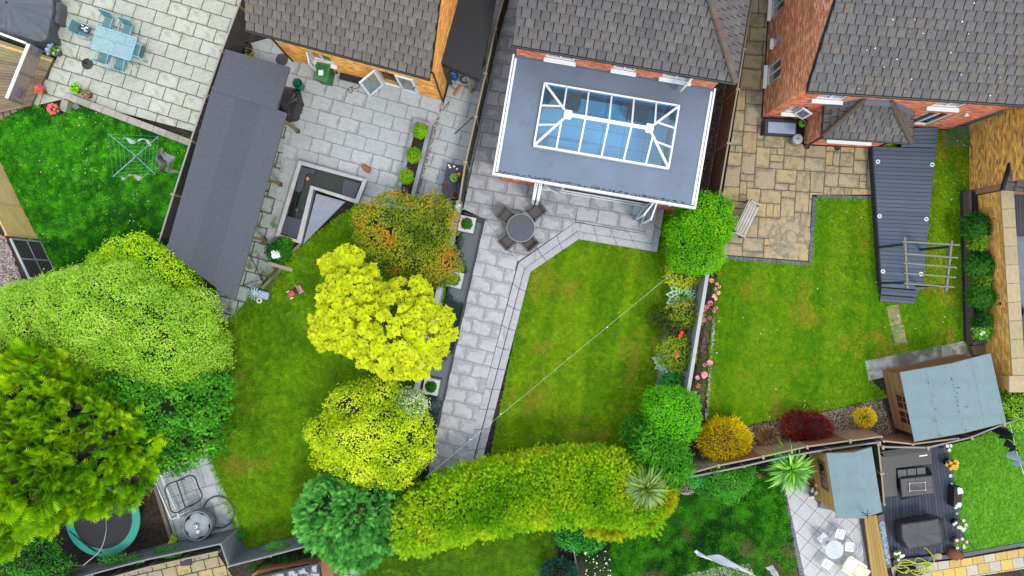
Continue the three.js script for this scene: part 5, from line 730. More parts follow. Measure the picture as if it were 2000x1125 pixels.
{ const s = shed('summer_house', 'blue-green felted garden shed with small-paned window on reddish timber', { c: [1850, 780], roof: [[1757.5, 727.5], [1858, 710], [1934.5, 690], [1965, 825], [1882, 846], [1786, 862.5]], e: 1.8, r: 2.12, nl: 2, nr: 2, ins: 0.2, seed: 61, mats: [wood(196, 138, 92), wood(182, 124, 82), wood(206, 150, 104)], frame: wood(204, 128, 72), wins: [[0.52, 0.75, 0.55, 0.95, 1], [0.26, 0.75, 0.5, 0.95, 1]] });
  sd(62); const bits = []; for (let i = 0; i < 26; i++) { const a = P(1812 + rr(-4, 4) + i * 0.9, 735 + i * 4.6, 2.02), b = P(1861 + rr(-4, 6) + i * 0.9, 740 + i * 4, 2.13); for (const p of [a, b]) if (rnd() < 0.4) bits.push(box(rr(0.012, 0.03), 0.012, rr(0.02, 0.07), p.x, p.y + 0.0, p.z)); } partW('felt_nails', merge(bits), M_black, s);
  partW('cable', merge([box(0.28, 0.012, 0.02, P(1868, 757, 2.1).x, 2.11, P(1868, 757, 2.1).z), box(0.2, 0.012, 0.02, P(1887, 795, 2.1).x, 2.07, P(1887, 795, 2.1).z)]), M_black, s); }
{ const s = shed('felted_shed', 'small green-grey felted shed with yellow timber wall beside the cordyline', { c: [1670, 950], roof: [[1614, 885.5], [1668, 883.5], [1702.6, 873.7], [1723, 999], [1687, 1012], [1633, 1011.5]], e: 2.0, r: 2.25, nl: 1, nr: 1, ins: 0.12, seed: 63, mats: [wood(232, 190, 100), wood(222, 178, 90), wood(238, 200, 116)], frame: wood(150, 120, 60), wins: [[0.7, 0.95, 0.45, 0.55, 0], [0.45, 0.95, 0.45, 0.55, 0]] });
  const a = new THREE.Group(); a.name = 'aerial'; s.add(a); const p = P(1683, 1000, 2.2); a.position.set(p.x - s.position.x, 2.2, p.z - s.position.z); mesh('aerial_mast', cyl(0.02, 0.02, 0.5, 0, 0, 0, 8), M_black, a); mesh('aerial_rods', merge([bar(V3(-0.22, 0.45, 0), V3(0.22, 0.45, 0), 0.012), bar(V3(0, 0.45, -0.25), V3(0, 0.45, 0.12), 0.014), bar(V3(-.12, .45, -.1), V3(.12, .45, -.1), 0.01)]), M_black, a); }
{ // cut-off shed with rusty timber at the bottom edge
  const g = thing('timber_store', 'reddish timber store with weathered felt roof at the lower frame edge', 'shed', P(570, 1120)); partW('roof', prismPx([[500, 1128], [622, 1101], [630, 1150], [500, 1160]], 1.9, 1.96, { uv: 0.7 }), std(KW, 0.9, { map: tex(256, 256, (u, v, i, j) => { const n = fbm(u * 6, v * 6, 5, 71), c = mixc([66, 70, 80], [176, 182, 190], sst(0.5, 0.62, n)); const k = 0.9 + 0.2 * hs(i, j, 1); return [c[0] * k, c[1] * k, c[2] * k]; }) }), g);
  partW('roof_trim', beam(P(498, 1128, 1.95), P(624, 1100, 1.95), 0.08, 0.1), M_black, g); sd(72); for (let i = 0; i < 6; i++) partW('timber_board', prismPx([[492 + i * 2, 1122 - i * 1.5], [612, 1091 + i * 1.2], [613, 1093 + i * 1.2], [492 + i * 2, 1125 - i * 1.5]], 0, 1.2 + i * 0.08), pick(W_red), g); partW('timber_board', prismPx([[624, 1096], [650, 1086], [652, 1160], [636, 1160]], 0, 1.0, { uv: 0.6 }), W_red[0], g); partW('pipe', beam(P(620, 1112, 1.98), P(625, 1096, 1.98), 0.08, 0.08), M_black, g); }

// ================= PLANTS =================
const geoOf = (pos) => { const g = new THREE.BufferGeometry(); g.setAttribute('position', new THREE.Float32BufferAttribute(pos, 3)); g.computeVertexNormals(); return g; };
const ovalLeaf = (w, fold) => geoOf([0, 0, 0, -w, fold, .4, 0, 0, .5, 0, 0, 0, 0, 0, .5, w, fold, .4, -w, fold, .4, 0, -.04, 1, 0, 0, .5, 0, 0, .5, 0, -.04, 1, w, fold, .4]);
const G_oval = ovalLeaf(0.27, 0.09), G_lance = ovalLeaf(0.12, 0.05), G_round = ovalLeaf(0.42, 0.1);
const G_heart = (() => { const o = [[0, 0], [.26, -.1], [.46, .08], [.5, .3], [.36, .52], [.2, .62], [0, 1], [-.2, .62], [-.36, .52], [-.5, .3], [-.46, .08], [-.26, -.1]], p = []; for (let i = 0; i < o.length; i++) { const a = o[i], b = o[(i + 1) % o.length], h = q => 0.1 * Math.abs(q[0]) - 0.14 * q[1] * q[1]; p.push(0, 0.0, 0.3, a[0], h(a), a[1], b[0], h(b), b[1]); } return geoOf(p); })();
const spray = (n, len, wid, droop) => { const p = []; for (let s = -1; s <= 1; s += 2) for (let i = 0; i < n; i++) { const t = 0.06 + 0.86 * i / n, L = len * (1 - 0.62 * t) * (0.75 + 0.5 * hs(i, s + 2, 3)), y = 0.1 * t - droop * t * t, ex = s * L * 0.82, ez = t + L * 0.62; p.push(0, y, t - wid, 0, y, t + wid, ex, y - 0.05 * L, ez); p.push(ex * 0.4, y, t + (ez - t) * 0.4 - wid * .6, ex * 0.4, y + 0.01, t + (ez - t) * 0.4 + wid * 0.6, ex * 0.45, y + 0.03, t + (ez - t) * 0.4 + L * 0.45); } p.push(-wid * .5, 0, 0, wid * .5, 0, 0, 0, 0.1 - droop, 1.02); return geoOf(p); };
const G_spray = spray(5, 0.52, 0.075, 0.12), G_tuft = spray(3, 0.6, 0.12, 0.05);
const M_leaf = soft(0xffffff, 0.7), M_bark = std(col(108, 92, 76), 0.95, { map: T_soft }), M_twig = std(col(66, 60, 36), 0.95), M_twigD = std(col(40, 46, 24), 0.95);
const KL = 0.74;      // leaves overlap and shade one another, so their own tone lies above the mean seen
function orient(m, p, y, z, s, sx = 1) { const x = V3().crossVectors(y, z); if (x.lengthSq() < 1e-6) x.set(1, 0, 0); x.normalize(); const yy = V3().crossVectors(z, x).normalize(); m.makeBasis(x.multiplyScalar(s * sx), yy.multiplyScalar(s), z.clone().multiplyScalar(s)); m.setPosition(p); return m; }
const rdir = () => { const z = rr(-1, 1), a = rnd() * 6.2832, r = Math.sqrt(1 - z * z); return V3(r * Math.cos(a), z, r * Math.sin(a)); };
function palCol(pal, t) { const f = clamp(t, 0, 0.9999) * (pal.length - 1), i = Math.floor(f), c = mixc(pal[i], pal[i + 1] || pal[i], f - i); return c; }
// lobes: [px, py, h, rx px, rz px, ry m]
function plant(name, label, category, lobesPx, o) {
  sd(o.seed); const lobes = lobesPx.map(([x, y, h, a, b, ry]) => ({ c: P(x, y, h), r: V3(M(a, h), ry, M(b, h)) }));
  const mains = lobes.slice(); for (const l of mains) for (let k = 0; k < (o.sub || 0); k++) { const d = rdir(); if (d.y < -.2) d.y *= -1; const q = rr(.26, .46) * (o.subR || 1); lobes.push({ c: l.c.clone().add(d.clone().multiply(l.r).multiplyScalar(.84)), r: V3(Math.max(.2, Math.min(l.r.x, l.r.z) * q), l.r.y * q, Math.max(.2, Math.min(l.r.x, l.r.z) * q)) }); }
  const b0 = mains.reduce((s, l) => s.add(l.c), V3()).multiplyScalar(1 / mains.length), g = thing(name, label, category, V3(b0.x, o.base || 0, b0.z), 0, o.group), off = g.position;
  // trunk and limbs
  const tr = o.trunk === undefined ? 0.1 : o.trunk;
  if (tr) { const top = Math.min(...lobes.map(l => l.c.y)) * 0.6, parts = [bar(V3(0, -0.05, 0), V3(0, Math.max(0.1, top - off.y), 0), tr, 9, tr * 0.75)]; for (const l of mains) for (let k = 0; k < (o.limbs || 2); k++) { const d = rdir().multiply(l.r).multiplyScalar(0.75), e = l.c.clone().add(d).sub(off), s = V3(0, Math.max(0.05, (top - off.y) * rr(0.6, 1)), 0), mid = s.clone().lerp(e, 0.5).add(V3(rr(-.1, .1), rr(0, .15), rr(-.1, .1))); parts.push(bar(s, mid, tr * 0.5, 6, tr * 0.32), bar(mid, e, tr * 0.32, 5, tr * 0.08)); } mesh(o.stem || 'trunk', merge(parts), M_bark, g); }
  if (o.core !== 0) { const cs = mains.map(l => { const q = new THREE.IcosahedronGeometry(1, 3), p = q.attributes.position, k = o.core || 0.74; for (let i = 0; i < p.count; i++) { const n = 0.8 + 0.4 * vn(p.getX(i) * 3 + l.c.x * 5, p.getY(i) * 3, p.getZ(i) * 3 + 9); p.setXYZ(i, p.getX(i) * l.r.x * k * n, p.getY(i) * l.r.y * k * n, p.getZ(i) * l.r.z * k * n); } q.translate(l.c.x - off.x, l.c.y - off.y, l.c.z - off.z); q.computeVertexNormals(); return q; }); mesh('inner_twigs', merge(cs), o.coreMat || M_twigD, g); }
  const wts = lobes.map(l => l.r.x * l.r.z + l.r.y * (l.r.x + l.r.z)), tot = wts.reduce((a, b) => a + b, 0), items = [];
  // clumps spread evenly over the outer skin of the lobes, none buried inside a neighbour
  const cents = [], cR = o.clumpR || 0.3; lobes.forEach((l, li) => { const A = 6.28 * (wts[li]) * 1.1, nc = Math.max(5, Math.round(A / (3.14 * Math.pow(cR * (o.space || 0.78), 2)))), ph = rnd() * 6.28;
    for (let k = 0; k < nc; k++) { const yy = 1 - 1.35 * (k + rr(.1, .9)) / nc, a = ph + k * 2.39996 + rr(-.5, .5) * 2.4 / Math.sqrt(nc), q = Math.sqrt(Math.max(0, 1 - yy * yy)); let d = V3(q * Math.cos(a), yy, q * Math.sin(a)); if (o.boxy) { const p = 5; d.multiplyScalar(Math.min(1.3, Math.pow(Math.abs(d.x) ** p + Math.abs(d.y) ** p + Math.abs(d.z) ** p, -1 / p))); }
      if (o.gap && rnd() < o.gap) continue;
      const c = l.c.clone().add(d.clone().multiply(l.r).multiplyScalar(rr(0.86, 1.0 + (o.rag || 0)) * (1 + (o.lump === undefined ? .22 : o.lump) * (vn(d.x * 3.1 + li * 9 + o.seed, d.y * 3.1 + 5, d.z * 3.1 + 7) - .5)))); let buried = false; lobes.forEach((m, mi) => { if (mi !== li) { const e = c.clone().sub(m.c).divide(m.r); if (e.lengthSq() < (o.boxy ? .5 : .68)) buried = true; } }); if (!buried && c.y > 0.03) cents.push([c, d.clone().normalize()]); } });
  const per = Math.max(3, Math.round(o.n / cents.length));
  for (const [c, dn] of cents) { const cr = cR * rr(0.75, 1.25); for (let i = 0; i < per; i++) { const e = rdir(); if (e.dot(dn) < -0.1) e.addScaledVector(dn, -2 * e.dot(dn)); const p = c.clone().addScaledVector(e, cr * Math.sqrt(rr(0.05, 1))); if (rnd() < .07) p.addScaledVector(dn, cR * rr(.2, .75)); if (p.y < 0.04) continue; items.push([p, e, dn]); } }
  const mk = new THREE.Matrix4(), cc = new THREE.Color(), crown = new THREE.InstancedMesh(o.geo, o.mat || M_leaf, items.length), up = V3(0, 1, 0);
  items.forEach(([p, e, dn], i) => { const s = rr(o.size[0], o.size[1]); let y, z;
    if (o.spray) { z = e.clone().multiplyScalar(o.fe === undefined ? .45 : o.fe).addScaledVector(dn, o.fd === undefined ? .55 : o.fd).addScaledVector(up, o.up === undefined ? .25 : o.up).addScaledVector(rdir(), .35).normalize(); y = up.clone().addScaledVector(rdir(), 0.5).addScaledVector(dn, .4); }
    else { y = e.clone().multiplyScalar(.5).addScaledVector(dn, .4).addScaledVector(up, o.up === undefined ? .6 : o.up).addScaledVector(rdir(), o.jit || .55).normalize(); z = rdir(); z.addScaledVector(y, -z.dot(y)).addScaledVector(e, .3); z.addScaledVector(y, -z.dot(y)).normalize(); }
    crown.setMatrixAt(i, orient(mk, p.clone().sub(off), y, z, s));
    const q = fbm(p.x * (o.cf || 1.4) + o.seed, p.z * (o.cf || 1.4), 2, o.seed + p.y), c = palCol(o.pal, (q - 0.28) * 1.7 * (o.mixn || .6) + rnd() * (1 - (o.mixn || .6)) * 1.0); crown.setColorAt(i, cc.copy(col(c[0], c[1], c[2], o.k || KL)).multiplyScalar(rr(.86, 1.14))); });
  crown.name = 'crown'; crown.castShadow = crown.receiveShadow = true; crown.userData.kind = 'stuff'; g.add(crown);
  return g;
}
// ---- left cluster ----
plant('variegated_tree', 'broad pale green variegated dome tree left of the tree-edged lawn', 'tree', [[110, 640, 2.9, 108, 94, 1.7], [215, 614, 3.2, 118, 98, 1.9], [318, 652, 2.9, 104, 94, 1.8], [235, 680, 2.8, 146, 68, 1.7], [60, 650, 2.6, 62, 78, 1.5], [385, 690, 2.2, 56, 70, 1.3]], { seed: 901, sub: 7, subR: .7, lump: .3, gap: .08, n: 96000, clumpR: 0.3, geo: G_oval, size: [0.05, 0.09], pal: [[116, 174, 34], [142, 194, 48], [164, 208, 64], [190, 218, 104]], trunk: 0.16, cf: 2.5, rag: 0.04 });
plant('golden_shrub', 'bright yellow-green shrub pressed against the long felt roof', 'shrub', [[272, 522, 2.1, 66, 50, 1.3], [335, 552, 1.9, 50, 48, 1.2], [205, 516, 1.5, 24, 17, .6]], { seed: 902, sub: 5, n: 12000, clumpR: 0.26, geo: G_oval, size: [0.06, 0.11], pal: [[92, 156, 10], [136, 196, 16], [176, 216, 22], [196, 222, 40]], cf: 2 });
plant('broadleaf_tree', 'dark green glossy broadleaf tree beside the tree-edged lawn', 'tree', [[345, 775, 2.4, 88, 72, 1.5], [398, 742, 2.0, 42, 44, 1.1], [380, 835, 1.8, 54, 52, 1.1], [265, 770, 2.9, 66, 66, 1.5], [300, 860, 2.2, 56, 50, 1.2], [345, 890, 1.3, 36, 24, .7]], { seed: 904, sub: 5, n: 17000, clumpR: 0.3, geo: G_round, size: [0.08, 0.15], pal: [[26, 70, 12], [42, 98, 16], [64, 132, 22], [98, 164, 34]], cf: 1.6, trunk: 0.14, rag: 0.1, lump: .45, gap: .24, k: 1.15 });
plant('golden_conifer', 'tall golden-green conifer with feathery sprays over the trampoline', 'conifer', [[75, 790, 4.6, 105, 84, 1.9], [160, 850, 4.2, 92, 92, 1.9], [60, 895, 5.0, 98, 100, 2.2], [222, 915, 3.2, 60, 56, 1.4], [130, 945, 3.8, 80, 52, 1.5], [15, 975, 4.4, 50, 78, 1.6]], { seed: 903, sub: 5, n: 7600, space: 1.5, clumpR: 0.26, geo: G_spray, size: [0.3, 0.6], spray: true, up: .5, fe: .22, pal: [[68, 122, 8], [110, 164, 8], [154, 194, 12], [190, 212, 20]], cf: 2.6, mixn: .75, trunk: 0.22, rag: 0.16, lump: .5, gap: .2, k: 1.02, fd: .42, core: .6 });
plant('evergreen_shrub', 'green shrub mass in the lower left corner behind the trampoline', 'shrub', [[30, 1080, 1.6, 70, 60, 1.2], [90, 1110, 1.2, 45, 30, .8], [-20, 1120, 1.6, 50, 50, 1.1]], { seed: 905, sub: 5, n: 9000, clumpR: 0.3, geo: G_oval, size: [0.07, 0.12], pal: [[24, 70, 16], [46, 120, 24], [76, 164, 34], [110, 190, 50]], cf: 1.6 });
// ---- middle cluster ----
{ // lime tree with big leaves: rosettes; the largest leaves are pieces of their own
  const lob = [[690, 585, 3.7, 72, 58, .9], [645, 640, 3.4, 40, 48, .8], [745, 645, 4.0, 100, 78, 1.2], [830, 642, 3.7, 62, 62, 1.0], [790, 702, 3.5, 80, 38, .8], [800, 566, 3.4, 44, 26, .5], [680, 505, 3.3, 30, 24, .5], [648, 518, 3.2, 24, 20, .4], [720, 540, 3.3, 26, 20, .4]];
  sd(906); const lobes = lob.map(([x, y, h, a, b, ry]) => ({ c: P(x, y, h), r: V3(M(a, h), ry, M(b, h)) })), g = thing('lime_leaved_tree', 'vivid yellow-lime tree with large heart-shaped leaves beside the rill', 'tree', P(765, 620)), off = g.position;
  const parts = [bar(V3(0, -.05, 0), V3(0, 1.9, 0), 0.13, 9, 0.1)]; for (const l of lobes) { const e = l.c.clone().sub(off); parts.push(bar(V3(0, 1.8, 0), e.clone().multiplyScalar(.55).setY(2.4), 0.06, 6, 0.045), bar(e.clone().multiplyScalar(.55).setY(2.4), e, 0.045, 6, 0.015)); } mesh('trunk', merge(parts), M_bark, g);
  const all = [], wts = lobes.map(l => l.r.x * l.r.z + .3), tot = wts.reduce((a, b) => a + b, 0), UP = V3(0, 1, 0), m4 = new THREE.Matrix4();
  lobes.forEach((l, li) => { const nr = Math.round(880 * wts[li] / tot); for (let k = 0; k < nr; k++) { const d = rdir(); if (d.y < -.1) d.y = -d.y; const c = l.c.clone().add(d.clone().multiply(l.r).multiplyScalar(rr(.72, 1))), dn = d.clone().multiplyScalar(.5).add(UP).normalize(), a0 = rnd() * 6.28, n = 6 + Math.floor(rnd() * 3); for (let i = 0; i < n; i++) { const a = a0 + i / n * 6.28 + rr(-.25, .25), z = V3(Math.cos(a), rr(-.35, .12), Math.sin(a)); z.addScaledVector(dn, -z.dot(dn) * .6).normalize(); const p = c.clone().addScaledVector(z, .03).addScaledVector(UP, -.02 * i * .3), y = dn.clone().addScaledVector(rdir(), .25); all.push([p, y, z, rr(.15, .25), palCol([[172, 190, 6], [196, 214, 8], [212, 226, 12], [224, 232, 40]], rnd())]); } } });
  all.sort((a, b) => b[0].y + b[3] - a[0].y - a[3]); const mats = [0, 1, 2, 3].map(i => soft(col(...palCol([[184, 202, 6], [202, 220, 10], [214, 228, 18], [194, 212, 8]], i / 3), KL * .74), 0.6)), rest = all.slice(300);
  all.slice(0, 300).forEach(([p, y, z, s]) => { const m = mesh('leaf', G_heart, pick(mats), g); orient(m4, p.clone().sub(off), y, z, s); m4.decompose(m.position, m.quaternion, m.scale); });
  const im = new THREE.InstancedMesh(G_heart, soft(0xffffff, 0.6), rest.length); rest.forEach(([p, y, z, s, c], i) => { im.setMatrixAt(i, orient(m4, p.clone().sub(off), y, z, s)); im.setColorAt(i, col(c[0], c[1], c[2], KL * .74 * rr(.8, 1.1))); }); im.name = 'crown'; im.userData.kind = 'stuff'; im.castShadow = im.receiveShadow = true; g.add(im);
}
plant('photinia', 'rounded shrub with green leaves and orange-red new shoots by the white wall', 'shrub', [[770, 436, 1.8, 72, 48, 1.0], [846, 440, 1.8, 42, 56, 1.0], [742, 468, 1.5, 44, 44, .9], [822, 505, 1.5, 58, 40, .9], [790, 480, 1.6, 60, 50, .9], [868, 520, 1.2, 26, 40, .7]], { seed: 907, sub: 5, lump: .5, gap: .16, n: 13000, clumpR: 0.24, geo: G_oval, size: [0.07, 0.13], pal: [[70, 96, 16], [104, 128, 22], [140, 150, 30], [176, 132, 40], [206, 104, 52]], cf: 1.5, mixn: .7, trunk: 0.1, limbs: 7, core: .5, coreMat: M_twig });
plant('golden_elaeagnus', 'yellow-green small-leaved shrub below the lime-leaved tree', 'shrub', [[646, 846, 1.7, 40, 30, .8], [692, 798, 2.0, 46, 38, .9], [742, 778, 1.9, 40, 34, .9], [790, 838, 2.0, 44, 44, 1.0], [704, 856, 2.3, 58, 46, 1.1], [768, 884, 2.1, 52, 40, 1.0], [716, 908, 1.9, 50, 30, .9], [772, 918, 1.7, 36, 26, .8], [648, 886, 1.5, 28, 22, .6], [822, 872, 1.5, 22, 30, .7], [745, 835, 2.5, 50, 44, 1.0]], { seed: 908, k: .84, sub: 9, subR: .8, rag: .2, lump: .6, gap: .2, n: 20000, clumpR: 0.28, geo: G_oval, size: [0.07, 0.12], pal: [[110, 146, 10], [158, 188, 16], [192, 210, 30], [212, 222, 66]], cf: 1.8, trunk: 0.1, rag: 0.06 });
plant('variegated_shrub', 'white-and-green variegated shrub between elaeagnus and the lower white planter', 'shrub', [[800, 792, 1.9, 30, 28, .7]], { seed: 909, n: 3000, clumpR: 0.22, geo: G_oval, size: [0.06, 0.1], pal: [[80, 136, 40], [120, 170, 60], [212, 226, 176], [226, 234, 204]], cf: 3, mixn: .3 });
plant('blue_green_conifer', 'low blue-green spreading conifer beside the grey fence end', 'conifer', [[690, 1000, 1.7, 84, 68, 1.2], [642, 995, 1.3, 46, 42, .8], [742, 1010, 1.4, 48, 52, .9], [690, 1058, 1.1, 56, 38, .7], [690, 952, 1.3, 42, 34, .7]], { seed: 910, sub: 5, n: 4200, space: 1.3, clumpR: 0.2, geo: G_spray, size: [0.22, 0.4], spray: true, fe: .35, up: .5, lump: .4, gap: .08, k: 1.2, fd: .4, pal: [[46, 106, 44], [70, 142, 58], [104, 176, 76], [132, 194, 76]], cf: 1.6, rag: .1, mixn: .4 });
const HY = { fd: .3, fe: .6, up: .05, geo: G_tuft, size: [0.09, 0.17], spray: true, boxy: .75 };
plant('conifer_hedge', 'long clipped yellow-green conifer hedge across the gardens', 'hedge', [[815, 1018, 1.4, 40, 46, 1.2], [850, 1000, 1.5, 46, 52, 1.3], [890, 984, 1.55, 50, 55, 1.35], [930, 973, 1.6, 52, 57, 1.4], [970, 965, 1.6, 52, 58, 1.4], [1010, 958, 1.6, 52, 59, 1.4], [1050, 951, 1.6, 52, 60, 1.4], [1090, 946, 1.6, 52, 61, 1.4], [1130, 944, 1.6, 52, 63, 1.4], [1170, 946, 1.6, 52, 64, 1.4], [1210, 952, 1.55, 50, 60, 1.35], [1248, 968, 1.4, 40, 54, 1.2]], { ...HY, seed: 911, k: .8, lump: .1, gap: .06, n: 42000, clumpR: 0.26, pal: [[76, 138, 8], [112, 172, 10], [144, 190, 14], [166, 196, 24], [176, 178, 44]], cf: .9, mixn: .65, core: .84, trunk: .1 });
plant('golden_cypress', 'golden-yellow drooping cypress at the right end of the hedge', 'conifer', [[1190, 1008, 1.4, 44, 28, .9], [1238, 996, 1.3, 38, 28, .8], [1276, 962, 1.4, 30, 36, .9]], { seed: 912, n: 3600, clumpR: 0.26, geo: G_spray, size: [0.16, 0.3], spray: true, pal: [[130, 156, 8], [166, 182, 12], [194, 196, 18], [214, 206, 36]], mixn: .4, core: .7 });
plant('green_shrub', 'emerald green broad-leaved patch growing through the hedge top', 'shrub', [[1168, 985, 2.2, 30, 22, .6], [1120, 1045, 0.9, 34, 22, .6], [1150, 1058, 0.8, 30, 16, .5]], { seed: 913, n: 2600, clumpR: 0.2, geo: G_oval, size: [0.07, 0.12], pal: [[30, 110, 26], [52, 150, 40], [84, 186, 60]], cf: 2 });
plant('bamboo', 'bright green bamboo clump beside the clipped lime hedge shrub', 'bamboo', [[1285, 870, 1.7, 46, 46, 1.2], [1310, 905, 1.5, 28, 34, 1.0], [1255, 840, 1.1, 28, 24, .7]], { seed: 914, sub: 4, n: 6500, clumpR: 0.26, geo: G_lance, size: [0.2, 0.36], pal: [[34, 96, 12], [58, 130, 20], [90, 164, 34]], jit: .8, cf: 1.5, stem: 'cane', trunk: .05 });
plant('clipped_shrub', 'bright green clipped shrub at the lower end of the raised bed', 'shrub', [[1308, 806, 1.6, 46, 44, 1.2]], { seed: 915, boxy: .7, n: 9000, clumpR: 0.2, geo: G_oval, size: [0.06, 0.11], pal: [[56, 136, 8], [84, 170, 14], [116, 194, 26]], cf: 2, core: .84 });
plant('clipped_shrub', 'large rounded bright green shrub at the corner of the extension', 'shrub', [[1372, 432, 1.6, 46, 44, 1.2], [1354, 478, 1.6, 46, 50, 1.2]], { seed: 916, boxy: .75, n: 15000, clumpR: 0.22, geo: G_oval, size: [0.07, 0.12], pal: [[62, 130, 2], [92, 166, 4], [130, 190, 12]], cf: 2, core: .84 });
// ---- raised bed of the central garden ----
const bedB = .36;
plant('acer_shrub', 'yellow-olive leafy shrub at the top of the raised bed', 'shrub', [[1330, 538, .8, 26, 18, .35], [1352, 536, .8, 18, 14, .3]], { seed: 917, sub: 5, rag: .25, base: bedB, n: 900, clumpR: .14, geo: G_oval, size: [.08, .13], pal: [[120, 142, 10], [164, 178, 24], [190, 196, 50]], trunk: .03, core: .4 });
plant('rhododendron', 'leafy shrub with red blooms in the raised bed beside the striped hosta', 'shrub', [[1336, 610, .85, 28, 24, .4], [1348, 625, .8, 18, 16, .3]], { seed: 918, sub: 5, rag: .25, base: bedB, n: 1500, clumpR: .14, geo: G_oval, size: [.07, .11], pal: [[90, 120, 20], [130, 150, 30], [160, 170, 60]], trunk: .03, core: .6 });
plant('rhododendron', 'olive-green shrub with a few orange blooms low in the raised bed', 'shrub', [[1323, 690, .9, 30, 28, .4]], { seed: 919, sub: 5, rag: .25, base: bedB, n: 1700, clumpR: .14, geo: G_oval, size: [.07, .12], pal: [[84, 118, 18], [124, 150, 28], [164, 182, 60]], trunk: .03, core: .6 });
plant('sage_shrub', 'dark bronze-green sprawling shrub hanging over the raised bed edge', 'shrub', [[1290, 620, .5, 24, 18, .35], [1312, 636, .7, 22, 20, .4]], { seed: 920, sub: 5, rag: .25, n: 1300, clumpR: .16, geo: G_oval, size: [.06, .1], pal: [[40, 60, 14], [70, 84, 22], [110, 110, 34]], trunk: .03, core: .6 });
plant('skimmia', 'dark glossy green low shrub at the lower raised bed', 'shrub', [[1316, 748, .7, 24, 16, .3]], { seed: 921, sub: 5, rag: .25, base: bedB, n: 800, clumpR: .13, geo: G_oval, size: [.07, .11], pal: [[26, 100, 26], [40, 140, 40], [70, 170, 60]], trunk: .03, core: .5 });
// blooms
const bloomGeo = (() => { const p = []; for (let r = 0; r < 3; r++) for (let i = 0; i < 6; i++) { const a = i / 6 * 6.28 + r * .5, k = 1 - r * .28, y = r * .16, w = .42 * k; p.push(0, y, 0, k * Math.cos(a - w), y + .22, k * Math.sin(a - w), k * 1.05 * Math.cos(a), y + .3, k * 1.05 * Math.sin(a), 0, y, 0, k * 1.05 * Math.cos(a), y + .3, k * 1.05 * Math.sin(a), k * Math.cos(a + w), y + .22, k * Math.sin(a + w)); } return geoOf(p); })();
const BM = {}; const bloomMat = c => BM[c] = BM[c] || std(col(...c, 0.85), 0.6);
function blooms(g, list, c, h, s) { for (const [x, y, k] of list) { const p = P(x, y, h), m = mesh('bloom', bloomGeo, bloomMat(c), g); m.position.set(p.x - g.position.x, h - g.position.y, p.z - g.position.z); m.scale.setScalar(s * (k || 1)); m.rotation.set(rr(-.4, .4), rnd() * 6, rr(-.4, .4)); } }
const byLab = t => scene.children.find(o => (o.userData.label || '').includes(t));
sd(930); blooms(byLab('red blooms in the raised'), [[1342, 594], [1340, 598, .8], [1363, 617], [1358, 625, .9], [1331, 650, 1.1], [1328, 656]], [226, 44, 36], 1.2, .075); blooms(byLab('few orange blooms'), [[1322, 693, 1.2], [1320, 690]], [226, 110, 60], 1.3, .1);
// roses along the grey fence
function rose(lab, x, y, n, list, c, h = .55) { const g = plant('rose_bush', lab, 'rose', [[x, y, h * .7, 14, 16, h * .45]], { seed: 940 + x, n: 420, clumpR: .13, geo: G_oval, size: [.05, .08], pal: [[40, 70, 20], [70, 100, 30], [110, 140, 50]], trunk: .02, core: 0, group: 'roses along the grey fence' }); sd(x); blooms(g, list, c, h, .085); return g; }
rose('rose bush with apricot and cream blooms at the top of the narrow border', 1392, 560, 0, [[1390, 548, 1.2], [1400, 555], [1396, 564], [1403, 572], [1394, 578], [1405, 560, .8], [1398, 584, .8]], [240, 176, 140]);
rose('rose bush with bright pink blooms beside the red-flowered shrub', 1386, 602, 0, [[1387, 592, 1.3], [1380, 600, 1.2], [1376, 606], [1394, 607, .9], [1399, 602, .8]], [240, 130, 160]);
rose('rose bush with deep pink blooms where the border soil turns bare', 1382, 622, 0, [[1375, 625, 1.3], [1386, 620, 1.1], [1372, 618]], [226, 96, 150]);
rose('rose bush with pale pink double blooms on the bare border', 1378, 716, 0, [[1386, 709, 1.5], [1376, 712, 1.1], [1375, 735, 1.1], [1376, 731, 1.6], [1362, 738, 1.1]], [246, 160, 176]);
rose('rose bush with a single salmon bloom above the lime clipped shrub', 1364, 754, 0, [[1364, 753, 1.2], [1358, 766, .8]], [244, 150, 130], .45);
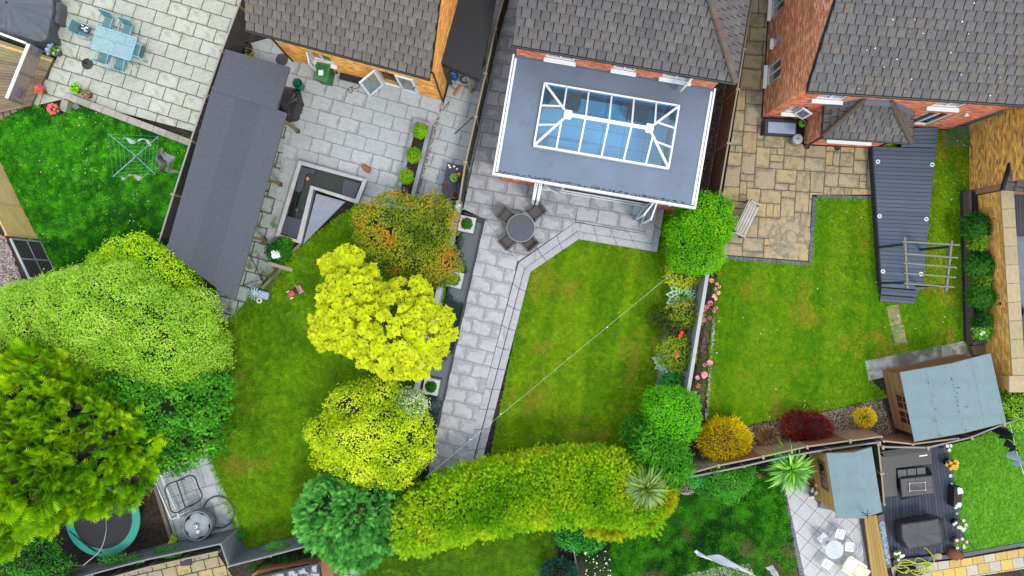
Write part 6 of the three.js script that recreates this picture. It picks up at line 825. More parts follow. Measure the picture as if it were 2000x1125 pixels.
// hostas: pale-edged leaves
function hosta(lab, x, y, R, n, gmid, gedge, base) { const p0 = P(x, y, .7), g = thing('hosta', lab, 'hosta', V3(p0.x, base, p0.z)); sd(x + y); const out = [], cl = [], o = [[0, 0], [.2, .12], [.3, .35], [.26, .62], [0, 1], [-.26, .62], [-.3, .35], [-.2, .12]], A = col(...gmid, .85), B = col(...gedge, .85), yy = (q, r) => .22 * Math.sin(q[1] * 2.2) - .25 * q[1] * q[1] + .12 * Math.abs(q[0]); const inr = o.map(q => [q[0] * .8, .5 + (q[1] - .5) * .88]); const pt = (q, c) => { out.push(q[0], yy(q), q[1]); cl.push(c.r, c.g, c.b); }; for (let i = 0; i < 8; i++) { const j = (i + 1) % 8; pt(inr[i], A); pt(inr[j], A); pt([0, .5], A); pt(o[i], B); pt(o[j], B); pt(inr[j], B); pt(o[i], B); pt(inr[j], B); pt(inr[i], B); } const geo = geoOf(out); geo.setAttribute('color', new THREE.Float32BufferAttribute(cl, 3)); const mt = std(0xffffff, .5, { vertexColors: true });
  for (let i = 0; i < n; i++) { const t = i / n, a = i * 2.4, e = 0.15 + .75 * t, m = mesh('leaf', geo, mt, g); m.position.set(Math.cos(a) * .06, .28 - .18 * t, Math.sin(a) * .06); m.rotation.order = 'YXZ'; m.rotation.y = Math.PI / 2 - a; m.rotation.x = -(1 - t) * .9 + .05; const s = M(R, .7) * (0.55 + .5 * t); m.scale.set(s, s, s); } mesh('crown_base', cyl(.05, .03, .3, 0, 0, 0, 8), M_twigD, g); }
hosta('hosta with white-margined narrow leaves high in the raised bed', 1334, 578, 30, 46, [60, 130, 60], [226, 236, 210], bedB); hosta('blue-green hosta with cream-edged leaves in the lower raised bed', 1322, 726, 28, 40, [70, 140, 96], [170, 206, 150], bedB); hosta('blue-green hosta leaning over the raised bed front', 1300, 708, 22, 26, [76, 142, 104], [150, 190, 150], bedB);
// ---- border of the right garden ----
const G_needle = ovalLeaf(0.09, 0.04);
plant('golden_spirea', 'rounded golden-yellow shrub by the reddish fence', 'shrub', [[1414, 860, .7, 44, 40, .6]], { seed: 950, n: 7000, clumpR: .18, geo: G_needle, size: [.1, .2], pal: [[176, 160, 4], [216, 188, 6], [236, 204, 14], [240, 210, 40]], spray: true, fe: .7, up: .4, trunk: .04, core: .8, coreMat: M_twig });
plant('crimson_acer', 'dark crimson feathery acer in the gritty border', 'acer', [[1556, 830, .6, 24, 24, .45], [1586, 838, .6, 30, 26, .5]], { seed: 951, n: 6000, clumpR: .16, geo: G_needle, size: [.09, .17], pal: [[76, 20, 20], [108, 34, 28], [136, 58, 42], [156, 86, 64]], spray: true, fe: .6, up: .3, trunk: .05, core: .8, coreMat: std(col(60, 20, 20), .95) });
plant('golden_spirea', 'small yellow shrub beside the blue-green felted shed', 'shrub', [[1688, 815, .35, 15, 14, .28]], { seed: 952, n: 1100, clumpR: .1, geo: G_needle, size: [.1, .18], pal: [[206, 176, 6], [232, 204, 14], [240, 220, 50]], spray: true, fe: .7, up: .3, trunk: .02, core: .6, coreMat: M_twig });
plant('dry_grass', 'brown dried ornamental grass between golden and crimson shrubs', 'grass clump', [[1500, 850, .25, 14, 11, .18]], { seed: 953, n: 900, clumpR: .1, geo: G_needle, size: [.14, .28], pal: [[128, 96, 60], [166, 132, 90], [196, 168, 122]], spray: true, fe: .8, up: .25, trunk: 0, core: 0 });
plant('green_shrub', 'rounded mid-green shrub in front of the dark fence above the lush lawn', 'shrub', [[1405, 940, 1.0, 48, 34, .8], [1440, 930, .9, 26, 26, .6]], { seed: 954, sub: 4, n: 6500, clumpR: .2, geo: G_oval, size: [.06, .1], pal: [[40, 104, 22], [64, 142, 32], [98, 172, 48]], cf: 2, core: .8 });
plant('ivy', 'small bright green climber hanging on the fence near the cordyline', 'climber', [[1525, 893, 1.4, 18, 10, .3]], { seed: 955, n: 900, clumpR: .13, geo: G_oval, size: [.06, .1], pal: [[30, 120, 40], [56, 160, 60], [88, 190, 84]], trunk: .02, core: .6 });
plant('ivy', 'small bright green climber on the fence beside the rounded shrub', 'climber', [[1362, 935, 1.3, 18, 14, .3]], { seed: 956, n: 900, clumpR: .13, geo: G_oval, size: [.06, .1], pal: [[30, 120, 40], [56, 160, 60], [88, 190, 84]], trunk: .02, core: .6 });
{ const g = plant('low_shrub', 'low green border plant with one pink bloom near the cordyline', 'plant', [[1480, 918, .4, 24, 14, .3], [1500, 925, .3, 14, 9, .25]], { seed: 957, n: 900, clumpR: .14, geo: G_oval, size: [.05, .09], pal: [[30, 70, 20], [50, 100, 26], [84, 140, 40]], trunk: .02, core: .5 }); blooms(g, [[1483, 929, 1.2]], [236, 120, 150], .5, .09); }
plant('white_heather', 'pale speckled plant on the dark soil by the hedge end', 'plant', [[1340, 955, .25, 14, 9, .2]], { seed: 958, n: 500, clumpR: .1, geo: G_oval, size: [.04, .06], pal: [[80, 80, 60], [190, 190, 180], [220, 200, 180]], trunk: 0, core: 0, mixn: .2 });
// strap-leaved palms
const strapGeo = k => { const p = [], n = 6, w = .028 * (1 + .3 * k); const f = t => [0.85 * t, .55 * t - (.55 + .3 * k) * t * t, w * Math.min(1, (1 - t) * 3) * (0.6 + 0.4 * Math.min(1, t * 5))]; for (let i = 0; i < n; i++) { const a = f(i / n), b = f((i + 1) / n); for (const s of [-1, 1]) p.push(0, a[1] - .008, a[0], s * a[2], a[1], a[0], s * b[2], b[1], b[0], 0, a[1] - .008, a[0], s * b[2], b[1], b[0], 0, b[1] - .008, b[0]); } return geoOf(p); };
const STR = [strapGeo(0), strapGeo(.6), strapGeo(1.2)];
function cordyline(lab, x, y, h, R, n, cols, mid) { const p = P(x, y, h), g = thing('cordyline', lab, 'cordyline', V3(p.x, 0, p.z)); sd(x); mesh('trunk', bar(V3(0, 0, 0), V3(0, h - .1, 0), .09, 9, .07), M_bark, g); const mats = cols.map(c => std(col(...c, KL), .5)); for (let i = 0; i < n; i++) { const m = mesh('leaf', pick(STR), pick(mats), g), a = i * 2.39996, t = i / n; m.position.set(Math.cos(a) * .03, h - .12 + .12 * (1 - t), Math.sin(a) * .03); m.rotation.order = 'YXZ'; m.rotation.y = a; m.rotation.x = -1.15 * (1 - t) + rr(-.12, .1); const s = M(R, h) * rr(.85, 1.2) * (.75 + .3 * t); m.scale.set(s * 1.3, s, s); } if (mid) { const c = []; for (let i = 0; i < 130; i++) { const d = rdir(); d.y = Math.abs(d.y); c.push(bar(V3(0, h + .12, 0), d.multiply(V3(.3, .35, .38)).add(V3(0, h + .12, 0)), .012, 4)); } mesh('flower_plume', merge(c), std(col(150, 150, 76), .9), g); } }
cordyline('large green cordyline with sword-like leaves at the tiled patio corner', 1542, 915, 1.3, 56, 150, [[70, 150, 20], [104, 182, 34], [140, 206, 60], [50, 120, 20]]);
cordyline('cordyline with grey-green leaves and brown plume rising from the hedge', 1262, 952, 3.0, 54, 100, [[90, 130, 36], [122, 158, 56], [76, 110, 30]], true);
// right bed shrubs, far-right shrub, bottom edge plants
for (const [x, y, r, lab, s] of [[1905, 444, 24, 'glossy dark green shrub at the top of the bed by the yellow wall', 961], [1912, 518, 24, 'rounded dark green shrub midway along the bed by the yellow wall', 962], [1915, 578, 22, 'dark green shrub low in the bed by the yellow wall', 963], [1908, 474, 12, 'small yellow-green shrub between two dark ones by the yellow wall', 964], [1914, 550, 13, 'small olive shrub squeezed between dark shrubs by the yellow wall', 966], [1916, 624, 13, 'thin leafy shrub near the lower end of the bed by the yellow wall', 967]]) plant('evergreen_shrub', lab, 'shrub', [[x, y, .85, r * .85, r, .45]], { seed: s, base: .42, n: r > 18 ? 1500 : 500, clumpR: .16, geo: G_lance, size: [.12, .2], pal: s === 964 || s === 966 ? [[70, 110, 20], [110, 150, 30], [150, 180, 40]] : [[24, 66, 14], [42, 104, 22], [74, 144, 36]], trunk: .03, core: .6, jit: .8 });
{ const g = plant('evergreen_shrub', 'bright green shrub with white blooms at the end of the bed by the yellow wall', 'shrub', [[1919, 645, .7, 13, 15, .3]], { seed: 965, base: .42, n: 500, clumpR: .14, geo: G_lance, size: [.12, .18], pal: [[60, 130, 20], [100, 180, 40], [150, 214, 80]], trunk: .03, core: .5 }); blooms(g, [[1921, 649], [1916, 653, .8], [1924, 642, .8]], [240, 240, 240], 1.0, .07); }
plant('variegated_shrub', 'pale lime variegated shrub behind the felted shed at the right edge', 'shrub', [[1978, 800, 1.2, 36, 28, .8], [2000, 770, 1.0, 30, 30, .7], [1960, 770, .8, 20, 20, .5]], { seed: 968, n: 5000, clumpR: .22, geo: G_oval, size: [.06, .11], pal: [[60, 110, 20], [130, 184, 40], [190, 222, 110]], cf: 2.4 });
{ const g = plant('white_flowered_shrub', 'dark round shrub dotted with small white blooms at the lower edge', 'shrub', [[1168, 1098, .7, 28, 32, .6]], { seed: 969, n: 1700, clumpR: .16, geo: G_oval, size: [.05, .08], pal: [[20, 50, 12], [34, 80, 18], [60, 110, 30]], trunk: .03, core: .8 }); sd(969); const l = []; for (let i = 0; i < 44; i++) l.push([1168 + rr(-26, 28), 1100 + rr(-30, 32), rr(.5, 1)]); blooms(g, l, [226, 228, 180], 1.26, .035); }
plant('blue_spruce', 'blue-green dwarf conifer at the lower edge by the bare soil strip', 'conifer', [[1092, 1118, .5, 30, 18, .4]], { seed: 970, n: 900, clumpR: .16, geo: G_tuft, size: [.12, .2], spray: true, pal: [[30, 70, 60], [50, 100, 84], [84, 136, 116]], trunk: .03, core: .6 });
plant('climbing_shrub', 'dark leafy climber behind the grey fence by the red timber store', 'climber', [[570, 1090, .8, 40, 14, .4], [520, 1105, .7, 30, 12, .4]], { seed: 971, n: 2600, clumpR: .2, geo: G_oval, size: [.06, .1], pal: [[20, 50, 14], [34, 76, 20], [56, 104, 30]], trunk: .03, core: .6 });
for (const [x, y, r, lab, s] of [[240, 1092, 44, 'green ivy trailing over the grey fence by the trampoline', 972], [330, 1078, 26, 'ivy tuft growing through the grey fence by the lime toy chair', 973], [545, 1068, 22, 'thin creeper growing along the grey fence by the tree-edged lawn', 974], [460, 1045, 22, 'low weeds at the fence corner behind the egg chair', 975]]) plant('ivy', lab, 'ivy', [[x, y, s === 975 ? .25 : 1.2, r, 7, .2]], { seed: s, n: r * 22, clumpR: .13, geo: G_oval, size: [.05, .09], pal: [[30, 90, 20], [60, 140, 34], [100, 180, 60]], trunk: .015, core: 0 });
// box balls in the long planter and in the white planters
const ball = (x, y, r, lab, s, b, h, pal) => plant('box_ball', lab, 'box ball', [[x, y, h, r, r, M(r)]], { seed: s, base: b, n: 1500, clumpR: .08, geo: G_oval, size: [.035, .06], pal: pal || [[84, 140, 10], [130, 184, 20], [166, 208, 36]], trunk: .02, core: .8, group: 'clipped box balls' });
ball(821, 256, 13, 'lime box ball at the house end of the long planter', 981, .42, .72); ball(808, 303, 13, 'lime box ball in the middle of the long planter', 982, .42, .72); ball(793, 345, 13, 'lime box ball at the lawn end of the long planter', 983, .42, .72);
const dk = [[30, 84, 10], [50, 120, 16], [80, 150, 26]]; ball(912, 437, 8.5, 'dark green dome in the white planter nearest the terrace', 984, .48, .62, dk); ball(888, 546, 8, 'dark green dome in the middle white planter', 985, .48, .6, dk); ball(842, 755, 8.5, 'dark green dome in the lower white planter', 986, .48, .6, dk);
{ const g = plant('peony', 'leafy peony with white blooms beside the raised pond', 'peony', [[545, 492, .45, 20, 16, .35], [555, 478, .5, 12, 10, .3]], { seed: 987, n: 1500, clumpR: .15, geo: G_oval, size: [.08, .13], pal: [[30, 84, 16], [54, 124, 24], [140, 180, 24]], trunk: .02, core: .6 }); blooms(g, [[536, 500, 1.1], [541, 495, 1.3], [534, 493, .9], [543, 500, 1]], [244, 244, 240], .85, .1); }
plant('twiggy_plant', 'bare twiggy plant at the lawn end of the long planter', 'plant', [[783, 376, .7, 13, 10, .25]], { seed: 988, base: .42, n: 120, clumpR: .1, geo: G_oval, size: [.04, .06], pal: [[120, 110, 80], [160, 150, 110]], trunk: .02, limbs: 16, core: 0 });

// ================= OBJECTS =================
// cloth cover over furniture: outline at the ground, top edge and sagging top with folds
function coverGeo(base, top, h, sag, folds, amp, sdv, peak = 0) {
  sd(sdv); const n = 110, cx = top.reduce((s, p) => s + p[0], 0) / top.length, cz = top.reduce((s, p) => s + p[1], 0) / top.length, ring = (poly, a) => { let best = 0; for (let i = 0; i < poly.length; i++) { const p = poly[i], q = poly[(i + 1) % poly.length], dx = Math.cos(a), dz = Math.sin(a), ex = q[0] - p[0], ez = q[1] - p[1], den = dx * ez - dz * ex; if (Math.abs(den) < 1e-9) continue; const t = ((p[0] - cx) * ez - (p[1] - cz) * ex) / den, u = ((p[0] - cx) * dz - (p[1] - cz) * dx) / den; if (t > 0 && u >= -1e-6 && u <= 1 + 1e-6) best = Math.max(best, t); } return best; };
  const rows = [[0, 0], [0, .3], [0, .65], [0, .92], [1, .985], [1, .86], [1, .65], [1, .4], [1, .18], [1, .02]], pos = [], idx = [];
  rows.forEach(([k, t], r) => { for (let i = 0; i < n; i++) { const a = i / n * 6.28318, rb = ring(base, a), rt = ring(top, a); let rad, y; const f = Math.sin(a * folds + 2 * Math.sin(a * 3 + sdv)) * .6 + (vn(i * .55 + sdv, r * .8) - .5) * 1.6; if (k === 0) { rad = rb + (rt - rb) * t; y = h * t; rad += amp * f * (1 - t * .6); } else { rad = rt * t; y = h - sag * (1 - t) * (1 - t) * .6 + peak * (1 - t) + amp * .9 * f * t * (1.0 - t * .3); } pos.push(cx + rad * Math.cos(a), y, cz + rad * Math.sin(a)); } });
  for (let r = 0; r < rows.length - 1; r++) for (let i = 0; i < n; i++) { const a = r * n + i, b = r * n + (i + 1) % n; idx.push(a, a + n, b, b, a + n, b + n); }
  const g = new THREE.BufferGeometry(); g.setAttribute('position', new THREE.Float32BufferAttribute(pos, 3)); const uv = []; for (let i = 0; i < pos.length; i += 3) uv.push(pos[i], pos[i + 2]); g.setAttribute('uv', new THREE.Float32BufferAttribute(uv, 2)); g.setIndex(idx); g.computeVertexNormals(); return g;
}
function coverThing(name, label, cat, basePx, topPx, h, y0, mat, o = {}) { const p0 = P(...topPx[0], h), g = thing(name, label, cat, V3(p0.x, y0, p0.z)), L = (px, hh) => wpoly(px, hh).map(([x, z]) => [x - p0.x, z - p0.z]); mesh('cover', coverGeo(L(basePx, y0), L(topPx, h), h - y0, o.sag || .03, o.folds || 9, o.amp || .025, o.seed || 5, o.peak || 0), mat, g); return g; }
const M_tarp = std(col(98, 106, 120), .55, { map: T_soft }), M_tarpB = std(col(46, 48, 54), .5, { map: T_soft }), M_tarpG = std(col(84, 90, 100), .6, { map: T_felt });
{ const g = coverThing('hot_tub', 'round hot tub under dark grey folded cover at the patio corner', 'hot tub', [[-90, -90], [122, -60], [118, 30], [116, 90], [88, 94], [0, 74], [-90, 40]], [[-110, -110], [104, -70], [104, 20], [90, 78], [78, 82], [0, 58], [-100, 20]], .95, .06, M_tarp, { seed: 12, folds: 17, amp: .1, sag: -.02, peak: .3 });
  const b = thing('hot_tub_step', 'grey plastic step box beside the covered hot tub', 'step', P(118, 32, .1).setY(.06), 5); mesh('step_box', rbox(.5, .5, .9, .03, 0, 0, 0), std(col(96, 100, 108), .6), b); mesh('step_lid', rbox(.42, .04, .84, .015, -.02, .5, 0), std(col(120, 128, 136), .5), b); }
// teal patio set
const M_teal = std(col(150, 200, 212), .5), M_tealS = std(col(96, 146, 154), .7), M_tblGlass = new THREE.MeshPhysicalMaterial({ color: new THREE.Color(.7, .88, .93), roughness: .08, transmission: .9, thickness: 0, ior: 1.5, side: THREE.DoubleSide });
{ const c = P(222, 84, .73), g = thing('patio_table', 'pale blue glass-topped rectangular table on the left patio', 'table', V3(c.x, .06, c.z), 17.5); const w = 1.72, d = .98, y = .66;
  mesh('glass_top', box(w - .06, .008, d - .06, 0, y, 0), M_tblGlass, g); mesh('table_frame', merge([box(w, .03, .05, 0, y - .02, -d / 2), box(w, .03, .05, 0, y - .02, d / 2), box(.05, .03, d - .05, -w / 2, y - .02, 0), box(.05, .03, d - .05, w / 2, y - .02, 0)]), M_teal, g);
  for (const sx of [-1, 1]) for (const sz of [-1, 1]) mesh('leg', merge([bar(V3(sx * (w / 2 - .02), 0, sz * (d / 2 - .02)), V3(sx * (w / 2 - .3), y - .03, sz * (d / 2 - .3)), .018), bar(V3(sx * (w / 2), y - .02, sz * (d / 2)), V3(sx * .35, y - .1, sz * .1), .02)]), M_teal, g);
  mesh('centre_bar', box(.05, .03, d - .05, 0, y - .025, 0), M_teal, g); mesh('parasol_hole', cyl(.022, .022, .012, 0, y + .005, 0, 12), M_black, g);
  const chair = (x, y2, dg, lab) => { const p = P(x, y2, .45), t = thing('patio_chair', lab, 'chair', V3(p.x, .06, p.z), dg, 'teal patio chairs'); mesh('seat', rbox(.44, .02, .42, .01, 0, .4, 0), M_tealS, t); const bk = mesh('backrest', rbox(.46, .5, .02, .01, 0, 0, 0), M_tealS, t); bk.position.set(0, .42, .23); bk.rotation.x = .22; for (const s of [-1, 1]) { mesh('armrest', tube([V3(s * .25, .4, -.22), V3(s * .26, .6, -.2), V3(s * .26, .62, .1), V3(s * .25, .6, .26)], .02, 6), M_teal, t); mesh('leg', tube([V3(s * .25, .42, -.22), V3(s * .25, .2, -.22), V3(s * .25, .012, -.2), V3(s * .25, .012, .25)], .013, 6), std(col(60, 80, 90), .5), t); } mesh('back_frame', tube([V3(-.24, .4, .22), V3(-.24, .92, .35), V3(0, .96, .36), V3(.24, .92, .35), V3(.24, .4, .22)], .016, 6), M_teal, t); return t; };
  chair(212, 46, 197.5, 'teal chair at the table side away from the lawn, beside the folded newspaper chair'); chair(250, 61, 197.5, 'teal chair at the table side away from the lawn, towards the house fence'); chair(205, 112, 17.5, 'teal chair tucked under the lawn side of the table'); chair(236, 127, 12, 'teal chair pulled out slightly on the lawn side of the table'); chair(272, 101, -72, 'teal chair at the table end facing the felt-roofed shelter'); const nc = chair(167, 62, 107.5, 'teal chair at the table end carrying black-and-white cushions');
  const cu = thing('seat_cushion', 'black and white patterned cushion on the teal end chair', 'cushion', P(167, 57, .52), 30); mesh('cushion_body', rbox(.46, .08, .3, .04, 0, 0, 0, 3), std(col(60, 66, 90), .8), cu); sd(31); for (let i = 0; i < 7; i++) { const m = mesh('white_patch', rbox(rr(.06, .14), .01, rr(.03, .06), .004, rr(-.15, .15), .078, rr(-.1, .1), 1), M_white, cu); m.rotation.y = rr(-.1, .1); }
  const pb = thing('parasol_base', 'round black cast parasol base on the left patio', 'parasol base', P(171, 125, .06).setY(.06)); mesh('base_disc', lathe([[0, .09], [.05, .09], [.1, .07], [.22, .05], [.235, .02], [.235, 0]], 28), M_black, pb); mesh('base_tube', cyl(.03, .03, .32, 0, .08, 0, 12), M_black, pb);
  const wo = thing('wire_ornament', 'small wire spiral ornament beside the parasol base', 'ornament', P(154, 116, .06).setY(.06)); mesh('wire', tube([V3(-.3, .03, -.15), V3(-.1, .1, -.02), V3(.02, .15, .08), V3(.1, .12, 0), V3(.02, .1, -.07), V3(-.06, .08, .02), V3(.05, .05, .1)], .009, 5, 60), std(col(150, 150, 140), .4), wo);
}
// pots
const TERR = std(col(190, 118, 84), .85, { map: T_soft }), potGeo = (r, h) => lathe([[0, .01], [r * .7, 0], [r * .92, h * .85], [r, h * .86], [r, h], [r * .88, h], [r * .84, h * .86], [0, h * .84]], 20);
function potted(lab, x, y, r, h, pm, pal, flowers, fc, o = {}) { const b = o.base || 0, p = P(x, y, b + h), t = thing(o.name || 'flower_pot', lab, 'pot', V3(p.x, b, p.z)); mesh('pot', potGeo(r, h), pm, t); if (pal) { sd(x * 7 + y); const c = [], im = new THREE.InstancedMesh(G_oval, M_leaf, 130), m = new THREE.Matrix4(); for (let i = 0; i < 130; i++) { const d = rdir(); d.y = Math.abs(d.y); const q = d.clone().multiplyScalar(r * rr(.5, 1.25)).add(V3(0, h, 0)), z = rdir(); orient(m, q, d.clone().add(V3(0, .5, 0)).normalize(), z, rr(.05, .09) * (o.ls || 1)); im.setMatrixAt(i, m); const k = palCol(pal, rnd()); im.setColorAt(i, col(k[0], k[1], k[2], .85)); } im.name = 'foliage'; im.userData.kind = 'stuff'; t.add(im); } else mesh('compost', cyl(r * .82, r * .82, .01, 0, h * .85, 0, 16), std(col(70, 56, 46), .95), t); sd(x + y); for (let i = 0; i < (flowers || 0); i++) { const d = rdir(); d.y = Math.abs(d.y) + .2; d.normalize(); const m = mesh('bloom', bloomGeo, bloomMat(fc), t); m.position.copy(d).multiplyScalar(r * 1.25).add(V3(0, h, 0)); m.scale.setScalar(rr(.05, .075)); m.rotation.y = rnd() * 6; } return t; }
const greenPal = [[40, 100, 20], [80, 150, 30], [120, 190, 50]];
potted('pot of blue hydrangea by the deck corner', 105, 99, .2, .35, std(col(120, 110, 70), .8), greenPal, 12, [150, 160, 200], { base: .06 });
potted('bright green leafy pot on the low patio wall', 147, 173, .17, .3, TERR, [[70, 150, 10], [110, 190, 20], [140, 210, 30]], 0, 0, { base: .06, ls: 1.6 }); potted('terracotta pot with sparse purple-tinged plant beside the leafy pot', 168, 183, .18, .28, TERR, [[100, 110, 60], [150, 140, 110], [170, 130, 130]], 0, 0, { base: .06 });
potted('pot of red geraniums at the deck step', 79, 176, .13, .3, TERR, greenPal, 12, [232, 70, 84], { base: .06 }); potted('pot of coral-red geraniums on the lawn end of the patio wall', 107, 214, .19, .4, std(col(70, 72, 80), .6), greenPal, 20, [236, 92, 96]);
for (const [x, y, l] of [[65, 100, 'lavender tuft in a rail trough near the blue hydrangea'], [33, 182, 'lavender tuft in a rail trough at the lower handrail end']]) { const p = P(x, y, 1.0), t = thing('lavender_trough', l, 'plant trough', V3(p.x, .78, p.z), 112); mesh('trough', rbox(.36, .14, .16, .02, 0, 0, 0), std(col(120, 112, 104), .7), t); mesh('trough_hook', box(.3, .22, .02, 0, 0, .09), std(col(90, 86, 80), .7), t); sd(x); const b = []; for (let i = 0; i < 60; i++) b.push(bar(V3(rr(-.15, .15), .12, rr(-.05, .05)), V3(rr(-.22, .22), rr(.2, .32), rr(-.14, .14)), .008, 4)); mesh('lavender', merge(b), std(col(150, 140, 166), .8), t); }
tag(mesh('slate_tile', prismPx([[140, 208], [148, 199], [156, 209], [148, 214]], 0.02, .2), std(col(108, 120, 138), .6)), 'loose grey slate tile leaning by the low patio wall', 'tile');
// rotary dryer
{ const h = 1.75, c = P(265, 305, h), g = thing('rotary_dryer', 'square rotary clothes dryer with green lines on the daisy lawn', 'clothes dryer', V3(c.x, 0, c.z)), cs = [[215, 263], [312, 268], [306, 341], [224, 346]].map(q => P(...q, h).sub(V3(c.x, 0, c.z)).setY(h + .12)); mesh('pole', cyl(.022, .022, h + .1, 0, 0, 0, 10), std(col(190, 200, 206), .3, { metalness: .6 }), g); mesh('hub', cyl(.05, .05, .1, 0, h - .05, 0, 12), std(col(90, 140, 190), .5), g);
  for (const q of cs) { mesh('arm', bar(V3(0, h - .02, 0), q, .014), std(col(150, 190, 210), .3, { metalness: .5 }), g); } const lm = std(col(110, 200, 140), .6); for (let k = 3; k <= 11; k += 2) { const l = []; for (let i = 0; i < 4; i++) { const t = k / 11, o = V3(0, h - .02, 0); l.push(bar(o.clone().lerp(cs[i], t), o.clone().lerp(cs[(i + 1) % 4], t), .004, 4)); } mesh('line', merge(l), lm, g); }
  // hanging washing
  const cloth = (lab, a, b, drop, mat, sdv, name = 'laundry') => { const A = P(...a, h), B = P(...b, h), t = thing(name, lab, 'laundry', V3(A.x, h, A.z)), d = B.clone().sub(A).setY(0), n = 14, m = 8, pos = [], idx = [], uv = [], nr = V3(-d.z, 0, d.x).normalize(); for (let j = 0; j <= m; j++) for (let i = 0; i <= n; i++) { const u = i / n, v = j / m, w = (.05 + .1 * v) * Math.sin(u * 9 + v * 3 + sdv) + .05 * (vn(u * 5 + sdv, v * 4) - .5); pos.push(d.x * u + nr.x * w, -drop * v, d.z * u + nr.z * w); uv.push(u, v); } for (let j = 0; j < m; j++) for (let i = 0; i < n; i++) { const k = j * (n + 1) + i; idx.push(k, k + 1, k + n + 1, k + 1, k + n + 2, k + n + 1); } const G = new THREE.BufferGeometry(); G.setAttribute('position', new THREE.Float32BufferAttribute(pos, 3)); G.setAttribute('uv', new THREE.Float32BufferAttribute(uv, 2)); G.setIndex(idx); G.computeVertexNormals(); mesh('cloth', G, mat, t); sd(sdv * 9); for (const u of [.1, .5, .9]) mesh('peg', box(.02, .07, .02, d.x * u, -.02, d.z * u), std(col(200, 210, 120), .6), t); return t; };
  const stripe = tex(64, 64, (u, v) => { const s = Math.floor(v * 9) % 2; return s ? [225, 230, 235] : [60, 84, 110]; });
  cloth('striped cloth hanging on the upper line of the rotary dryer', [237, 271], [290, 275], .35, std(0xffffff, .9, { map: stripe }), 3); cloth('grey fleece hanging at the side of the rotary dryer', [304, 292], [309, 333], .8, std(col(186, 190, 188), .95, { map: T_soft }), 4); cloth('second pale grey garment hanging inside the grey fleece', [312, 288], [330, 334], .7, std(col(200, 204, 204), .95), 5); cloth('white cloth hanging at the lower line of the rotary dryer', [233, 345], [283, 342], .4, std(col(216, 216, 210), .9), 6);
  // washing in the other gardens
  const ln = (lab, a, b, hh, r = .008) => { const A = P(...a, hh), B = P(...b, hh), t = thing('washing_line', lab, 'washing line', V3(A.x, hh, A.z)), e = B.clone().sub(A); mesh('line', tube([V3(0, 0, 0), e.clone().multiplyScalar(.25).setY(-.06), e.clone().multiplyScalar(.5).setY(-.1), e.clone().multiplyScalar(.75).setY(-.06), e], r, 6, 60), std(col(226, 230, 224, .8), .5), t); return t; };
  const wl = ln('long white washing line slung across the central lawn', [1310, 536], [832, 932], 2.1, .0035); for (const q of [[1186, 639], [978, 808], [919, 858]]) { const p = P(...q, 2.0).sub(wl.position); mesh('knot', new THREE.SphereGeometry(.03, 10, 8).translate(p.x, -.06, p.z), M_white, wl); }
  ln('short washing line above the artificial lawn', [1971, 822], [2012, 960], 1.7);
  cloth('black trousers hanging above the artificial lawn', [1970, 836], [1985, 866], 1.0, std(col(20, 22, 28), .9), 7); cloth('black top with pink print hanging below the black trousers', [1977, 866], [1992, 884], .5, std(col(40, 26, 34), .9), 8); cloth('pale blue shirt hanging at the right edge', [1988, 890], [2006, 912], .6, std(col(186, 204, 224), .9), 9);
  cloth('long white sheet hanging over the lush lawn edge', [1364, 1085], [1470, 1120], .55, std(col(226, 232, 244, .7), .9), 10); ln('washing line carrying the white sheet', [1360, 1084], [1540, 1150], 1.75, .007); cloth('small white garment at the lower edge beside the block edging', [1508, 1113], [1524, 1130], .5, std(col(222, 230, 244, .7), .9), 11);
}
// ---------- orange-brick house garden ----------
{ const p = P(637, 150, 0), g = thing('wheelie_bin', 'green wheelie bin with white label beside the orange wall', 'wheelie bin', V3(p.x + .12, .03, p.z + .12), 12), m = std(col(52, 122, 62), .5); const body = new THREE.CylinderGeometry(.4, .33, .95, 4, 1); body.rotateY(Math.PI / 4); body.scale(1, 1, 1.18); body.translate(0, .52, 0); mesh('bin_body', body, m, g); mesh('lid', rbox(.6, .07, .74, .03, 0, .99, 0, 3), std(col(60, 140, 72), .45), g); mesh('lid_rim', rbox(.4, .035, .46, .02, 0, 1.055, -.02, 3), std(col(48, 116, 58), .5), g); const lb = mesh('label', box(.2, .004, .22, -.03, 1.092, .06), std(col(232, 236, 236, .7), .7), g); lb.rotation.y = .2; mesh('bin_handle', bar(V3(-.24, .98, -.42), V3(.24, .98, -.42), .018), m, g); for (const s of [-1, 1]) { const w = mesh('wheel', new THREE.CylinderGeometry(.1, .1, .05, 18).rotateZ(Math.PI / 2), M_black, g); w.position.set(s * .3, .1, -.36); } }
{ const g = coverThing('barbecue', 'barbecue under black cover beside the felt-roofed shelter', 'barbecue', [[548, 165], [586, 175], [594, 205], [583, 236], [562, 240], [540, 212]], [[551, 172], [580, 182], [583, 205], [572, 228], [556, 225], [546, 205]], 1.0, .03, M_tarpB, { seed: 15, folds: 7, amp: .03 }); const t = thing('teal_bag', 'teal plastic tub behind the covered barbecue', 'tub', P(584, 166, .3).setY(.03)); mesh('tub_body', lathe([[0, .02], [.16, 0], [.2, .5], [.17, .5], [.14, .05], [0, .04]], 20), std(col(30, 140, 120), .4), t); }
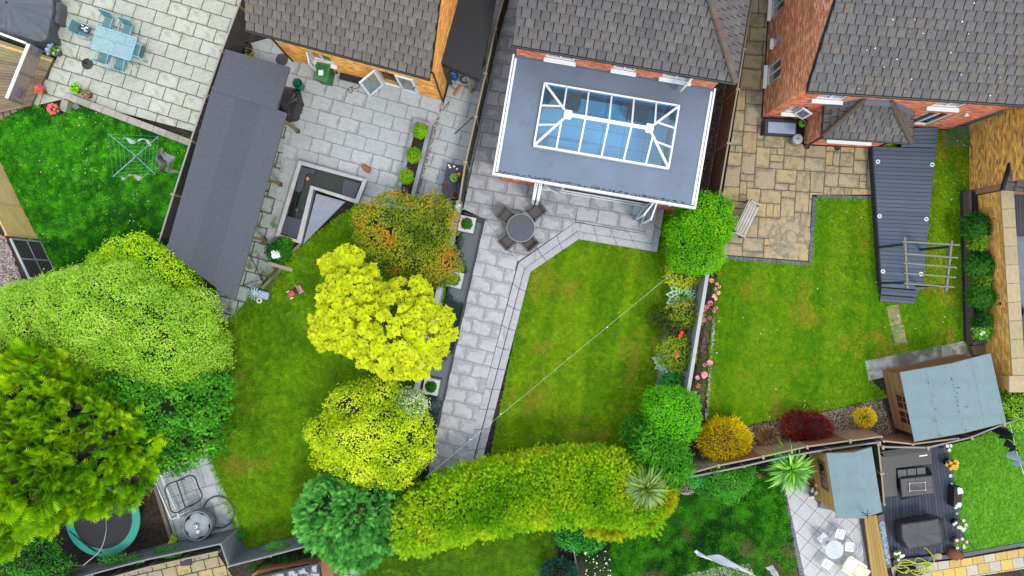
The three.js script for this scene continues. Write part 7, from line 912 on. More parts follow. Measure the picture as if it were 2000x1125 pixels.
{ const t = thing('yellow_bucket', 'yellow bucket at the end of the felt-roofed shelter', 'bucket', P(492, 106).setY(.03)); mesh('bucket_body', lathe([[0, .02], [.12, 0], [.16, .3], [.145, .3], [.11, .03], [0, .03]], 20), std(col(222, 206, 20), .4), t); mesh('bucket_handle', tube([V3(-.16, .3, 0), V3(0, .36, .1), V3(.16, .3, 0)], .008, 5), M_black, t);
  const b = thing('bin_bag', 'black bag slumped beside the yellow bucket', 'bag', P(484, 96).setY(.03)); mesh('bag_body', (() => { const q = new THREE.IcosahedronGeometry(.24, 3), a = q.attributes.position; for (let i = 0; i < a.count; i++) { const k = .8 + .4 * vn(a.getX(i) * 12 + 3, a.getY(i) * 12, a.getZ(i) * 12); a.setXYZ(i, a.getX(i) * k, a.getY(i) * k * .8 + .17, a.getZ(i) * k); } q.computeVertexNormals(); return q; })(), M_black, b);
  tag(mesh('manhole_cover', cyl(.26, .26, .02, P(551, 117).x, .03, P(551, 117).z, 28), std(col(92, 78, 66), .7, { map: T_soft })), 'round rusty manhole cover at the corner of the orange house', 'manhole cover');
  const pan = thing('fire_pit', 'black rectangular fire tray against the orange wall', 'tray', P(688, 152).setY(.03), 15); const tr = .9, td = .42; mesh('tray_base', box(tr, .03, td, 0, .12, 0), std(col(40, 40, 44), .6), pan); mesh('tray_rim', merge([box(tr, .14, .03, 0, .06, -td / 2), box(tr, .14, .03, 0, .06, td / 2), box(.03, .14, td - .03, -tr / 2, .06, 0), box(.03, .14, td - .03, tr / 2, .06, 0)]), M_black, pan); sd(66); for (let i = 0; i < 6; i++) mesh('ember', rbox(.1, .05, .06, .02, rr(-.25, .25), .15, rr(-.1, .1), 1), std(col(70, 60, 60), .9), pan);
  const cb = thing('cable_coil', 'loose black cable loop on the pale patio near the open door', 'cable', P(688, 176).setY(.04)); mesh('cable', tube([V3(.3, 0, -.1), V3(.1, .01, -.05), V3(-.08, .01, -.12), V3(-.16, 0, 0), V3(-.06, .01, .14), V3(.02, .012, .02), V3(-.02, .01, -.1), V3(.1, 0, -.2)], .012, 6, 60), M_black, cb);
  const pot = thing('terracotta_jar', 'terracotta jar lying on its side on the pale patio', 'jar', P(718, 331).setY(.14), 35); const jg = lathe([[0, 0], [.1, 0], [.13, .15], [.12, .3], [.09, .36], [.1, .42], [.08, .42], [.07, .36], [0, .3]], 20); jg.rotateZ(1.35); jg.translate(.18, 0, 0); mesh('jar_body', jg, TERR, pot);
  const hb = thing('dark_bench', 'black slim bench at the edge of the felt-roofed shelter', 'bench', P(514, 393).setY(.03), 107); mesh('bench_seat', rbox(1.0, .05, .22, .01, 0, .4, 0), M_black, hb); for (const s of [-1, 1]) mesh('leg', box(.05, .4, .2, s * .45, 0, 0), M_black, hb);
}
{ // long table of pots by the fence
  const c = P(884, 354, .75), g = thing('potting_table', 'dark slatted table crowded with pots beside the fence', 'table', V3(c.x, .03, c.z), 11); const m = std(col(66, 70, 80), .7, { map: T_wood }); for (let i = 0; i < 5; i++) mesh('table_slat', rbox(.145, .03, 1.45, .006, -.3 + i * .15, .7, 0, 1), m, g); for (const sx of [-1, 1]) for (const sz of [-1, 1]) mesh('leg', box(.06, .7, .06, sx * .32, 0, sz * .66), m, g); mesh('table_end', box(.74, .55, .03, 0, .15, .7), m, g);
  const T = .76; potted('cream bowl of green herbs on the potting table', 887, 347, .17, .14, std(col(226, 216, 170), .5), greenPal, 0, 0, { base: T }); potted('brown glazed cup on the potting table', 867, 361, .11, .16, std(col(166, 110, 70), .4), null, 0, 0, { base: T }); potted('wide terracotta bowl on the lawn end of the potting table', 889, 380, .17, .1, TERR, null, 0, 0, { base: T }); potted('small terracotta cup at the fence side of the potting table', 902, 350, .07, .14, TERR, null, 0, 0, { base: T });
  tag(mesh('orange_ball', new THREE.SphereGeometry(.1, 20, 14).translate(P(897, 341, .85).x, T + .1, P(897, 341, .85).z), std(col(236, 146, 30), .5)), 'orange ball on the potting table', 'ball'); for (const [x, y] of [[877, 323], [887, 325], [879, 327], [893, 330]]) tag(mesh('white_pebble', (() => { const q = new THREE.SphereGeometry(.045, 12, 8); q.scale(1.2, .6, .9); const p = P(x, y, .78); q.translate(p.x, T + .03, p.z); return q; })(), M_white), 'smooth white stone on the potting table', 'stone', 'white stones on the potting table');
  const mat = thing('door_mat', 'brown ribbed mat half under the photinia', 'mat', P(848, 402, .04).setY(.03), 14); mesh('mat_base', rbox(1.1, .02, .7, .008, 0, 0, 0, 1), std(col(176, 120, 90), .95), mat); for (let i = 0; i < 3; i++) mesh('mat_rib', merge([box(.96 - i * .24, .012, .03, 0, .02, -.28 + i * .08), box(.96 - i * .24, .012, .03, 0, .02, .28 - i * .08), box(.03, .012, .56 - i * .16, -.48 + i * .12, .02, 0), box(.03, .012, .56 - i * .16, .48 - i * .12, .02, 0)]), std(col(150, 98, 74), .95), mat);
  const br = thing('broom', 'broom with orange head lying by the lean-to store', 'broom', P(893, 178).setY(.05), -55); mesh('broom_head', rbox(.5, .08, .1, .02, 0, 0, 0), std(col(214, 120, 80), .7), br); mesh('broom_handle', bar(V3(0, .04, 0), V3(-.1, .5, -.9), .014), M_black, br);
  tag(mesh('garden_cane', bar(P(865, 216).setY(.06), P(877, 200).setY(.08), .016), std(col(150, 90, 60), .7)), 'short brown cane on the passage slabs by the house corner', 'cane'); tag(mesh('metal_bar', bar(P(889, 262).setY(.06), P(928, 224, 1.2), .02), M_black), 'black metal bar leaning against the passage fence', 'bar');
  const bb = thing('blue_bag', 'blue bag under the end of the lean-to store', 'bag', P(887, 152).setY(.03), 20); mesh('bag_body', rbox(.36, .5, .3, .1, 0, 0, 0, 3), std(col(34, 96, 190), .5), bb); mesh('bag_strap', new THREE.TorusGeometry(.1, .012, 6, 16).translate(0, .5, 0), M_white, bb); const hs2 = thing('hose_reel', 'black hose coil hanging beside the lean-to store', 'hose', P(909, 160).setY(.2)); mesh('hose', new THREE.TorusGeometry(.18, .03, 8, 24).rotateX(1.2).translate(0, .15, 0), M_black, hs2); const h3 = thing('hose_reel', 'black hose loop between lean-to store and green-stained fence', 'hose', P(942, 118, .8)); mesh('hose', merge([new THREE.TorusGeometry(.15, .025, 8, 24).rotateX(Math.PI / 2).scale(.7, 1, 1.7), new THREE.TorusGeometry(.13, .025, 8, 24).rotateX(1.3).scale(.7, 1, 1.5)]), M_black, h3);
}
{ // netting frame, rotary tripod, spinner and toy on the tree-edged lawn
  const g = thing('netting_frame', 'wire netting frame with driftwood plank beside the peony', 'frame', P(535, 550)); const A = P(548, 522, .9), B = P(522, 588, .5), C = P(516, 560, 0), D = P(516, 528, .4), n = 12; partW('plank', beam(P(525, 514, .95), P(571, 528, .95), .14, .03), wood(196, 180, 166), g); partW('post', beam(P(545, 521, .9).setY(.45), P(517, 563).setY(.3), .12, .06), wood(170, 150, 116), g); partW('post', box(.07, .95, .07, P(547, 524).x, 0, P(547, 524).z), wood(160, 140, 110), g);
  const net = []; for (let i = 0; i <= n; i++) { const t = i / n; net.push(bar(A.clone().lerp(B, t), C.clone().lerp(B.clone().setY(0), t), .005, 4)); net.push(bar(D.clone().lerp(A, t), P(505, 540).lerp(C, t), .005, 4)); } for (let i = 0; i <= 6; i++) { const t = i / 6; net.push(bar(A.clone().lerp(C, t), B.clone().lerp(B.clone().setY(0), t), .005, 4)); } partW('wire_mesh', merge(net), std(col(96, 120, 76), .6), g);
  const t = thing('tripod', 'thin black tripod stand on the mossy path', 'tripod', P(510, 543)); const top = P(511, 545, .35); for (const q of [[488, 498], [471, 559], [517, 562]]) partW('leg', bar(P(...q).setY(.03), top, .014), M_black, t); partW('tripod_hub', box(.08, .08, .08, top.x, .32, top.z), M_black, t);
  const s = thing('wind_spinner', 'pale blue daisy-shaped wind spinner at the path end', 'wind spinner', P(497, 574, .7).setY(0)); mesh('spinner_pole', cyl(.012, .012, .7, 0, 0, 0, 8), M_black, s); for (let i = 0; i < 12; i++) { const m = mesh('blade', rbox(.045, .008, .24, .003, 0, 0, .15, 1), std(col(176, 214, 228), .5), s); m.position.y = .7; m.rotation.order = 'YXZ'; m.rotation.y = i / 12 * 6.28; m.rotation.z = .5; } mesh('hub', cyl(.03, .03, .03, 0, .69, 0, 12), M_white, s);
  const c = thing('garden_cushion', 'navy and white patterned cushion by the wind spinner', 'cushion', P(512, 576, .3).setY(.1), 15); mesh('cushion_body', rbox(.5, .16, .34, .08, 0, 0, 0, 4), std(0xffffff, .9, { map: tex(64, 64, (u, v, i, j) => (Math.floor(u * 8) + Math.floor(v * 8)) % 2 ? [70, 90, 140] : [190, 204, 220]) }), c); const w = thing('white_ring', 'small white ring lying below the navy cushion', 'ring', P(507, 587).setY(.04)); mesh('ring_body', new THREE.TorusGeometry(.09, .035, 10, 22).rotateX(Math.PI / 2), M_white, w);
  const y = thing('ride_on_toy', 'pink and black ride-on toy on the tree-edged lawn', 'toy', P(578, 570).setY(0), -30); mesh('seat', rbox(.3, .14, .24, .07, -.16, .1, 0, 4), std(col(226, 80, 110), .5), y); mesh('toy_body', rbox(.34, .16, .2, .06, .14, .08, 0, 3), std(col(52, 20, 34), .6), y); mesh('handlebar', bar(V3(.22, .36, -.22), V3(.22, .36, .22), .02), std(col(240, 170, 170), .5), y); mesh('front', rbox(.14, .2, .3, .05, .3, .1, 0, 3), std(col(240, 150, 150), .5), y); for (const [a, b] of [[-.26, -.16], [-.26, .16], [.26, -.14], [.26, .14]]) mesh('wheel', new THREE.CylinderGeometry(.08, .08, .05, 16).rotateX(Math.PI / 2).translate(a, .08, b), M_white, y);
  tag(mesh('timber_edge', beam(P(565, 500).setY(.08), P(589, 476).setY(.08), .1, .16), wood(186, 170, 140)), 'pale timber edging between peony and pond', 'edging');
}
// ---------- central terrace: round table and four rattan chairs ----------
{ const c = P(1017, 445, 1.04), g = thing('round_table', 'round dark grey table on the central terrace', 'table', V3(c.x, .3, c.z)); const R = .575; mesh('table_top', cyl(R, R, .03, 0, .71, 0, 44), std(col(98, 104, 122), .55, { map: T_felt }), g); mesh('rim', new THREE.TorusGeometry(R, .018, 8, 48).rotateX(Math.PI / 2).translate(0, .725, 0), std(col(170, 172, 178), .4), g); mesh('pedestal', lathe([[.3, 0], [.28, .03], [.07, .06], [.06, .68], [.2, .71]], 20), std(col(90, 90, 96), .6), g);
  const rt = std(col(142, 138, 136), .85, { map: rep(T_felt, 4, 4) }), rs = std(col(128, 122, 120), .9, { map: rep(T_felt, 5, 5) });
  const chair = (x, y, dg, lab) => { const p = P(x, y, .75), t = thing('rattan_chair', lab, 'chair', V3(p.x, .3, p.z), dg, 'rattan chairs round the terrace table'); mesh('seat', rbox(.5, .1, .5, .03, 0, .36, 0), rs, t); mesh('seat_cushion', rbox(.42, .04, .42, .02, 0, .455, -.02), std(col(128, 120, 118), .9, { map: rep(T_felt, 6, 6) }), t); const bk = mesh('backrest', rbox(.56, .46, .06, .025, 0, 0, 0), rt, t); bk.position.set(0, .4, .27); bk.rotation.x = .2; for (const s of [-1, 1]) mesh('armrest', merge([rbox(.06, .05, .56, .02, s * .28, .6, .02), rbox(.05, .6, .05, .015, s * .28, 0, -.23), rbox(.05, .6, .05, .015, s * .28, 0, .25)]), rt, t); for (const [a, b] of [[-1, -1], [1, -1], [-1, 1], [1, 1]]) mesh('leg', box(.04, .37, .04, a * .22, 0, b * .22), rt, t); return t; };
  chair(989, 422, 128, 'rattan chair at the round table on the rill side towards the house'); chair(1046, 414, 232, 'rattan chair at the round table beside the folded bifold doors'); chair(993, 470, 48, 'rattan chair at the round table on the walk side'); chair(1032, 472, -42, 'rattan chair at the round table by the terrace step');
}
// ---------- right garden ----------
{ const c = P(1456, 428, .45), g = thing('garden_bench', 'silvery wooden slatted bench on the sandstone patio', 'bench', V3(c.x, .05, c.z), 116), m = std(col(236, 228, 220), .8, { map: T_wood }), d = std(col(120, 100, 84), .85); for (let i = 0; i < 5; i++) mesh('seat_slat', rbox(1.5, .025, .1, .008, 0, .43, -.24 + i * .12, 1), m, g); for (let i = 0; i < 14; i++) { const q = mesh('back_slat', rbox(.055, .36, .018, .006, -.65 + i * .1, 0, 0, 1), m, g); q.position.set(0, .48, .27); q.rotation.x = .18; } mesh('back_rail', rbox(1.5, .06, .04, .012, 0, .84, .33, 1), m, g); mesh('back_rail', rbox(1.5, .05, .035, .012, 0, .48, .26, 1), m, g); for (const s of [-1, 1]) { mesh('armrest', rbox(.07, .03, .56, .01, s * .74, .62, 0, 1), m, g); mesh('leg', box(.06, .62, .06, s * .72, 0, -.22), d, g); mesh('leg', box(.06, .85, .06, s * .72, 0, .26), d, g); } mesh('stretcher', box(1.4, .05, .04, 0, .3, -.2), d, g); }
{ const c = P(1524, 248, .5), g = thing('storage_box', 'dark storage box with pale grey lid against the brown brick wall', 'storage box', V3(c.x, .05, c.z), 3); mesh('box_body', rbox(1.34, .52, .62, .02, 0, 0, 0), std(col(52, 60, 76), .6), g); mesh('lid', rbox(1.16, .05, .46, .02, .02, .525, .06), std(col(158, 174, 200), .5), g); for (let i = 0; i < 12; i++) mesh('lid_slat', box(.05, .03, .16, -.55 + i * .1, .52, -.23), std(col(40, 46, 58), .6), g);
  const dr = thing('water_butt', 'grey round drum lid beside the bay wall', 'drum', P(1557, 272, .4).setY(.05)); mesh('drum_body', lathe([[0, 0], [.2, 0], [.22, .4], [.2, .42], [0, .44]], 26), std(col(168, 178, 186), .5), dr); mesh('lid_knob', cyl(.03, .03, .04, 0, .43, 0, 10), M_black, dr); mesh('hose', new THREE.TorusGeometry(.24, .014, 6, 30).rotateX(Math.PI / 2).translate(-.02, .05, .05), std(col(210, 196, 90), .5), dr); const hp = thing('hose_pot', 'lime green coiled hose on a pot by the bay', 'hose', P(1568, 240, .4).setY(.05)); mesh('hose', merge([0, 1, 2, 3].map(i => new THREE.TorusGeometry(.15 - i * .025, .022, 8, 24).rotateX(Math.PI / 2).translate(0, .3 + i * .035, 0))), std(col(120, 196, 24), .45), hp); mesh('pot', cyl(.1, .13, .3, 0, 0, 0, 16), M_black, hp);
  for (const [x, y, l] of [[1575, 287, 'black round downpipe gully at the bay corner'], [1634, 290, 'black round gully below the bay window']]) { const t = thing('drain_gully', l, 'gully', P(x, y).setY(.05)); mesh('gully_rim', new THREE.TorusGeometry(.09, .03, 8, 20).rotateX(Math.PI / 2).translate(0, .02, 0), M_black, t); mesh('gully_grate', cyl(.08, .08, .02, 0, 0, 0, 14), std(col(50, 50, 52), .7), t); } }
// ---------- lower right ----------
{ const M_cast = std(col(228, 232, 238, .6), .5); const c = P(1630, 1074, .72), g = thing('cast_table', 'round white cast-metal table on the tiled patio', 'table', V3(c.x, .02, c.z)); const parts = []; for (let k = 1; k <= 7; k++) parts.push(new THREE.TorusGeometry(.37 * k / 7, .012, 6, 40).rotateX(Math.PI / 2).translate(0, .7, 0)); mesh('table_top', merge([...parts, cyl(.36, .36, .008, 0, .682, 0, 36)]), M_cast, g); sd(81); const fl = []; for (let i = 0; i < 18; i++) { const a = i / 18 * 6.28; fl.push(bar(V3(Math.cos(a) * .06, .7, Math.sin(a) * .06), V3(Math.cos(a + .3) * .36, .7, Math.sin(a + .3) * .36), .009, 5)); } mesh('lattice', merge(fl), M_cast, g); mesh('pedestal', lathe([[.24, 0], [.2, .03], [.05, .08], [.04, .6], [.15, .68]], 16), M_cast, g);
  const chair = (x, y, dg, lab) => { const p = P(x, y, .45), t = thing('cast_chair', lab, 'chair', V3(p.x, .02, p.z), dg, 'white cast chairs round the tiled patio table'); mesh('seat', rbox(.4, .02, .4, .008, 0, .42, 0), M_cast, t); sd(x); const hl = []; for (let i = 0; i < 16; i++) { const q = cyl(.016, .016, .006, rr(-.14, .14), .438, rr(-.14, .14), 8); hl.push(q); } mesh('seat_piercing', merge(hl), std(col(90, 96, 104), .8), t); mesh('back_frame', tube([V3(-.19, .42, .19), V3(-.2, .75, .27), V3(0, .88, .3), V3(.2, .75, .27), V3(.19, .42, .19)], .016, 6, 40), M_cast, t); mesh('back_lattice', merge([-.12, -.06, 0, .06, .12].map(a => bar(V3(a * .6, .44, .2), V3(a * 1.2, .82 - Math.abs(a), .28), .009, 5)).concat([bar(V3(-.19, .6, .24), V3(.19, .6, .24), .01, 5)])), M_cast, t); for (const [a, b] of [[-1, -1], [1, -1], [-1, 1], [1, 1]]) mesh('leg', tube([V3(a * .17, .42, b * .17), V3(a * .16, .2, b * .16), V3(a * .22, .01, b * .22)], .014, 6), M_cast, t); };
  chair(1608, 1052, 135, 'white cast chair on the lawn side of the cast table'); chair(1641, 1043, 200, 'white cast chair on the shed side of the cast table'); chair(1660, 1068, 275, 'white cast chair towards the timber planter strip'); chair(1615, 1102, 35, 'white cast chair at the lower side of the cast table');
  const lo = thing('lounge_chair', 'cream plastic lounge chair below the cast table', 'lounge chair', P(1664, 1106, .4).setY(.02), 33), cm = std(col(238, 228, 204, .72), .5); mesh('seat', rbox(.5, .12, .6, .05, -.1, .3, 0, 3), cm, lo); mesh('backrest', (() => { const q = rbox(.7, .1, .56, .05, 0, 0, 0, 3); q.rotateZ(.7); q.translate(.4, .34, 0); return q; })(), cm, lo); for (const s of [-1, 1]) mesh('armrest', rbox(.85, .06, .09, .03, .02, .52, s * .32, 2), cm, lo); for (const [a, b] of [[-.35, -.3], [-.35, .3], [.35, -.3], [.35, .3]]) mesh('leg', box(.06, .52, .06, a, 0, b), cm, lo);
  potted('terracotta pot with orange bloom below the cordyline', 1585, 946, .16, .26, TERR, null, 1, [240, 170, 60]); potted('green bowl of mixed flowers against the felted shed', 1590, 965, .2, .24, std(col(60, 96, 84), .5), greenPal, 9, [230, 200, 210]); potted('small terracotta pot on the shed step', 1601, 980, .1, .2, TERR, null, 0, 0);
  const st = thing('shed_step', 'grey slab step with green plank by the felted shed door', 'step', P(1615, 985).setY(.02), 10); mesh('step_slab', rbox(.75, .14, .35, .01, 0, 0, 0, 1), std(col(150, 150, 154), .9, { map: T_conc }), st); mesh('green_plank', rbox(.55, .03, .1, .008, .1, .15, -.05, 1), std(col(100, 190, 50), .6), st).rotation.y = -.6; for (const [x, y, l] of [[1626, 965, 'grey bag of compost leaning on the felted shed'], ]) { const t = thing('compost_bag', l, 'bag', P(1622, 974, .5).setY(.02), 70); mesh('bag_body', rbox(.4, .5, .14, .05, 0, 0, 0, 3), std(col(190, 186, 180), .6), t); }
}
{ // dark deck furniture
  const y0 = .1, g = thing('corner_sofa', 'L-shaped corner sofa under dark grey cover on the dark deck', 'sofa', P(1750, 920).setY(y0)); const put = (n, px, a, b, m) => partW(n, (() => { const q = prismPx(px, a, b, { uv: 1 }); return q; })(), m, g); put('cover_seat', [[1722, 893], [1818, 880], [1820, 906], [1750, 914], [1752, 968], [1722, 972]], y0, .52, M_tarpB); put('cover_back', [[1720, 882], [1820, 868], [1820, 880], [1729, 893]], y0, .85, std(col(30, 32, 36), .6)); put('cover_back', [[1716, 886], [1728, 894], [1728, 974], [1718, 974]], y0, .85, M_tarpB); tag(mesh('white_strap', box(.34, .01, .05, P(1804, 890, .56).x, .53, P(1804, 890, .56).z, .15), M_white), 'short white strap lying on the sofa cover', 'strap');
  coverThing('garden_table', 'square garden table under dark cover on the dark deck', 'table', [[1742, 918], [1814, 912], [1825, 962], [1760, 976]], [[1758, 935], [1822, 928], [1827, 964], [1761, 972]], .72, y0, M_tarpB, { seed: 18, folds: 5, amp: .012 });
  const tr = thing('glass_tray', 'clear glass tray with corner studs on the covered table', 'tray', P(1791, 950, .74)); const tw = .66, td = .32; mesh('tray_rim', merge([bar(V3(-tw / 2, .02, -td / 2), V3(tw / 2, .02, -td / 2), .012), bar(V3(-tw / 2, .02, td / 2), V3(tw / 2, .02, td / 2), .012), bar(V3(-tw / 2, .02, -td / 2), V3(-tw / 2, .02, td / 2), .012), bar(V3(tw / 2, .02, -td / 2), V3(tw / 2, .02, td / 2), .012)]), std(col(190, 196, 204), .3), tr); for (const [a, b] of [[-1, -1], [1, -1], [-1, 1], [1, 1]]) mesh('stud', new THREE.SphereGeometry(.025, 10, 8).translate(a * tw / 2, .03, b * td / 2), M_white, tr); tr.rotation.y = .06;
  for (let i = 0; i < 3; i++) { const p = P(1763 + i * 18.5, 926 - i * 2, .6), t = thing('slatted_cushion', ['grey ribbed cushion on the covered sofa, end one by the fence', 'grey ribbed cushion in the middle of the row on the covered sofa', 'grey ribbed cushion on the covered sofa, end one by the artificial lawn'][i], 'cushion', V3(p.x, .52, p.z), -5, 'ribbed cushions by the covered table'); for (let k = 0; k < 6; k++) mesh('rib', rbox(.055, .07, .36, .02, -.15 + k * .06, 0, 0, 2), std(col(120, 122, 126), .9), t); }
  coverThing('barbecue', 'wide barbecue under grey-black cover on the dark deck', 'barbecue', [[1746, 1015], [1812, 1003], [1842, 1012], [1846, 1060], [1835, 1066], [1770, 1072], [1750, 1058]], [[1760, 1024], [1834, 1013], [1840, 1060], [1775, 1073], [1762, 1052]], .98, y0, std(col(72, 76, 86), .6, { map: T_felt }), { seed: 19, folds: 9, amp: .03, sag: .05 });
  potted('pot of golden marigolds on the deck edge', 1857, 905, .2, .3, std(col(60, 60, 64), .6), [[150, 120, 20], [200, 160, 30]], 14, [226, 176, 50], { base: .1 }); potted('dark pot of white and pink flowers on the deck edge', 1873, 1024, .2, .35, M_black, greenPal, 9, [236, 216, 220], { base: .1 }); potted('grey pot of pale pink flowers near the terracotta urn', 1874, 1060, .22, .35, std(col(100, 104, 110), .5), greenPal, 8, [226, 180, 180], { base: .1 }); potted('white-flowered pot at the lower corner of the dark deck', 1753, 1082, .18, .2, TERR, greenPal, 7, [240, 244, 240], { base: .05 }); potted('small pot of dried heads by the deck gate', 1846, 872, .16, .2, M_black, [[90, 84, 80], [140, 130, 126]], 3, [230, 230, 230], { base: .1 });
  const pl = thing('black_planter', 'black rectangular planter with pale flowers on the deck edge', 'planter', P(1864, 968, .3).setY(.1), 3); mesh('planter_box', rbox(.34, .45, .85, .02, 0, 0, 0), M_black, pl); sd(85); for (let i = 0; i < 12; i++) { const m = mesh('bloom', bloomGeo, bloomMat([216, 220, 214]), pl); m.position.set(rr(-.1, .14), .47, i % 2 ? rr(-.38, -.2) : rr(.2, .38)); m.scale.setScalar(.07); } mesh('compost', box(.28, .02, .78, 0, .445, 0), std(col(60, 52, 46), .95), pl);
  for (const [x, y, l] of [[1856, 929, 'square white deck light near the marigolds'], [1866, 991, 'square white deck light below the black planter']]) { const t = thing('deck_light', l, 'light', P(x, y, .12).setY(.104)); mesh('light_body', rbox(.12, .05, .12, .01, 0, 0, 0, 1), M_white, t); mesh('light_lens', box(.06, .01, .06, 0, .05, 0), std(col(170, 176, 190), .3), t); } for (const [x, y, l] of [[1859, 945, 'round white deck light above the black planter'], [1869, 1003, 'round white deck light above the dark flower pot']]) { const t = thing('deck_light', l, 'light', P(x, y, .12).setY(.104)); mesh('light_body', lathe([[0, .06], [.03, .06], [.05, 0]], 14), M_white, t); mesh('light_lens', cyl(.02, .02, .006, 0, .06, 0, 10), std(col(170, 176, 190), .3), t); }
  const ur = thing('terracotta_urn', 'large terracotta urn lying at the deck corner', 'urn', P(1861, 1080, .2).setY(.22), 20); const ug = lathe([[0, 0], [.16, 0], [.26, .2], [.25, .4], [.13, .52], [.15, .58], [.12, .58], [.1, .5], [0, .45]], 24); ug.rotateZ(-1.4); ug.translate(-.25, 0, 0); mesh('urn_body', ug, std(col(140, 76, 54), .8, { map: T_soft }), ur);
  tag(mesh('boulder', (() => { const q = new THREE.IcosahedronGeometry(.18, 2), a = q.attributes.position, p = P(1828, 1084); for (let i = 0; i < a.count; i++) { const k = .8 + .4 * vn(a.getX(i) * 8, a.getY(i) * 8 + 4, a.getZ(i) * 8); a.setXYZ(i, a.getX(i) * k * 1.2 + p.x, a.getY(i) * k * .7 + .1, a.getZ(i) * k * .9 + p.z); } q.computeVertexNormals(); return q; })(), std(col(206, 190, 160), .9, { map: T_soft })), 'pale boulder at the lower edge of the dark deck', 'boulder');
  tag(mesh('green_tub', rbox(.26, .2, .18, .03, P(1806, 1097).x, .03, P(1806, 1097).z), std(col(70, 200, 70), .5)), 'small bright green tub on the yellow paving', 'tub');
  const bg = thing('rubble_sack', 'black sack under the yellow hose at the lower edge', 'sack', P(1772, 1124).setY(.02)); mesh('sack_body', (() => { const q = new THREE.SphereGeometry(.45, 26, 14), a = q.attributes.position; for (let i = 0; i < a.count; i++) { const k = .85 + .3 * vn(a.getX(i) * 6 + 2, a.getY(i) * 6, a.getZ(i) * 6); a.setXYZ(i, a.getX(i) * k * 1.3, Math.max(0, a.getY(i) * k * .6 + .1), a.getZ(i) * k); } q.computeVertexNormals(); return q; })(), std(col(28, 28, 32), .4), bg);
  const ho = thing('garden_hose', 'loose yellow-green hose coils over the black sack', 'hose', P(1775, 1100).setY(.3)); sd(88); const hp = []; for (let i = 0; i < 34; i++) { const a = i * .62, r = .5 + .25 * Math.sin(i * 1.7); hp.push(V3(Math.cos(a) * r * 1.15, .12 * Math.sin(i * 2.1) + .1, Math.sin(a) * r * .5)); } hp.push(V3(.9, 0, -.2), V3(.7, -.2, -.65), V3(.2, -.2, -.8)); mesh('hose', tube(hp, .02, 6, 260), std(col(206, 214, 60), .45), ho);
  pebbles('glass_pebbles', 'blue and white glass pebbles in the strip behind the yellow planter', [[1716, 1020], [1726, 1018], [1738, 1100], [1730, 1100]], .2, 420, .06, .12, [[150, 180, 206], [200, 206, 214], [110, 140, 180], [120, 180, 180], [190, 170, 190]], 89); struct('pebble_bed', prismPx([[1713, 1008], [1726, 1004], [1742, 1108], [1728, 1112]], 0, .19), std(col(140, 130, 124), .9, { map: T_conc }));
  struct('deck_kerb', prismPx([[1745, 1094], [1884, 1080], [2020, 1056], [2020, 1062], [1884, 1088], [1745, 1103]], 0, .07), std(col(120, 126, 136), .9, { map: T_conc }));
  tag(mesh('black_cane', bar(P(1874, 1036).setY(.05), P(1903, 1073).setY(.05), .014), M_black), 'black cane lying on the corner of the artificial lawn', 'cane');
}
// ---------- lower left ----------
{ const c = P(201, 1014, .75), g = thing('trampoline', 'trampoline with teal edge pad and slack net beneath the golden conifer', 'trampoline', V3(c.x, 0, c.z)); const R = 1.56; mesh('jump_mat', cyl(R * .8, R * .8, .01, 0, .72, 0, 48), std(col(26, 28, 36), .7), g); mesh('edge_pad', new THREE.RingGeometry(R * .79, R, 56, 1).rotateX(-Math.PI / 2).translate(0, .765, 0), std(col(30, 164, 142), .5), g); mesh('pad_skirt', cyl(R, R, .06, 0, .705, 0, 56, true), std(col(24, 130, 114), .5), g); mesh('frame_ring', new THREE.TorusGeometry(R - .03, .03, 8, 56).rotateX(Math.PI / 2).translate(0, .7, 0), std(col(150, 160, 166), .3, { metalness: .7 }), g); for (let i = 0; i < 4; i++) { const a = i * 1.57 + .6; mesh('leg', bar(V3(Math.cos(a) * R * .95, 0, Math.sin(a) * R * .95), V3(Math.cos(a) * R * .95, .7, Math.sin(a) * R * .95), .025), std(col(150, 160, 166), .3, { metalness: .7 }), g); } const L = (x, y, h) => P(x, y, h).sub(g.position); mesh('net_pole', tube([L(207, 1014, .8), L(207, 1040, 1.2), L(195, 1075, 1.6), L(163, 1104, 2.0)], .016, 8, 50), std(col(190, 214, 214), .4), g); mesh('net_ring', tube([L(163, 1104, 2.0), L(140, 1104, 2.0), L(100, 1085, 2.0), L(82, 1068, 2.0), L(84, 1040, 2.0)], .013, 6, 50), std(col(60, 100, 96), .5), g); for (let i = 0; i < 5; i++) mesh('net_strap', tube([L(134 + i * 10, 1036 + i * 8, .78), L(150 + i * 9, 1050 + i * 7, .82), L(176 + i * 6, 1072 + i * 2, .78)], .012, 5), M_dark, g); }
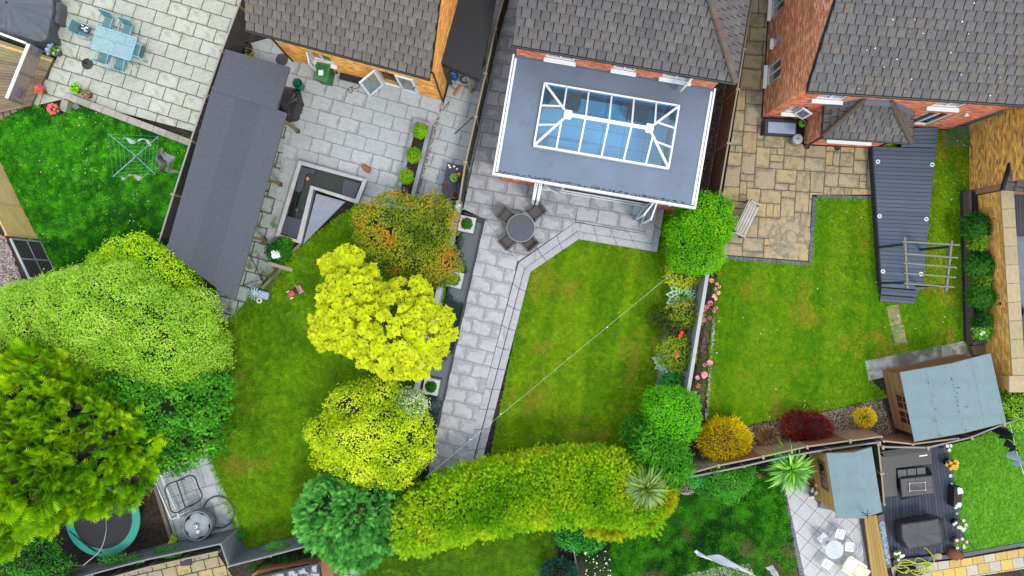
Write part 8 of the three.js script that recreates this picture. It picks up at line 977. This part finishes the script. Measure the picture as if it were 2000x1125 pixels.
{ const h = .55, g = thing('football_rebounder', 'black-framed rebounder net over the corner paving', 'rebounder', P(358, 965)); const c = [[320, 950], [378, 926], [397, 974], [337, 1005]].map(q => P(...q, h).sub(g.position)), rc = []; for (let i = 0; i < 4; i++) { const a = c[i], b = c[(i + 1) % 4]; rc.push(a.clone().lerp(b, .12), a.clone().lerp(b, .5), a.clone().lerp(b, .88)); } mesh('frame', tube(rc, .028, 8, 120, true), M_black, g); const m0 = c[0].clone().lerp(c[1], .42), m1 = c[3].clone().lerp(c[2], .42); mesh('cross_bar', bar(m0, m1, .025, 8), M_black, g); const nt = []; for (let i = 1; i < 9; i++) { const t = i / 9; nt.push(bar(c[0].clone().lerp(c[1], t), c[3].clone().lerp(c[2], t), .004, 4), bar(c[0].clone().lerp(c[3], t), c[1].clone().lerp(c[2], t), .004, 4)); } mesh('net', merge(nt), std(col(120, 126, 130), .7), g); for (const q of [0, 1]) mesh('leg', bar([m0, m1][q], [m0, m1][q].clone().setY(.03).add(V3(.1, 0, .05)), .02), M_black, g);
  const w = thing('goal_frame', 'white tubular goal frame lying beside the rebounder', 'goal', P(330, 975).setY(.03)); const T = (x, y, hh) => P(x, y, hh).sub(w.position); for (const [a, b] of [[[304, 944, .1], [334, 1014, .1]], [[314, 928, .4], [350, 1011, .4]], [[314, 928, .4], [328, 922, .4]], [[334, 1014, .1], [372, 996, .1]], [[304, 944, .1], [314, 928, .4]], [[334, 1014, .1], [350, 1011, .4]]]) mesh('goal_post', bar(T(...a), T(...b), .03, 10), M_white, w); }
{ const c = P(392, 1022, .5), g = thing('egg_chair', 'grey woven egg chair with cushion and ring stand', 'egg chair', V3(c.x, .03, c.z), 20), rt = std(col(190, 196, 204), .8, { map: rep(T_felt, 4, 4) }); const sh = lathe([[.05, .12], [.35, .2], [.58, .42], [.62, .75], [.58, 1.0], [.54, .98], [.57, .75], [.53, .46], [.32, .26], [.02, .2]], 32); sh.scale(1, .8, 1.05); mesh('basket', sh, rt, g); mesh('rim', new THREE.TorusGeometry(.58, .03, 8, 40).rotateX(Math.PI / 2).scale(1, 1, 1.05).translate(0, .8, 0), rt, g); const cu = std(col(196, 206, 216), .9, { map: T_soft }); for (let i = 0; i < 5; i++) { const a = i / 5 * 6.28 + .3, q = new THREE.SphereGeometry(.29, 18, 12); q.scale(1, .4, 1.05); q.translate(Math.cos(a) * .25, .75 + .04 * Math.sin(a), Math.sin(a) * .27); mesh('cushion', q, cu, g); } mesh('stand_ring', new THREE.TorusGeometry(.68, .03, 8, 48).rotateX(Math.PI / 2).translate(.42, .04, -.5), std(col(70, 78, 86), .4), g); mesh('stand_leg', tube([V3(-.35, .05, .55), V3(-.6, .6, .4), V3(-.5, 1.1, .1)], .03, 8, 30), std(col(190, 194, 198), .4), g);
  for (const [x, z, l] of [[.02, -.04, 'white football on the egg chair cushion'], [.16, .14, 'tan and white football on the egg chair cushion']]) { const p = g.localToWorld(V3(x, .93, z)); g.updateWorldMatrix(true, false); const q = g.localToWorld(V3(x, .93, z)), t = thing('football', l, 'ball', q); mesh('ball_shell', new THREE.IcosahedronGeometry(.1, 3), M_white, t); const pn = []; for (const v of [[0, 1, 0], [.89, .45, 0], [.28, .45, .85], [-.72, .45, .53], [-.72, .45, -.53], [.28, .45, -.85]]) { const d = V3(...v), e = new THREE.CylinderGeometry(.035, .035, .004, 5); e.applyQuaternion(new THREE.Quaternion().setFromUnitVectors(V3(0, 1, 0), d)); e.translate(d.x * .099, d.y * .099, d.z * .099); pn.push(e); } mesh('ball_panels', merge(pn), std(l[0] === 't' ? col(180, 140, 100) : col(40, 42, 50), .6), t); } }
{ const g = thing('toy_chair', 'lime green child chair tipped over by the grey fence', 'chair', P(336, 1060, .25).setY(.02), 30), m = std(col(150, 226, 20), .45); mesh('seat', rbox(.3, .03, .3, .02, 0, .2, .1, 2), m, g); const b = mesh('backrest', rbox(.3, .34, .03, .02, 0, 0, 0, 2), m, g); b.position.set(0, .2, -.04); b.rotation.x = -1.1; for (const s of [-1, 1]) { mesh('leg', bar(V3(s * .13, .2, -.05), V3(s * .15, .28, -.5), .018), m, g); mesh('leg', bar(V3(s * .13, .2, .2), V3(s * .15, 0, .25), .018), m, g); } }
tag(mesh('log_edging', beam(P(306, 948).setY(.1), P(340, 1058).setY(.1), .14, .16), wood(150, 138, 120)), 'weathered sleeper edging beside the corner paving', 'edging'); tag(mesh('white_board', beam(P(10, 1045, .6), P(36, 1008, .6), .3, .03), std(col(190, 190, 186), .8)), 'pale board beneath the golden conifer', 'board');
tag(mesh('black_mat', prismPx([[352, 1095], [374, 1092], [374, 1104], [353, 1106]], .03, .08), std(col(62, 64, 74), .8)), 'dark square mat on the old patio behind the grey fence', 'mat');
// ---------- bottom edge and right edge ----------
struct('soil_strip', prismPx([[1070, 1028], [1104, 1022], [1124, 1112], [1090, 1112]], -.05, .03, { uv: .5 }), std(col(64, 52, 46), .95, { map: T_soil })); tag(mesh('edging_board', beam(P(1116, 1048).setY(.15), P(1126, 1108).setY(.15), .06, .3), W_postG), 'pale edging board along the bare soil strip', 'edging');
{ // neighbour's yard beyond the garden wall
  struct('neighbour_paving', prismPx([[1960, 372], [2060, 372], [2060, 760], [1985, 760]], -.05, .03, { uv: .6 }), std(col(150, 162, 182), .85, { map: T_conc })); const g = thing('slatted_bench', 'dark slatted bench beyond the garden wall at the right edge', 'bench', P(1992, 430, .6)); for (let i = 0; i < 6; i++) partW('seat_slat', beam(P(1978 + i * 5, 376, .8).setY(.45), P(1980 + i * 5, 455, .8).setY(.45), .09, .03), std(col(58, 66, 78), .7), g); partW('bench_frame', prismPx([[1974, 376], [2014, 376], [2014, 460], [1976, 460]], .05, .4), std(col(44, 52, 60), .7), g); const k = thing('covered_armchair', 'black covered seat beyond the garden wall', 'seat', P(1998, 645, .5)); partW('seat_cover', prismPx([[1988, 612], [2030, 608], [2030, 684], [1990, 680]], .03, .7), M_tarpB, k); partW('seat_back', prismPx([[2000, 606], [2030, 602], [2030, 612], [1998, 616]], .03, .95), M_tarpB, k); const lo = thing('grey_lounger', 'grey slatted lounger beside the wall pier', 'lounger', P(1990, 710, .4)); for (let i = 0; i < 5; i++) partW('lounger_slat', beam(P(1984 + i * 5, 690, .4).setY(.4), P(1986 + i * 5, 724, .4).setY(.4), .08, .03), std(col(96, 106, 120), .7), lo); partW('lounger_frame', prismPx([[1982, 692], [2006, 690], [2008, 722], [1984, 724]], .05, .36), M_black, lo);
}
renderer.render(scene, camera);
